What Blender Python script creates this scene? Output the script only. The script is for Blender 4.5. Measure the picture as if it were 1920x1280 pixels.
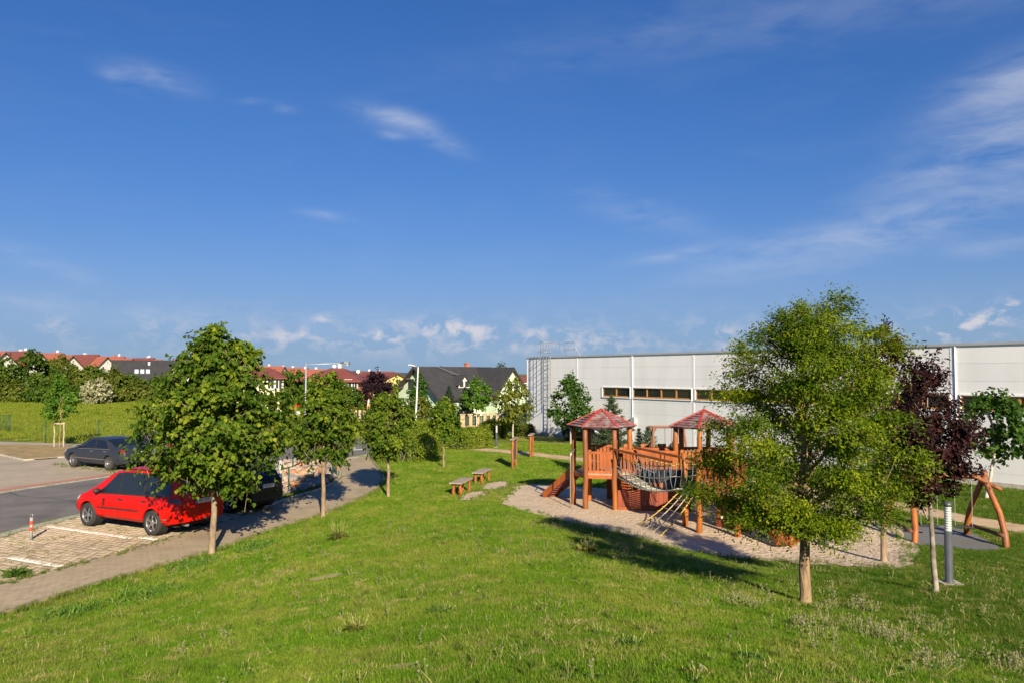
import bpy, bmesh, math, random
import numpy as np
from mathutils import Vector, Matrix, Quaternion

random.seed(7)
SC = bpy.context.scene
for o in list(bpy.data.objects):
    bpy.data.objects.remove(o, do_unlink=True)
COL = SC.collection
R = math.radians

# ------------------------------------------------------------------ camera, sky, sun, exposure
FPX = 1464.0            # focal length in photo pixels (1920 wide)
EYE = 4.5               # eye height above the car park (z = 0)
PITCH = math.atan(60 / FPX)
cam_d = bpy.data.cameras.new("camera")
cam = bpy.data.objects.new("camera", cam_d)
COL.objects.link(cam)
cam.location = (0, 0, EYE)
cam.rotation_euler = (math.pi / 2 + PITCH, 0, 0)
cam_d.sensor_width = 36
cam_d.lens = FPX / 1920 * 36
cam_d.clip_end = 20000
SC.camera = cam

SUN_AZ = math.atan2(0.265, -0.964)     # direction to the sun, clockwise from +Y
SUN_EL = R(24)
SKY_STRENGTH = 0.10
SUN_STRENGTH = 5.0
EXPOSURE = 0.85
sun_dir = Vector((math.sin(SUN_AZ) * math.cos(SUN_EL), math.cos(SUN_AZ) * math.cos(SUN_EL), math.sin(SUN_EL)))
sl = bpy.data.lights.new("sun", 'SUN')
sl.energy = SUN_STRENGTH
sl.angle = R(0.55)
sl.color = (1.0, 0.86, 0.66)
so = bpy.data.objects.new("sun", sl)
COL.objects.link(so)
so.rotation_euler = (-sun_dir).to_track_quat('-Z', 'Y').to_euler()
so.location = sun_dir * 200

vs = SC.view_settings
vs.view_transform = 'Standard'
vs.look = 'None'
vs.gamma = 1.0
vs.use_curve_mapping = False
vs.exposure = EXPOSURE
cy_ = SC.cycles
cy_.max_bounces = 5; cy_.diffuse_bounces = 2; cy_.glossy_bounces = 2; cy_.transmission_bounces = 3; cy_.transparent_max_bounces = 4
cy_.caustics_reflective = False; cy_.caustics_refractive = False
cy_.use_adaptive_sampling = True; cy_.adaptive_threshold = .02

def ray(u, v):
    """unit-ish world direction (y = 1 scale not applied) of a photo pixel"""
    x, y, z = (u - 960) / FPX, 1.0, -(v - 640) / FPX
    c, s = math.cos(PITCH), math.sin(PITCH)
    return Vector((x, y * c - z * s, y * s + z * c))

# ---- world: physical sky with cirrus wisps and low cumulus
W = bpy.data.worlds.new("World")
SC.world = W
W.use_nodes = True
nt = W.node_tree
nt.nodes.clear()
def N(tree, t, **kw):
    n = tree.nodes.new(t)
    for k, v in kw.items():
        setattr(n, k, v)
    return n
def lk(tree, a, b):
    tree.links.new(a, b)
def mth(tree, op, a, b=None, c=None, clamp=False):
    n = N(tree, 'ShaderNodeMath', operation=op)
    n.use_clamp = clamp
    for i, x in enumerate((a, b, c)):
        if x is None: continue
        if isinstance(x, (int, float)): n.inputs[i].default_value = x
        else: lk(tree, x, n.inputs[i])
    return n.outputs[0]
def vdot(tree, vec, const):
    n = N(tree, 'ShaderNodeVectorMath', operation='DOT_PRODUCT')
    lk(tree, vec, n.inputs[0])
    n.inputs[1].default_value = const
    return n.outputs['Value']

sky = N(nt, 'ShaderNodeTexSky', sky_type='NISHITA')
sky.sun_disc = False
sky.sun_elevation = SUN_EL
sky.sun_rotation = SUN_AZ
sky.altitude = 250
sky.air_density = 1.0
sky.dust_density = 0.25
sky.ozone_density = 3.0
tc = N(nt, 'ShaderNodeTexCoord')
D = tc.outputs['Generated']
sep = N(nt, 'ShaderNodeSeparateXYZ'); lk(nt, D, sep.inputs[0])
hsv = N(nt, 'ShaderNodeHueSaturation')
hsv.inputs['Saturation'].default_value = 1.22
hsv.inputs['Value'].default_value = 1.0
lk(nt, sky.outputs[0], hsv.inputs['Color'])
# roll the very bright horizon off, as the photograph's exposure does
KD = SKY_STRENGTH * 2 ** EXPOSURE
def vm(op, a, b=None):
    n = N(nt, 'ShaderNodeVectorMath', operation=op)
    for i, x in enumerate((a, b)):
        if x is None: continue
        if isinstance(x, tuple): n.inputs[i].default_value = x
        else: lk(nt, x, n.inputs[i])
    return n.outputs[0]
k0 = .1537
sky_num = vm('MULTIPLY', hsv.outputs[0], (k0 * .512 / KD, k0 * .65 / KD, k0 * 1.0 / KD))
sky_den = vm('ADD', vm('MULTIPLY', hsv.outputs[0], (k0 * 1.11, k0 * .777, k0 * .60)), (1.0, 1.0, 1.0))
sky_col = vm('DIVIDE', sky_num, sky_den)
# pale haze low over the horizon, all the way round
hz_ = mth(nt, 'MULTIPLY', mth(nt, 'POWER', 2.718, mth(nt, 'MULTIPLY', mth(nt, 'POWER', mth(nt, 'DIVIDE', mth(nt, 'MAXIMUM', sep.outputs['Z'], 0.0), .115), 2.0), -1.0)), .72)
hzm = N(nt, 'ShaderNodeMix', data_type='RGBA'); lk(nt, hz_, hzm.inputs[0]); lk(nt, sky_col, hzm.inputs[6]); hzm.inputs[7].default_value = (.275 / KD, .405 / KD, .590 / KD, 1)
sky_col = hzm.outputs[2]

def wisp_noise(scale, stretch, rot, detail=6, rough=0.6):
    m = N(nt, 'ShaderNodeMapping')
    m.inputs['Rotation'].default_value = rot
    m.inputs['Scale'].default_value = stretch
    lk(nt, D, m.inputs[0])
    n = N(nt, 'ShaderNodeTexNoise')
    n.inputs['Scale'].default_value = scale
    n.inputs['Detail'].default_value = detail
    n.inputs['Roughness'].default_value = rough
    n.inputs['Distortion'].default_value = 0.35
    lk(nt, m.outputs[0], n.inputs['Vector'])
    return n.outputs['Fac']
fine = wisp_noise(11, (1, 1, 3.6), (0, R(14), 0), 6, 0.58)
broad = wisp_noise(5, (1, 1, 4.5), (0, R(10), 0), 6, 0.6)
puff = wisp_noise(30, (1, 1, 1.7), (0, 0, 0), 6, 0.6)

def patch(u, v, hl, hh, ang):
    """soft elongated patch of sky about the direction of a pixel: 1 in the middle, 0 outside"""
    c = ray(u, v).normalized()
    right = Vector((c.y, -c.x, 0)).normalized()
    up = right.cross(c)
    a = R(-ang)
    t1 = right * math.cos(a) + up * math.sin(a)
    t2 = up * math.cos(a) - right * math.sin(a)
    k = c.length * FPX / 1.05
    x = vdot(nt, D, t1 * (k / hl)); y = vdot(nt, D, t2 * (k / hh)); f = vdot(nt, D, c)
    x2 = mth(nt, 'MULTIPLY', x, x); r2 = mth(nt, 'MULTIPLY_ADD', y, y, x2)
    e = mth(nt, 'POWER', 2.718, mth(nt, 'MULTIPLY', r2, -1.1))
    return mth(nt, 'MULTIPLY', e, mth(nt, 'GREATER_THAN', f, 0.2))
def total(terms):
    s = None
    for pv, k in terms:
        t = mth(nt, 'MULTIPLY', pv, k)
        s = t if s is None else mth(nt, 'ADD', s, t)
    return s
cir = total([(patch(298, 149, 58, 18, 6), .62), (patch(222, 151, 30, 12, 24), .34), (patch(730, 218, 60, 16, 8), .6),
             (patch(805, 250, 62, 17, 26), .66), (patch(738, 255, 26, 8, 6), .4), (patch(620, 405, 44, 8, 6), .42),
             (patch(532, 202, 20, 9, 0), .26), (patch(470, 190, 26, 6, -4), .26), (patch(1900, 155, 110, 38, -16), .75),
             (patch(1870, 262, 150, 36, -14), .65), (patch(1790, 385, 240, 44, -17), .58), (patch(1480, 470, 170, 30, -13), .40),
             (patch(1290, 474, 90, 12, -6), .5), (patch(1200, 398, 120, 26, 16), .3), (patch(80, 495, 70, 18, 18), .3),
             (patch(1560, 15, 520, 50, 0), .2), (patch(1880, 458, 70, 16, -5), .4), (patch(300, 590, 330, 24, 2), .26)])
fshape = mth(nt, 'MULTIPLY', mth(nt, 'SUBTRACT', fine, 0.30), 3.0, clamp=True)
cirrus = mth(nt, 'MULTIPLY', cir, fshape)
# thin veil everywhere, in and out of the frame
veil = mth(nt, 'MULTIPLY', mth(nt, 'SUBTRACT', broad, 0.52), 0.9, clamp=True)
cirrus = mth(nt, 'ADD', cirrus, mth(nt, 'MULTIPLY', veil, 0.22))
cum = total([(patch(828, 613, 62, 15, 2), 1.2), (patch(722, 630, 32, 12, 0), 1.1), (patch(606, 601, 15, 12, 0), 1.0), (patch(900, 622, 60, 10, 0), .8),
             (patch(1342, 630, 30, 20, 0), 1.2), (patch(1298, 636, 16, 12, 0), 1.0), (patch(1815, 604, 58, 18, -6), 1.15), (patch(1905, 578, 40, 14, 0), 1.1),
             (patch(1140, 642, 50, 16, 0), .9), (patch(1030, 628, 60, 14, 0), .7), (patch(1760, 632, 70, 22, 0), .55), (patch(560, 632, 120, 14, 0), .55),
             (patch(860, 648, 260, 16, 0), .5), (patch(1560, 640, 120, 18, 0), .5), (patch(150, 610, 160, 14, 0), .3)])
# a low band of small cumulus all round the horizon
band = mth(nt, 'MULTIPLY', mth(nt, 'POWER', 2.718, mth(nt, 'MULTIPLY', mth(nt, 'POWER', mth(nt, 'DIVIDE', mth(nt, 'SUBTRACT', sep.outputs['Z'], .045), .03), 2.0), -1.0)), 0.28)
cum = mth(nt, 'ADD', cum, band)
pshape = mth(nt, 'MULTIPLY', mth(nt, 'SUBTRACT', puff, 0.46), 5.0, clamp=True)
cumulus = mth(nt, 'MULTIPLY', cum, pshape, clamp=True)
mixA = N(nt, 'ShaderNodeMix', data_type='RGBA')
lk(nt, mth(nt, 'MULTIPLY', cirrus, 0.62, clamp=True), mixA.inputs[0])
lk(nt, sky_col, mixA.inputs[6])
mixA.inputs[7].default_value = (.66 / KD, .70 / KD, .78 / KD, 1)
mixB = N(nt, 'ShaderNodeMix', data_type='RGBA')
lk(nt, mth(nt, 'MULTIPLY', cumulus, 0.62, clamp=True), mixB.inputs[0])
lk(nt, mixA.outputs[2], mixB.inputs[6])
mixB.inputs[7].default_value = (.84 / KD, .76 / KD, .76 / KD, 1)
bg = N(nt, 'ShaderNodeBackground')
bg.inputs['Strength'].default_value = SKY_STRENGTH
lk(nt, mixB.outputs[2], bg.inputs['Color'])
wo = N(nt, 'ShaderNodeOutputWorld')
lk(nt, bg.outputs[0], wo.inputs[0])

# ------------------------------------------------------------------ helpers
def tag(o, label=None, cat=None, group=None, kind=None):
    if label: o['label'] = label
    if cat: o['category'] = cat
    if group: o['group'] = group
    if kind: o['kind'] = kind
    return o
def thing(name, label, cat, loc=(0, 0, 0), rz=0.0, group=None):
    o = bpy.data.objects.new(name, None)
    COL.objects.link(o)
    o.location = loc
    o.rotation_euler = (0, 0, rz)
    return tag(o, label, cat, group)
def link_mesh(name, me, parent=None, mats=()):
    for m in mats: me.materials.append(m)
    o = bpy.data.objects.new(name, me)
    COL.objects.link(o)
    if parent: o.parent = parent
    return o
def place(name, me, parent, loc, rot=(0, 0, 0), scale=(1, 1, 1)):
    """another object that shares mesh data"""
    o = bpy.data.objects.new(name, me)
    COL.objects.link(o)
    o.parent = parent
    o.location = loc; o.rotation_euler = rot; o.scale = scale
    return o
def copy_tree(o, parent=None):
    c = o.copy(); COL.objects.link(c); c.parent = parent
    for ch in list(o.children): copy_tree(ch, c)
    return c

class MB:
    """collects shapes and links them as one mesh object"""
    def __init__(s): s.V = []; s.F = []; s.M = []; s.mi = 0
    def add(s, vs_, fs):
        b = len(s.V)
        s.V += [tuple(v) for v in vs_]
        for f in fs:
            s.F.append(tuple(i + b for i in f)); s.M.append(s.mi)
        return s
    def box(s, c, d, rz=0.0, mat=None):
        hx, hy, hz = d[0] / 2, d[1] / 2, d[2] / 2
        p = [Vector((x, y, z)) for z in (-hz, hz) for x, y in ((-hx, -hy), (hx, -hy), (hx, hy), (-hx, hy))]
        m = mat if mat is not None else Matrix.Rotation(rz, 3, 'Z')
        c = Vector(c)
        return s.add([m @ q + c for q in p], [(3, 2, 1, 0), (4, 5, 6, 7), (0, 1, 5, 4), (1, 2, 6, 5), (2, 3, 7, 6), (3, 0, 4, 7)])
    def mm(s, a, b):
        return s.box([(a[i] + b[i]) / 2 for i in range(3)], [abs(b[i] - a[i]) for i in range(3)])
    def beam(s, p, q, w, h, roll=0.0):
        p, q = Vector(p), Vector(q); d = q - p
        rot = d.to_track_quat('X', 'Z').to_matrix() @ Matrix.Rotation(roll, 3, 'X')
        return s.box((p + q) / 2, (d.length, w, h), mat=rot)
    def tube(s, pts, r, n=8, caps=True):
        pts = [Vector(p) for p in pts]
        rs = r if isinstance(r, (list, tuple)) else [r] * len(pts)
        b = len(s.V); prev = None; rings = []
        for i, p in enumerate(pts):
            t = (pts[min(i + 1, len(pts) - 1)] - pts[max(i - 1, 0)]).normalized()
            if prev is None:
                a = t.orthogonal().normalized()
            else:
                a = (prev - t * prev.dot(t))
                a = a.normalized() if a.length > 1e-5 else t.orthogonal().normalized()
            prev = a; c = t.cross(a)
            rings.append([p + (a * math.cos(2 * math.pi * k / n) + c * math.sin(2 * math.pi * k / n)) * rs[i] for k in range(n)])
        vs_ = [v for rg in rings for v in rg]; fs = []
        for i in range(len(pts) - 1):
            for k in range(n):
                k2 = (k + 1) % n
                fs.append((i * n + k, i * n + k2, (i + 1) * n + k2, (i + 1) * n + k))
        if caps:
            fs.append(tuple(range(n - 1, -1, -1)))
            fs.append(tuple((len(pts) - 1) * n + k for k in range(n)))
        return s.add(vs_, fs)
    def lathe(s, prof, n=20, c=(0, 0, 0), axis='Z'):
        vs_ = []; fs = []
        for r_, z in prof:
            for k in range(n):
                a = 2 * math.pi * k / n
                p = (r_ * math.cos(a), r_ * math.sin(a), z)
                if axis == 'Y': p = (p[0], p[2], p[1])
                if axis == 'X': p = (p[2], p[0], p[1])
                vs_.append((p[0] + c[0], p[1] + c[1], p[2] + c[2]))
        for i in range(len(prof) - 1):
            for k in range(n):
                k2 = (k + 1) % n
                fs.append((i * n + k, i * n + k2, (i + 1) * n + k2, (i + 1) * n + k))
        return s.add(vs_, fs)
    def poly(s, pts, thick=None):
        """flat polygon, extruded along its normal when thick is given"""
        pts = [Vector(p) for p in pts]; n = len(pts)
        if thick is None:
            return s.add(pts, [tuple(range(n))])
        nn = Vector((0, 0, 0))
        for i in range(n): nn += (pts[i] - pts[0]).cross(pts[(i + 1) % n] - pts[0])
        nn.normalize()
        low = [p - nn * thick for p in pts]
        return s.add(pts + low, [tuple(range(n)), tuple(range(2 * n - 1, n - 1, -1))] + [(i, i + n, (i + 1) % n + n, (i + 1) % n) for i in range(n)])
    def mesh(s, name, mats=(), smooth=False, fix=False):
        me = bpy.data.meshes.new(name)
        me.from_pydata(s.V, [], s.F)
        for m in (mats if isinstance(mats, (list, tuple)) else [mats]): me.materials.append(m)
        if any(s.M): me.polygons.foreach_set('material_index', s.M)
        if smooth: me.polygons.foreach_set('use_smooth', [True] * len(me.polygons))
        if fix:
            b = bmesh.new(); b.from_mesh(me); bmesh.ops.recalc_face_normals(b, faces=b.faces); b.to_mesh(me); b.free()
        me.update()
        return me
    def build(s, name, mats, parent=None, smooth=False, loc=None, fix=True):
        o = link_mesh(name, s.mesh(name, mats, smooth, fix), parent)
        if loc: o.location = loc
        return o
def bevel(o, w, seg=2):
    b = bmesh.new(); b.from_mesh(o.data)
    bmesh.ops.bevel(b, geom=[e for e in b.edges if len(e.link_faces) == 2 and e.calc_face_angle(0) > .5], offset=w, segments=seg, affect='EDGES', profile=.6)
    b.to_mesh(o.data); b.free()
    return o
def np_mesh(name, V, F, mats=(), tint=None, smooth=False):
    """numpy arrays to mesh; F is (n, k)"""
    me = bpy.data.meshes.new(name)
    V = np.asarray(V, np.float32); F = np.asarray(F, np.int32)
    me.vertices.add(len(V)); me.vertices.foreach_set('co', V.ravel())
    k = F.shape[1]
    me.loops.add(F.size); me.loops.foreach_set('vertex_index', F.ravel())
    me.polygons.add(len(F)); me.polygons.foreach_set('loop_start', np.arange(0, F.size, k, dtype=np.int32))
    me.polygons.foreach_set('loop_total', np.full(len(F), k, np.int32)) if False else None
    if smooth: me.polygons.foreach_set('use_smooth', np.ones(len(F), bool))
    if tint is not None:
        a = me.attributes.new('tint', 'FLOAT', 'POINT'); a.data.foreach_set('value', np.asarray(tint, np.float32))
    for m in mats: me.materials.append(m)
    me.update(); me.validate()
    if not smooth: me.shade_flat()
    return me

# ---- materials
MATS = {}
def _base(name):
    m = bpy.data.materials.new(name); m.use_nodes = True
    t = m.node_tree
    return m, t, t.nodes['Principled BSDF']
def M(name, c1, c2=None, scale=6.0, rough=.7, metal=0.0, bump=0.0, bscale=None, spec=.5, rand=0.0, coat=0.0, stretch=(1, 1, 1), lo=.35, hi=.65, c3=None, s3=1.0, coord='Object', detail=5, bdist=.02):
    if name in MATS: return MATS[name]
    m, t, p = _base(name)
    p.inputs['Roughness'].default_value = rough
    p.inputs['Metallic'].default_value = metal
    p.inputs['Specular IOR Level'].default_value = spec
    p.inputs['Coat Weight'].default_value = coat
    p.inputs['Coat Roughness'].default_value = .06
    if c2 is None: c2 = tuple(x * .8 for x in c1)
    tcn = N(t, 'ShaderNodeTexCoord'); mp = N(t, 'ShaderNodeMapping')
    mp.inputs['Scale'].default_value = stretch
    lk(t, tcn.outputs[coord], mp.inputs[0])
    nz = N(t, 'ShaderNodeTexNoise'); nz.inputs['Scale'].default_value = scale; nz.inputs['Detail'].default_value = detail
    lk(t, mp.outputs[0], nz.inputs['Vector'])
    cr = N(t, 'ShaderNodeValToRGB')
    cr.color_ramp.elements[0].position = lo; cr.color_ramp.elements[0].color = (*c1, 1)
    cr.color_ramp.elements[1].position = hi; cr.color_ramp.elements[1].color = (*c2, 1)
    lk(t, nz.outputs['Fac'], cr.inputs[0])
    col = cr.outputs[0]
    if c3 is not None:
        n3 = N(t, 'ShaderNodeTexNoise'); n3.inputs['Scale'].default_value = s3; n3.inputs['Detail'].default_value = 4
        lk(t, mp.outputs[0], n3.inputs['Vector'])
        r3 = N(t, 'ShaderNodeMapRange'); r3.inputs[1].default_value = .48; r3.inputs[2].default_value = .68
        lk(t, n3.outputs['Fac'], r3.inputs[0])
        mx = N(t, 'ShaderNodeMix', data_type='RGBA'); lk(t, r3.outputs[0], mx.inputs[0]); lk(t, col, mx.inputs[6]); mx.inputs[7].default_value = (*c3, 1)
        col = mx.outputs[2]
    if rand:
        oi = N(t, 'ShaderNodeObjectInfo'); h = N(t, 'ShaderNodeHueSaturation')
        mr = N(t, 'ShaderNodeMapRange'); mr.inputs[3].default_value = 1 - rand; mr.inputs[4].default_value = 1 + rand
        lk(t, oi.outputs['Random'], mr.inputs[0]); lk(t, mr.outputs[0], h.inputs['Value']); lk(t, col, h.inputs['Color'])
        col = h.outputs[0]
    lk(t, col, p.inputs['Base Color'])
    if bump:
        bn = N(t, 'ShaderNodeTexNoise'); bn.inputs['Scale'].default_value = bscale or scale * 4; bn.inputs['Detail'].default_value = 4
        lk(t, mp.outputs[0], bn.inputs['Vector'])
        bp = N(t, 'ShaderNodeBump'); bp.inputs['Strength'].default_value = bump; bp.inputs['Distance'].default_value = bdist
        lk(t, bn.outputs['Fac'], bp.inputs['Height']); lk(t, bp.outputs[0], p.inputs['Normal'])
    MATS[name] = m
    return m
def leaf_mat(name, dark, mid, light, transl=.35, rough=.6, rand=.06):
    """leaf colour from the per-leaf attribute, with light coming through"""
    if name in MATS: return MATS[name]
    m, t, p = _base(name)
    at = N(t, 'ShaderNodeAttribute'); at.attribute_name = 'tint'
    cr = N(t, 'ShaderNodeValToRGB')
    e = cr.color_ramp.elements
    e[0].color = (*dark, 1); e[1].color = (*light, 1)
    k = e.new(.5); k.color = (*mid, 1)
    lk(t, at.outputs['Fac'], cr.inputs[0])
    lk(t, cr.outputs[0], p.inputs['Base Color'])
    p.inputs['Roughness'].default_value = rough
    p.inputs['Specular IOR Level'].default_value = .18
    tr = N(t, 'ShaderNodeBsdfTranslucent')
    g = N(t, 'ShaderNodeMix', data_type='RGBA', blend_type='MULTIPLY'); g.inputs[0].default_value = 1
    lk(t, cr.outputs[0], g.inputs[6]); g.inputs[7].default_value = (1.5, 1.6, .6, 1)
    lk(t, g.outputs[2], tr.inputs[0])
    mx = N(t, 'ShaderNodeMixShader'); mx.inputs[0].default_value = transl
    lk(t, p.outputs[0], mx.inputs[1]); lk(t, tr.outputs[0], mx.inputs[2])
    lk(t, mx.outputs[0], t.nodes['Material Output'].inputs[0])
    MATS[name] = m
    return m
def glass_mat(name, col=(.02, .025, .03), rough=.05):
    if name in MATS: return MATS[name]
    m, t, p = _base(name)
    p.inputs['Base Color'].default_value = (*col, 1)
    p.inputs['Roughness'].default_value = rough
    p.inputs['Specular IOR Level'].default_value = .9
    MATS[name] = m
    return m

# ------------------------------------------------------------------ terrain
def pix_at(u, v, z):
    """ground point of a photo pixel for a known height"""
    d = ray(u, v); k = (z - EYE) / d.z
    return (d.x * k, d.y * k)
def pix_far(u, depth):
    return ((u - 960) / FPX * depth, depth)
def zpix(v, depth):
    d = ray(960, v); return EYE + d.z / d.y * depth

CP = [(0, 1150, 0), (200, 1085, .02), (395, 1036, .06), (605, 968, .08), (727, 930, .12), (712, 905, .02), (0, 1280, .95), (480, 1280, 1.6), (960, 1280, 2.0),
      (1440, 1280, 2.15), (1820, 1280, 1.95), (1920, 1280, 1.72), (1920, 1180, 1.25), (1780, 1097, .9), (1755, 1112, .97), (1510, 1130, 1.12), (1470, 1142, 1.28),
      (1300, 1072, 1.0), (1100, 1000, .66), (940, 958, .36), (945, 945, .25), (1100, 980, .22), (1300, 1036, .2), (1500, 1062, .22), (1660, 1068, .35),
      (960, 1100, 1.38), (960, 1000, .8), (700, 1100, 1.0), (700, 1000, .5), (850, 950, .32), (480, 1130, .65), (250, 1180, .55), (400, 1070, .25), (1157, 955, .2),
      (1230, 900, .15), (1400, 1000, .2), (1050, 900, .15), (1890, 1028, .1), (1815, 1000, .1), (1720, 1020, .12), (1900, 960, .05), (1400, 900, .05), (863, 930, .26),
      (905, 905, .16), (962, 878, .08), (1100, 855, 0), (832, 876, .08), (1700, 940, .03), (1860, 1050, .3), (760, 880, .05)]
pts = [(*pix_at(u, v, z), z) for u, v, z in CP] + [(0, 1, 2.75), (-5, 1, 2.1), (-10, 2, 1.1), (5, 1, 2.45), (0, -9, 2.8), (-12, -8, 1.2), (12, 0, 1.7), (12, 8, 1.2), (17, 15, .4), (20, 25, 0), (-8, 9, .75), (-14, 6, .2)]
CPT = np.array(pts)
def tps_fit(P):
    n = len(P); X = P[:, :2]
    r2 = ((X[:, None] - X[None]) ** 2).sum(-1)
    K = np.where(r2 > 0, .5 * r2 * np.log(np.maximum(r2, 1e-12)), 0) + np.eye(n) * .6
    A = np.zeros((n + 3, n + 3)); A[:n, :n] = K; A[:n, n] = 1; A[:n, n + 1:] = X; A[n, :n] = 1; A[n + 1:, :n] = X.T
    return np.linalg.solve(A, np.concatenate([P[:, 2], np.zeros(3)]))
TW = tps_fit(CPT)
def tps(x, y):
    r2 = (x[:, None] - CPT[None, :, 0]) ** 2 + (y[:, None] - CPT[None, :, 1]) ** 2
    K = np.where(r2 > 0, .5 * r2 * np.log(np.maximum(r2, 1e-12)), 0)
    n = len(CPT)
    return K @ TW[:n] + TW[n] + TW[n + 1] * x + TW[n + 2] * y
def sst(a, b, x):
    t = np.clip((x - a) / (b - a), 0, 1); return t * t * (3 - 2 * t)
def base_h(x, y):
    return -1.35 * sst(52, 96, y) * sst(-48, -26, x) + .5 * sst(60, 110, y) * (1 - sst(-52, -34, x)) - .25 * sst(120, 260, y)
def full_h(x, y):
    x = np.asarray(x, float); y = np.asarray(y, float)
    d = (x + 9.6) * .949 - (y - 14.6) * .316
    w = sst(-.1, 2.2, d) * (1 - sst(29, 38, y)) * (1 - sst(16, 25, x)) * sst(-22, -12, y)
    out = base_h(x, y)
    for i in range(0, len(x), 20000):
        sl_ = slice(i, i + 20000)
        out[sl_] = out[sl_] * (1 - w[sl_]) + tps(np.clip(x[sl_], -16, 24), np.clip(y[sl_], -10, 40)) * w[sl_]
    return out
GX0, GX1, GY0, GY1, GS = -50.0, 32.0, -14.0, 72.0, .25
gxs = np.arange(GX0, GX1 + GS / 2, GS); gys = np.arange(GY0, GY1 + GS / 2, GS)
_gx, _gy = np.meshgrid(gxs, gys)
HG = full_h(_gx.ravel(), _gy.ravel()).reshape(_gx.shape)
rng0 = np.random.default_rng(3)
def Hn(x, y):
    """terrain height, arrays"""
    x = np.asarray(x, float); y = np.asarray(y, float)
    i = np.clip((x - GX0) / GS, 0, len(gxs) - 1.001); j = np.clip((y - GY0) / GS, 0, len(gys) - 1.001)
    i0 = i.astype(int); j0 = j.astype(int); fi = i - i0; fj = j - j0
    h = HG[j0, i0] * (1 - fi) * (1 - fj) + HG[j0, i0 + 1] * fi * (1 - fj) + HG[j0 + 1, i0] * (1 - fi) * fj + HG[j0 + 1, i0 + 1] * fi * fj
    inside = (x >= GX0) & (x <= GX1) & (y >= GY0) & (y <= GY1)
    return np.where(inside, h, base_h(x, y))
def H(x, y): return float(Hn(np.array([x]), np.array([y]))[0])
def G(u, v):
    """ground point under a photo pixel"""
    d = ray(u, v); k = 3.0
    for _ in range(4000):
        p = (d.x * k, d.y * k); z = EYE + d.z * k
        if z <= H(*p): break
        k += .05 if k < 60 else .3
    return Vector((p[0], p[1], H(*p)))
def at(u, depth, dz=0.0):
    x, y = pix_far(u, depth)
    return Vector((x, y, H(x, y) + dz))

# ------------------------------------------------------------------ ground sheet
def inpoly(x, y, poly):
    x = np.asarray(x); y = np.asarray(y); c = np.zeros(x.shape, bool); n = len(poly)
    for i in range(n):
        x1, y1 = poly[i][0], poly[i][1]; x2, y2 = poly[(i + 1) % n][0], poly[(i + 1) % n][1]
        if y1 == y2: continue
        hit = ((y1 > y) != (y2 > y)) & (x < (x2 - x1) * (y - y1) / (y2 - y1) + x1)
        c ^= hit
    return c
def curve(pts, k=6, closed=False):
    """Catmull-Rom through 2-D points"""
    P = [Vector((p[0], p[1])) for p in pts]; n = len(P); out = []
    for i in range(n if closed else n - 1):
        if closed: a, b, c, d = P[i - 1], P[i], P[(i + 1) % n], P[(i + 2) % n]
        else: a, b, c, d = P[max(i - 1, 0)], P[i], P[i + 1], P[min(i + 2, n - 1)]
        for j in range(k):
            t = j / k
            out.append(tuple(.5 * ((2 * b) + (c - a) * t + (2 * a - 5 * b + 4 * c - d) * t * t + (3 * b - a - 3 * c + d) * t ** 3)))
    if not closed: out.append(tuple(P[-1]))
    return out
def offset(line, d):
    """polyline moved d to its left"""
    out = []
    for i, p in enumerate(line):
        a = Vector(line[max(i - 1, 0)]); b = Vector(line[min(i + 1, len(line) - 1)])
        t = (b - a).normalized(); out.append((p[0] - t.y * d, p[1] + t.x * d))
    return out
def wobble(poly, amp, seed=0, sub=3):
    rg = random.Random(seed); P = curve(poly, sub, closed=True)
    return [(x + rg.uniform(-amp, amp), y + rg.uniform(-amp, amp)) for x, y in P]

def axis_coords(lo, hi, step, far_lo, far_hi):
    a = list(np.arange(lo, hi + step / 2, step)); s = step; x = lo; left = []
    while x > far_lo:
        s *= 1.35; x -= s; left.append(x)
    s = step; x = hi; right = []
    while x < far_hi:
        s *= 1.35; x += s; right.append(x)
    return np.array(left[::-1] + a + right)
ax = axis_coords(-48, 30, .45, -6000, 6000); ay = axis_coords(-12, 70, .45, -3000, 9000)
mx_, my_ = np.meshgrid(ax, ay)
gz = Hn(mx_.ravel(), my_.ravel())
nx_, ny_ = len(ax), len(ay)
idx = np.arange(nx_ * ny_).reshape(ny_, nx_)
gf = np.stack([idx[:-1, :-1], idx[:-1, 1:], idx[1:, 1:], idx[1:, :-1]], -1).reshape(-1, 4)

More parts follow.
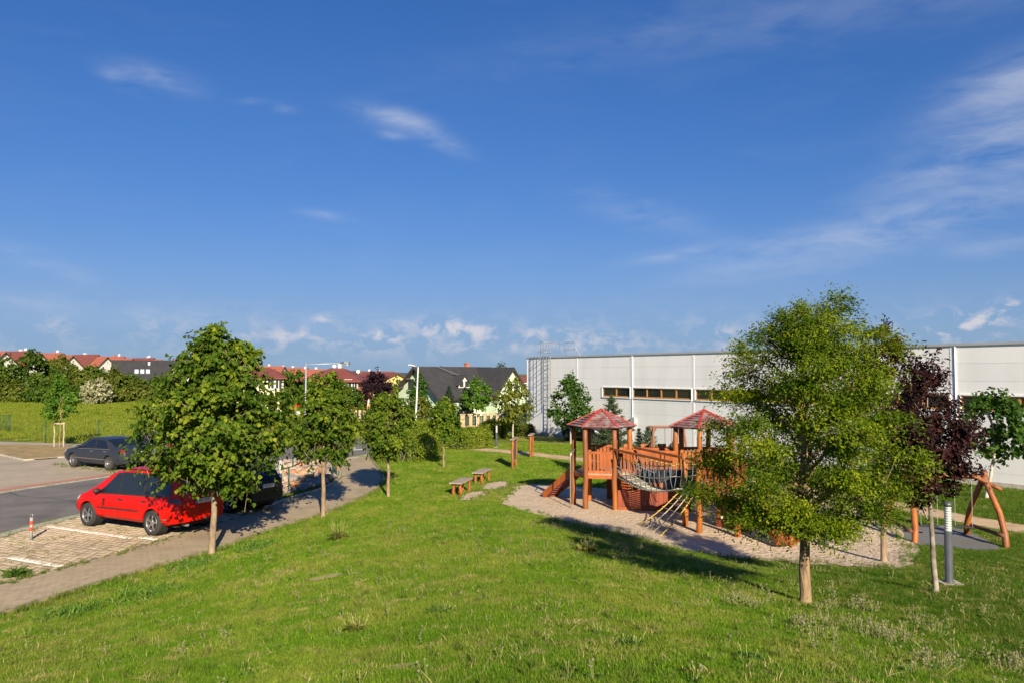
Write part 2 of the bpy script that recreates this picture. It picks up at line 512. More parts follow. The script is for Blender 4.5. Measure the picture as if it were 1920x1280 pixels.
def lawn_material():
    m, t, p = _base('lawn')
    g = N(t, 'ShaderNodeNewGeometry')
    def noise(s, d=4, r=.55):
        n = N(t, 'ShaderNodeTexNoise'); n.inputs['Scale'].default_value = s; n.inputs['Detail'].default_value = d; n.inputs['Roughness'].default_value = r
        lk(t, g.outputs['Position'], n.inputs['Vector']); return n.outputs['Fac']
    def mr(v, a, b):
        n = N(t, 'ShaderNodeMapRange'); n.inputs[1].default_value = a; n.inputs[2].default_value = b; lk(t, v, n.inputs[0]); return n.outputs[0]
    def mix(f, a, b):
        n = N(t, 'ShaderNodeMix', data_type='RGBA'); lk(t, f, n.inputs[0])
        for i, c in ((6, a), (7, b)):
            if isinstance(c, tuple): n.inputs[i].default_value = (*c, 1)
            else: lk(t, c, n.inputs[i])
        return n.outputs[2]
    c = mix(mr(noise(7, 6, .7), .3, .7), (.085, .135, .010), (.170, .235, .025))
    c = mix(mr(noise(.45, 5), .45, .68), c, (.33, .29, .06))
    c = mix(mr(noise(1.9, 5, .65), .60, .74), c, (.32, .26, .12))
    lk(t, c, p.inputs['Base Color'])
    p.inputs['Roughness'].default_value = .9
    p.inputs['Specular IOR Level'].default_value = .15
    bp = N(t, 'ShaderNodeBump'); bp.inputs['Strength'].default_value = .7; bp.inputs['Distance'].default_value = .05
    lk(t, noise(22, 5, .7), bp.inputs['Height']); lk(t, bp.outputs[0], p.inputs['Normal'])
    MATS['lawn'] = m
    return m
ground = link_mesh('ground', np_mesh('ground', np.stack([mx_.ravel(), my_.ravel(), gz], -1), gf, [lawn_material()], smooth=True))
tag(ground, 'green lawn and meadow rolling away to the horizon', 'ground', kind='structure')

def sheet(name, poly, mat, dz, step=.5, parent=None):
    """polygon laid on the terrain, dz above it"""
    b = bmesh.new()
    vs_ = [b.verts.new((p[0], p[1], 0)) for p in poly]
    es = [b.edges.new((vs_[i], vs_[(i + 1) % len(vs_)])) for i in range(len(vs_))]
    bmesh.ops.triangle_fill(b, edges=es, use_beauty=True)
    xs = [p[0] for p in poly]; ys = [p[1] for p in poly]
    for lo, hi, n in ((min(xs), max(xs), (1, 0, 0)), (min(ys), max(ys), (0, 1, 0))):
        k = math.ceil(lo / step) * step
        while k < hi:
            bmesh.ops.bisect_plane(b, geom=b.verts[:] + b.edges[:] + b.faces[:], plane_co=(k * n[0], k * n[1], 0), plane_no=n, dist=1e-5)
            k += step
    hz = Hn(np.array([v.co.x for v in b.verts]), np.array([v.co.y for v in b.verts]))
    for v, z in zip(b.verts, hz): v.co.z = z + dz
    bmesh.ops.recalc_face_normals(b, faces=b.faces)
    if b.faces and sum(f.normal.z for f in b.faces) < 0: bmesh.ops.reverse_faces(b, faces=b.faces)
    me = bpy.data.meshes.new(name); b.to_mesh(me); b.free()
    for f in me.polygons: f.use_smooth = True
    me.materials.append(mat)
    o = link_mesh(name, me, parent)
    if parent is None: o['kind'] = 'structure'
    return o
def strip(name, line, w, h, mat, parent=None, z0=0.0):
    """low kerb along a 2-D line: w wide to its left, top h above the ground"""
    L2 = offset(line, w); mb = MB()
    n = len(line); vs_ = []
    for (a, c) in zip(line, L2):
        za, zc = H(*a), H(*c)
        vs_ += [(a[0], a[1], za - .08), (a[0], a[1], za + h), (c[0], c[1], zc + h), (c[0], c[1], zc - .08)]
    fs = []
    for i in range(n - 1):
        for k in range(3): fs.append((i * 4 + k, i * 4 + k + 1, i * 4 + k + 5, i * 4 + k + 4))
    fs += [(0, 1, 2, 3), ((n - 1) * 4 + 3, (n - 1) * 4 + 2, (n - 1) * 4 + 1, (n - 1) * 4)]
    mb.add(vs_, fs)
    o = mb.build(name, mat, parent)
    if parent is None: o['kind'] = 'structure'
    return o

def P0(l): return [pix_at(u, v, 0) for u, v in l]
def PG(l): return [tuple(G(u, v)[:2]) for u, v in l]

asphalt = M('asphalt', (.150, .137, .122), (.195, .178, .158), 1.2, .88, bump=.5, bscale=90, c3=(.105, .096, .086), s3=.45, coord='Object')
concrete = M('kerb_concrete', (.40, .36, .29), (.50, .45, .37), 5, .85, bump=.3, bscale=60, c3=(.30, .28, .21), s3=2)
paver_m = M('paver_concrete', (.36, .285, .18), (.42, .335, .22), 3, .88, bump=.4, bscale=80, rand=.12, c3=(.31, .245, .155), s3=.8)
joint_m = M('paver_joint_sand', (.25, .195, .12), (.30, .24, .155), 20, .95, bump=.4, bscale=120)
block_m = M('parking_block_concrete', (.31, .245, .16), (.42, .34, .235), 5, .9, bump=.5, bscale=70, rand=.24)
white_block = M('white_painted_block', (.80, .77, .70), (.62, .58, .50), 12, .8, bump=.3, bscale=80)
soil_m = M('parking_joint_soil', (.16, .13, .085), (.24, .20, .13), 9, .95, bump=.6, bscale=50, c3=(.10, .12, .035), s3=2.2)
beige_m = M('beige_paving', (.37, .305, .215), (.43, .36, .26), 2, .88, bump=.3, bscale=60, c3=(.33, .275, .195), s3=.5)
red_m = M('red_paving', (.42, .17, .12), (.50, .22, .16), 6, .88, bump=.3, bscale=60)
dry_m = M('dry_grass_island', (.30, .205, .085), (.40, .28, .12), 5, .95, bump=.8, bscale=30, c3=(.19, .17, .05), s3=1.3)
gravel_m = M('pea_gravel', (.42, .315, .205), (.76, .61, .42), 30, .9, bump=1.0, bscale=9, bdist=.07, c3=(.50, .385, .26), s3=2.2, lo=.3, hi=.7)
dirt_m = M('trodden_earth_path', (.48, .34, .20), (.60, .43, .26), 6, .95, bump=.5, bscale=40, c3=(.42, .30, .17), s3=1.5)
rubber_m = M('grey_safety_surface', (.13, .135, .14), (.18, .185, .19), 20, .9, bump=.6, bscale=70, c3=(.16, .15, .11), s3=1.4)

road_near = curve([(-17, 4), (-15.2, 14), (-14.4, 21.9), (-13.6, 26.3), (-12.2, 31.5), (-10.3, 37.6), (-8.1, 43.9), (-5.5, 50), (-2.2, 57), (1.5, 65), (9, 73.5), (26, 82)], 5)
road_far = curve([(26, 90), (7, 84), (-2, 78), (-6.6, 70), (-9.3, 60), (-11.2, 53.5), (-13.9, 46.6), (-17.2, 35.2), (-19.3, 29.5), (-21.3, 20), (-23, 4)], 5)
road_poly = road_near + road_far
road = sheet('road', road_poly, asphalt, .012, .8)
path_near = curve([pix_at(-170, 1208, 0)] + P0([(0, 1150), (200, 1087), (397, 1031), (500, 994), (605, 961), (690, 924), (714, 905), (716, 890), (702, 869), (693, 853)]), 6)
path_far = curve([pix_at(-170, 1142, 0)] + P0([(0, 1096), (230, 1035), (330, 1004), (440, 972), (545, 936), (600, 919), (630, 904), (640, 889), (630, 875), (610, 868)]), 6)
path_poly = path_near + path_far[::-1]
footpath = sheet('footpath', path_poly, joint_m, .018, .6)
park_far = [p for p in offset(road_near, -.34) if 10 < p[1] < 33]
park_near = [p for p in path_far if 11 < p[1] < 26.2]
park_poly = park_near + [(-9.0, 28.6), (-10.4, 30.6)] + park_far[::-1]
parking = sheet('parking_bay', park_poly, soil_m, .010, .6)
edge = [p for p in road_near if 8 < p[1] < 45]
strip('road_edge_strip', offset(edge, -.33), .32, .030, concrete)
farl = [p for p in road_far if 20 < p[1] < 60]
strip('far_road_edge_strip', offset(farl, -.26), .25, .030, concrete)
# kerb on the lawn side of the footpath, and on the stone-bed side
kerb_line = path_near[::1]
old_kerb = M('weathered_kerb', (.26, .205, .125), (.34, .275, .175), 6, .9, bump=.4, bscale=50, c3=(.17, .15, .07), s3=1.6)
strip('footpath_kerb', offset(kerb_line[1:], -.09), .085, .045, old_kerb)
strip('footpath_inner_kerb', [p for p in path_far if p[1] > 25.8], .085, .09, concrete)
# paved yard left of the road
yard_poly = [(-26.5, 15)] + [p for p in offset(road_far, -.28) if 15 < p[1] < 39.5][::-1] + P0([(330, 856), (255, 846), (160, 832), (0, 827), (-150, 826)]) + [(-38, 30)]
yard = sheet('paved_yard', yard_poly, beige_m, .008, 1.2)
rl = [p for p in road_far if 28.6 < p[1] < 36.2]
sheet('red_paving_strip', offset(rl, -.45) + offset(rl, -.95)[::-1], red_m, .016, .8)
island_poly = P0([(-120, 842), (0, 834.5), (100, 836), (148, 839), (120, 856), (46, 862), (0, 852), (-120, 852)])
island = sheet('dry_island', wobble(island_poly, .05, 2, 4), dry_m, .06, .7)
strip('island_kerb', [p for p in P0([(-120, 852.8), (0, 852.8), (45, 863), (122, 857), (150, 839.5)])], .12, .075, concrete)
# asphalt crack
cr = P0([(18, 922.5), (40, 930), (70, 932), (100, 934), (125, 938), (150, 944)]); ck = curve(cr, 5)
ck = [(x + random.uniform(-.05, .05), y + random.uniform(-.05, .05)) for x, y in ck]
sheet('asphalt_crack', ck + offset(ck, .035)[::-1], M('crack_tar', (.03, .03, .03), (.05, .05, .05)), .017, 5, parent=road)
# zebra crossing (far bend of the road)
white_paint = M('road_paint', (.74, .73, .70), (.58, .57, .54), 4, .7, bump=.2)
za, zb_ = Vector((-9.6, 45.4)), Vector((-13.0, 49.6))
zd = (zb_ - za).normalized(); zn = Vector((-zd.y, zd.x))
for k in range(5):
    c0 = za + zd * (k * 1.0 + .3)
    sheet('crossing_stripe', [tuple(c0 - zn * 1.5), tuple(c0 + zd * .5 - zn * 1.5), tuple(c0 + zd * .5 + zn * 1.5), tuple(c0 + zn * 1.5)], white_paint, .019, 5, parent=road)
# play area gravel, bench patches, dirt path, safety surface, bare soil
gravel_poly = wobble(PG([(942, 942), (956, 925), (978, 909), (1050, 908), (1140, 915), (1215, 903), (1300, 897), (1400, 905), (1500, 922), (1580, 940), (1640, 962), (1690, 1000), (1722, 1036), (1692, 1064), (1650, 1066),
                         (1560, 1060), (1420, 1050), (1320, 1038), (1200, 1010), (1100, 986), (1000, 963)]), .12, 5, 8)
gravel = sheet('gravel_play_area', gravel_poly, gravel_m, .016, .4)
patch_polys = [wobble(PG(l), .05, i, 4) for i, l in enumerate(([(862, 936), (874, 925), (898, 921), (915, 923), (900, 931), (885, 937)], [(904, 915), (915, 906), (940, 902), (955, 905), (950, 914), (925, 917)]))]
for pp in patch_polys: sheet('gravel_patch', pp, gravel_m, .014, .3)
dp = curve([(-5, 49.2), (-1, 46), (2.9, 42), (7, 37), (9.8, 32.6), (11.7, 29.4), (12.9, 26.9), (13.5, 24.7), (14.7, 22.2), (16.6, 18.6), (20, 13)], 6)
dirt_poly = wobble(offset(dp, .68) + offset(dp, -.68)[::-1], .05, 9, 1)
sheet('earth_path', dirt_poly, dirt_m, .012, .6)
rub_poly = wobble(PG([(1655, 982), (1700, 990), (1760, 984), (1822, 1000), (1872, 1026), (1840, 1032), (1770, 1023), (1705, 1018)]), .06, 4, 4)
sheet('swing_safety_surface', rub_poly, rubber_m, .012, .5)
bare = [(757, 1250, .13), (612, 1081, .26), (600, 1094, .15), (1840, 1110, .12), (1600, 1072, .12), (665, 1075, .12), (850, 1046, .12), (520, 1210, .08), (1640, 1190, .12)]
bare_polys = []
for i, (u, v, r_) in enumerate(bare):
    c0 = G(u, v); rg = random.Random(i)
    bare_polys.append([(c0.x + 1.5 * r_ * math.cos(a) * rg.uniform(.6, 1.1), c0.y + r_ * math.sin(a) * rg.uniform(.6, 1.1)) for a in [2 * math.pi * k / 12 for k in range(12)]])
    sheet('bare_soil', bare_polys[-1], M('bare_soil_crumbs', (.38, .26, .14), (.62, .46, .28), 40, .95, bump=.9, bscale=40), .010, .3)
def shrink(poly, d):
    c_ = sum(poly[i][0] * poly[(i + 1) % len(poly)][1] - poly[(i + 1) % len(poly)][0] * poly[i][1] for i in range(len(poly)))
    s_ = 1 if c_ > 0 else -1; out = []
    for i in range(len(poly)):
        a, b = Vector(poly[i - 2]), Vector(poly[(i + 2) % len(poly)]); t = (b - a).normalized()
        out.append((poly[i][0] - t.y * d * s_, poly[i][1] + t.x * d * s_))
    return out
rg_e = random.Random(8)
gravel_in = [(x + rg_e.uniform(-.06, .06), y + rg_e.uniform(-.06, .06)) for x, y in shrink(gravel_poly, .13)]
patch_in = [shrink(p_, .02) for p_ in patch_polys]
paths_excl = [path_poly, park_poly, road_poly, yard_poly, gravel_in, shrink(dirt_poly, .1), rub_poly] + patch_in + [shrink(b_, .03) for b_ in bare_polys[:3]]

# ---- individual pavers and parking blocks: the 300 nearest of each as objects, the rest joined
def paver_mesh(name, lx, ly, h, mat, bv=.008):
    mb = MB(); a, b = lx / 2, ly / 2
    lo = [(-a, -b, -h), (a, -b, -h), (a, b, -h), (-a, b, -h)]; mid = [(x, y, -bv) for x, y, _ in lo]
    top = [(x * (1 - bv / a), y * (1 - bv / b), 0) for x, y, _ in lo]
    f = [(8, 9, 10, 11)]
    for i in range(4):
        j = (i + 1) % 4
        f += [(i, j, j + 4, i + 4), (i + 4, j + 4, j + 8, i + 8)]
    mb.add(lo + mid + top, f)
    return mb.mesh(name, mat)
def lay(poly, ang, px_, py_, bond, shrink=.0):
    ca, sa = math.cos(ang), math.sin(ang); P = np.array(poly)
    q = np.stack([P[:, 0] * ca + P[:, 1] * sa, -P[:, 0] * sa + P[:, 1] * ca], -1)
    out = []
    r0 = math.floor(q[:, 1].min() / py_)
    for r_ in range(r0, int(q[:, 1].max() / py_) + 1):
        for c0 in range(math.floor(q[:, 0].min() / px_), int(q[:, 0].max() / px_) + 2):
            a = (c0 + (.5 if (bond and r_ % 2) else 0)) * px_; b = (r_ + .5) * py_
            out.append((a * ca - b * sa, a * sa + b * ca, r_, c0))
    A = np.array(out)
    keep = np.ones(len(A), bool)
    hx, hy = px_ / 2 - .01, py_ / 2 - .01
    for dx, dy in ((-hx, -hy), (hx, -hy), (hx, hy), (-hx, hy)):
        keep &= inpoly(A[:, 0] + dx * ca - dy * sa, A[:, 1] + dx * sa + dy * ca, poly)
    return A[keep]
def spread(A, ang, me, name, parent, dz, jitter, chooser=None, many=300, lx=.2, ly=.1, mat=None, yaw=0.0):
    vis = np.abs(A[:, 0] / np.maximum(A[:, 1], .1)) < 960 / FPX + .02
    d = np.hypot(A[:, 0], A[:, 1]) + np.where(vis, 0, 100)
    order = np.argsort(d); rg = random.Random(11)
    rest = []
    for k, i in enumerate(order):
        x, y = A[i, 0], A[i, 1]; z = H(x, y) + dz + rg.uniform(-jitter, jitter)
        mesh_ = chooser(A[i]) if chooser else me
        if k < many or mesh_ is not me:
            place(name, mesh_, parent, (x, y, z), (rg.uniform(-.006, .006), rg.uniform(-.006, .006), ang + rg.uniform(-yaw, yaw)))
        else: rest.append((x, y, z, ang + rg.uniform(-yaw, yaw)))
    if rest:
        bv = np.array([v.co[:] for v in me.vertices]); bf = [tuple(p.vertices) for p in me.polygons]
        Rr = np.array(rest); n = len(bv)
        c, s_ = np.cos(Rr[:, 3])[:, None], np.sin(Rr[:, 3])[:, None]
        V = np.stack([bv[:, 0] * c - bv[:, 1] * s_ + Rr[:, :1], bv[:, 0] * s_ + bv[:, 1] * c + Rr[:, 1:2], bv[:, 2] + Rr[:, 2:3]], -1).reshape(-1, 3)
        F = (np.array(bf)[None] + (np.arange(len(Rr)) * n)[:, None, None]).reshape(-1, 4)
        o = link_mesh(name + '_field', np_mesh(name + '_field', V, F, [mat]), parent); o['kind'] = 'stuff'
pang = math.atan2(.949, .316)
pm = paver_mesh('paver', .198, .098, .012, paver_m, .002)
spread(lay(path_poly, pang, .2, .1, True), pang, pm, 'paver', footpath, .023, .0006, mat=paver_m)
bang = math.atan2(.45, -.89)          # bays run along the parked cars
bm_ = paver_mesh('parking_block', .185, .150, .05, block_m, .016)
wm_ = paver_mesh('white_block', .19, .155, .05, white_block, .014)
line_pts = [(Vector(pix_at(*a, 0)), Vector(pix_at(*b, 0))) for a, b in (((66, 986), (282, 1012)), ((-40, 1040), (112, 1061)), ((455, 960), (300, 945)))]
def is_line(a):
    p = Vector((a[0], a[1]))
    for q, w in line_pts:
        dd = (w - q); t = (p - q).dot(dd) / dd.length_squared
        if -.02 < t < 1.02 and (p - q - dd * t).length < .085: return wm_
    return bm_
spread(lay(park_poly, bang, .212, .178, True), bang, bm_, 'parking_block', parking, .034, .006, chooser=is_line, mat=block_m, yaw=.10)

# ------------------------------------------------------------------ sports hall
white_panel = M('white_sandwich_panel', (.85, .86, .86), (.82, .835, .835), .8, .5, rand=.02, bump=.06, bscale=3, c3=(.775, .78, .77), s3=.9, stretch=(1, 1, .22))
white_trim = M('white_trim_metal', (.87, .87, .87), (.83, .83, .83), 2, .4)
grey_trim = M('grey_roof_flashing', (.42, .43, .44), (.47, .48, .49), 2, .45, metal=.2)
plinth_m = M('hall_plinth', (.42, .39, .33), (.52, .49, .42), 3, .9, bump=.3)
oak_m = M('window_oak_frame', (.42, .20, .055), (.50, .25, .075), 8, .5, stretch=(1, 1, 6))
hall_glass = glass_mat('hall_window_glass', (.022, .022, .025), .08)
galv = M('galvanised_steel', (.46, .48, .49), (.38, .40, .42), 7, .4, metal=.7)
HA = Vector((1.15, 59.9)); HD = Vector((.5445, -.8388))
hall = thing('sports_hall', 'long white panel-clad sports hall with a strip of windows', 'building', (HA.x, HA.y, 0), math.atan2(HD.y, HD.x))
HL, HT = 46.0, 5.66
mb = MB(); mb.mm((.05, .06, -1.5), (HL - .05, 26, HT - .02)); mb.build('wall_core', M('hall_core', (.70, .70, .69), (.66, .66, .65)), hall)
mb = MB(); mb.mm((-.02, -.035, -1.5), (HL, .05, .14)); mb.build('plinth', plinth_m, hall)
mb = MB(); mb.mm((0, 0.04, .15), (.1, 26, HT)); mb.build('end_wall', white_panel, hall)
mb = MB(); mb.mm((-.06, -.06, HT), (HL + .1, 26.1, HT + .10)); mb.build('roof_edge', grey_trim, hall)
pil = [0.06, 6.25, 11.86, 17.26, 22.3, 27.2, 32.05, 37.0, 42.0, HL - .1]
wz0, wz1 = 2.98, 3.60
for i, s_ in enumerate(pil):
    w = .16 if i else .12
    mb = MB(); mb.mm((s_ - w / 2, -.012, .14), (s_ + w / 2, .10, HT)); mb.build('pilaster', white_trim, hall)
    if i in (2, 6, 8):
        mb = MB(); mb.tube([(s_ + .14, -.03, .2), (s_ + .14, -.03, HT - .02)], .026, 8); mb.build('downpipe', white_trim, hall, smooth=True)
rows = [HT - .735 * k for k in range(8)][::-1]
rows = [.145] + [z for z in rows if z > .5]
win_bays = {1: (9.03, 11.76, 2), 2: (12.02, 17.1, 4), 3: (17.42, 22.14, 4), 4: (22.46, 27.04, 4), 5: (27.36, 31.9, 4), 6: (32.4, 36.84, 4), 7: (37.16, 41.84, 4)}
for i in range(len(pil) - 1):
    x0, x1 = pil[i] + .085, pil[i + 1] - .085
    for k in range(len(rows) - 1):
        z0, z1 = rows[k] + .003, rows[k + 1] - .003
        segs = [(x0, x1, z0, z1)]
        if i in win_bays and z0 < wz1 and z1 > wz0:
            a, b, _n = win_bays[i]
            segs = [(x0, max(a - .06, x0), z0, z1), (b + .06, x1, z0, z1), (max(a - .06, x0), b + .06, z0, wz0 - .05), (max(a - .06, x0), b + .06, wz1 + .05, z1)]
        for (a0, a1, b0, b1) in segs:
            if a1 - a0 > .03 and b1 - b0 > .03:
                mb = MB(); mb.mm((a0, 0, b0), (a1, .1, b1)); mb.build('panel', white_panel, hall)
    if i in win_bays:
        a, b, n = win_bays[i]
        wo_ = bpy.data.objects.new('window', None); COL.objects.link(wo_); wo_.parent = hall
        for q0, q1 in (((a - .055, -.05, wz1), (b + .055, .11, wz1 + .055)), ((a - .055, -.06, wz0 - .055), (b + .055, .11, wz0)), ((a - .055, -.05, wz0), (a - .004, .11, wz1)), ((b + .004, -.05, wz0), (b + .055, .11, wz1))):
            wn = MB(); wn.mm(q0, q1); wn.build('window_surround', white_trim, wo_)
        for k in range(n + 1):
            xx = a + (b - a) * k / n; fr = MB()
            fr.mm((max(a, xx - .05), .012, wz0 + .002), (min(b, xx + .05), .085, wz1 - .002)); fr.build('window_mullion', oak_m, wo_)
        for z0_, z1_ in ((wz0 + .003, wz0 + .085), (wz1 - .065, wz1 - .003)):
            fr = MB(); fr.mm((a + .05, .016, z0_), (b - .05, .08, z1_)); fr.build('window_rail', oak_m, wo_)
        for k in range(n):
            xa, xb = a + (b - a) * k / n + .05, a + (b - a) * (k + 1) / n - .05
            mb = MB(); mb.mm((xa, .05, wz0 + .085), (xb, .062, wz1 - .065)); mb.build('pane', hall_glass, wo_)
# cage ladder with roof rail
lad = bpy.data.objects.new('roof_ladder', None); COL.objects.link(lad); lad.parent = hall; lad.location = (3.15, 0, 0)
for x in (-.24, .24):
    mb = MB(); mb.tube([(x, -.24, .25), (x, -.24, 6.75)], .03, 6); mb.build('stile', galv, lad)
for k in range(20):
    mb = MB(); mb.tube([(-.24, -.24, .5 + .29 * k), (.24, -.24, .5 + .29 * k)], .016, 5); mb.build('rung', galv, lad)
for k in range(7):
    z = 2.35 + .74 * k
    mb = MB(); mb.tube([(-.24, -.24, z)] + [(-.36 * math.cos(a), -.30 - .62 * math.sin(a), z) for a in [math.pi * j / 10 for j in range(11)]] + [(.24, -.24, z)], .022, 5); mb.build('cage_hoop', galv, lad)
for j in (1, 3, 5, 7, 9):
    a = math.pi * j / 10
    mb = MB(); mb.tube([(-.36 * math.cos(a), -.30 - .62 * math.sin(a), 2.3), (-.36 * math.cos(a), -.30 - .62 * math.sin(a), 6.82)], .018, 5); mb.build('cage_bar', galv, lad)
for k in range(3):
    mb = MB(); mb.tube([(.24 if k % 2 else -.24, -.24, 1 + 2 * k), (.24 if k % 2 else -.24, 0.0, 1 + 2 * k)], .02, 5); mb.build('wall_bracket', galv, lad)
mb = MB()
for a, b in (((.3, -.2, 6.75), (.3, 1.0, 6.75)), ((-.3, -.2, 6.75), (-.3, 1.0, 6.75)), ((.3, 1.0, 6.75), (1.5, 1.0, 6.75)), ((.3, 1.0, 6.25), (1.5, 1.0, 6.25)), ((1.5, 1, HT + .1), (1.5, 1, 6.75)), ((.3, 1, HT + .1), (.3, 1, 6.75)), ((-.3, 1, HT + .1), (-.3, 1, 6.75)), ((1.5, 1, 6.5), (1.6, 1.5, HT + .1)), ((.3, 1, 6.5), (-.1, 1.5, HT + .1))):
    mb.tube([a, b], .022, 5)
mb.build('roof_guard_rail', galv, lad)
mb = MB(); mb.mm((11.97, -.2, 1.0), (12.35, -.002, 1.75)); bevel(mb.build('meter_box', M('grey_meter_box', (.36, .39, .41), (.32, .35, .37), 5, .6), hall), .015)

# ------------------------------------------------------------------ houses
def wall_mat(name, c): return M(name, c, tuple(x * .93 for x in c), 1.5, .9, bump=.15, bscale=20, c3=tuple(x * .9 for x in c), s3=.5)
def roof_mat(name, c, c2=None):
    """tiles: courses and rolls as fine relief"""
    if name in MATS: return MATS[name]
    m, t, p = _base(name)
    tcn = N(t, 'ShaderNodeTexCoord')
    nz = N(t, 'ShaderNodeTexNoise'); nz.inputs['Scale'].default_value = 1.1; nz.inputs['Detail'].default_value = 6; lk(t, tcn.outputs['Object'], nz.inputs[0])
    cr_ = N(t, 'ShaderNodeValToRGB'); cr_.color_ramp.elements[0].position = .3; cr_.color_ramp.elements[1].position = .7
    cr_.color_ramp.elements[0].color = (*c, 1); cr_.color_ramp.elements[1].color = (*(c2 or tuple(x * .75 for x in c)), 1)
    lk(t, nz.outputs['Fac'], cr_.inputs[0]); lk(t, cr_.outputs[0], p.inputs['Base Color'])
    wv = N(t, 'ShaderNodeTexWave', bands_direction='Z'); wv.inputs['Scale'].default_value = 1.5; lk(t, tcn.outputs['Object'], wv.inputs[0])
    bp = N(t, 'ShaderNodeBump'); bp.inputs['Strength'].default_value = .5; bp.inputs['Distance'].default_value = .06
    lk(t, wv.outputs['Fac'], bp.inputs['Height']); lk(t, bp.outputs[0], p.inputs['Normal'])
    p.inputs['Roughness'].default_value = .75
    MATS[name] = m
    return m
pane_m = glass_mat('house_window_glass', (.03, .035, .045), .1)
frame_w = M('white_window_frame', (.78, .78, .76), (.70, .70, .68), 5, .5)
frame_d = M('dark_window_frame', (.06, .05, .045), (.08, .07, .06), 5, .5)
eave_m = M('dark_eaves_timber', (.05, .035, .03), (.08, .055, .045), 4, .7)
def window(parent, c, w, h, axis, frame=None, sill=True, leaves=2):
    """framed window; c = centre on the wall face, axis = outward unit vector (local)"""
    frame = frame or frame_w
    n = Vector(axis); s_ = Vector((-n.y, n.x, 0)); c = Vector(c); mb = MB()
    def bar(a0, a1, z0, z1, d0, d1, b):
        p = [c + s_ * a + Vector((0, 0, z)) + n * d for z in (z0, z1) for a, d in ((a0, d0), (a1, d0), (a1, d1), (a0, d1))]
        b.add(p, [(3, 2, 1, 0), (4, 5, 6, 7), (0, 1, 5, 4), (1, 2, 6, 5), (2, 3, 7, 6), (3, 0, 4, 7)])
    t = .07
    bar(-w / 2, w / 2, h / 2 - t, h / 2, -.05, .03, mb); bar(-w / 2, w / 2, -h / 2, -h / 2 + t, -.05, .03, mb)
    for k in range(leaves + 1):
        a = -w / 2 + (w - t) * k / leaves
        bar(a, a + t, -h / 2 + t, h / 2 - t, -.05, .028, mb)
    if sill: bar(-w / 2 - .06, w / 2 + .06, -h / 2 - .05, -h / 2 - .003, -.05, .09, mb)
    wo_ = mb.build('window', frame, parent)
    for k in range(leaves):
        a = -w / 2 + (w - t) * k / leaves + t; b2 = -w / 2 + (w - t) * (k + 1) / leaves
        mb = MB(); bar(a, b2, -h / 2 + t, h / 2 - t, .0, .012, mb); mb.build('pane', pane_m, wo_)
    return wo_
def gable_block(root, x0, x1, y0, y1, z0, ze, zr, wm, rm, over=.45, along='x', roof_name='roof', gov=.4, eaves=True):
    """walls with two gables, and a pitched roof of two slabs; ridge along local x or y"""
    mb = MB()
    if along == 'x':
        ym = (y0 + y1) / 2
        a = [(x0, y0, z0), (x1, y0, z0), (x1, y1, z0), (x0, y1, z0), (x0, y0, ze), (x1, y0, ze), (x1, y1, ze), (x0, y1, ze), (x0, ym, zr), (x1, ym, zr)]
        mb.add(a, [(0, 1, 5, 4), (2, 3, 7, 6), (1, 2, 6, 9, 5), (3, 0, 4, 8, 7), (4, 5, 9, 8), (6, 7, 8, 9), (3, 2, 1, 0)])
        half = (y1 - y0) / 2; drop = (zr - ze) / half * over
        sl_ = [[(x0 - gov, ym, zr + .06), (x1 + gov, ym, zr + .06), (x1 + gov, yy + sg * over, ze - drop + .06), (x0 - gov, yy + sg * over, ze - drop + .06)] for yy, sg in ((y0, -1), (y1, 1))]
    else:
        xm = (x0 + x1) / 2
        a = [(x0, y0, z0), (x1, y0, z0), (x1, y1, z0), (x0, y1, z0), (x0, y0, ze), (x1, y0, ze), (x1, y1, ze), (x0, y1, ze), (xm, y0, zr), (xm, y1, zr)]
        mb.add(a, [(0, 1, 5, 8, 4), (2, 3, 7, 9, 6), (1, 2, 6, 5), (3, 0, 4, 7), (4, 8, 9, 7), (5, 6, 9, 8), (3, 2, 1, 0)])
        half = (x1 - x0) / 2; drop = (zr - ze) / half * over
        sl_ = [[(xm, y0 - gov, zr + .06), (xm, y1 + gov, zr + .06), (xx + sg * over, y1 + gov, ze - drop + .06), (xx + sg * over, y0 - gov, ze - drop + .06)] for xx, sg in ((x0, -1), (x1, 1))]
    w = mb.build('wall', wm, root)
    for q in sl_:
        v0 = (Vector(q[1]) - Vector(q[0])).cross(Vector(q[2]) - Vector(q[0]))
        if v0.z < 0: q = q[::-1]
        mb = MB(); mb.poly([Vector(p) + Vector((0, 0, .10)) for p in q], .13); r_ = mb.build(roof_name, rm, root)
        if eaves:
            mb = MB(); mb.poly([Vector(p) - Vector((0, 0, .035)) for p in q], .09); mb.build('eaves_board', eave_m, r_)
    return w
def chimney(root, x, y, z0, z1, mat=None, w=.5):
    mb = MB(); mb.mm((x - w / 2, y - w / 2, z0), (x + w / 2, y + w / 2, z1)); mb.mm((x - w / 2 - .06, y - w / 2 - .06, z1), (x + w / 2 + .06, y + w / 2 + .06, z1 + .1))
    return mb.build('chimney', mat or M('chimney_brick', (.42, .16, .09), (.34, .13, .08), 6, .9), root)
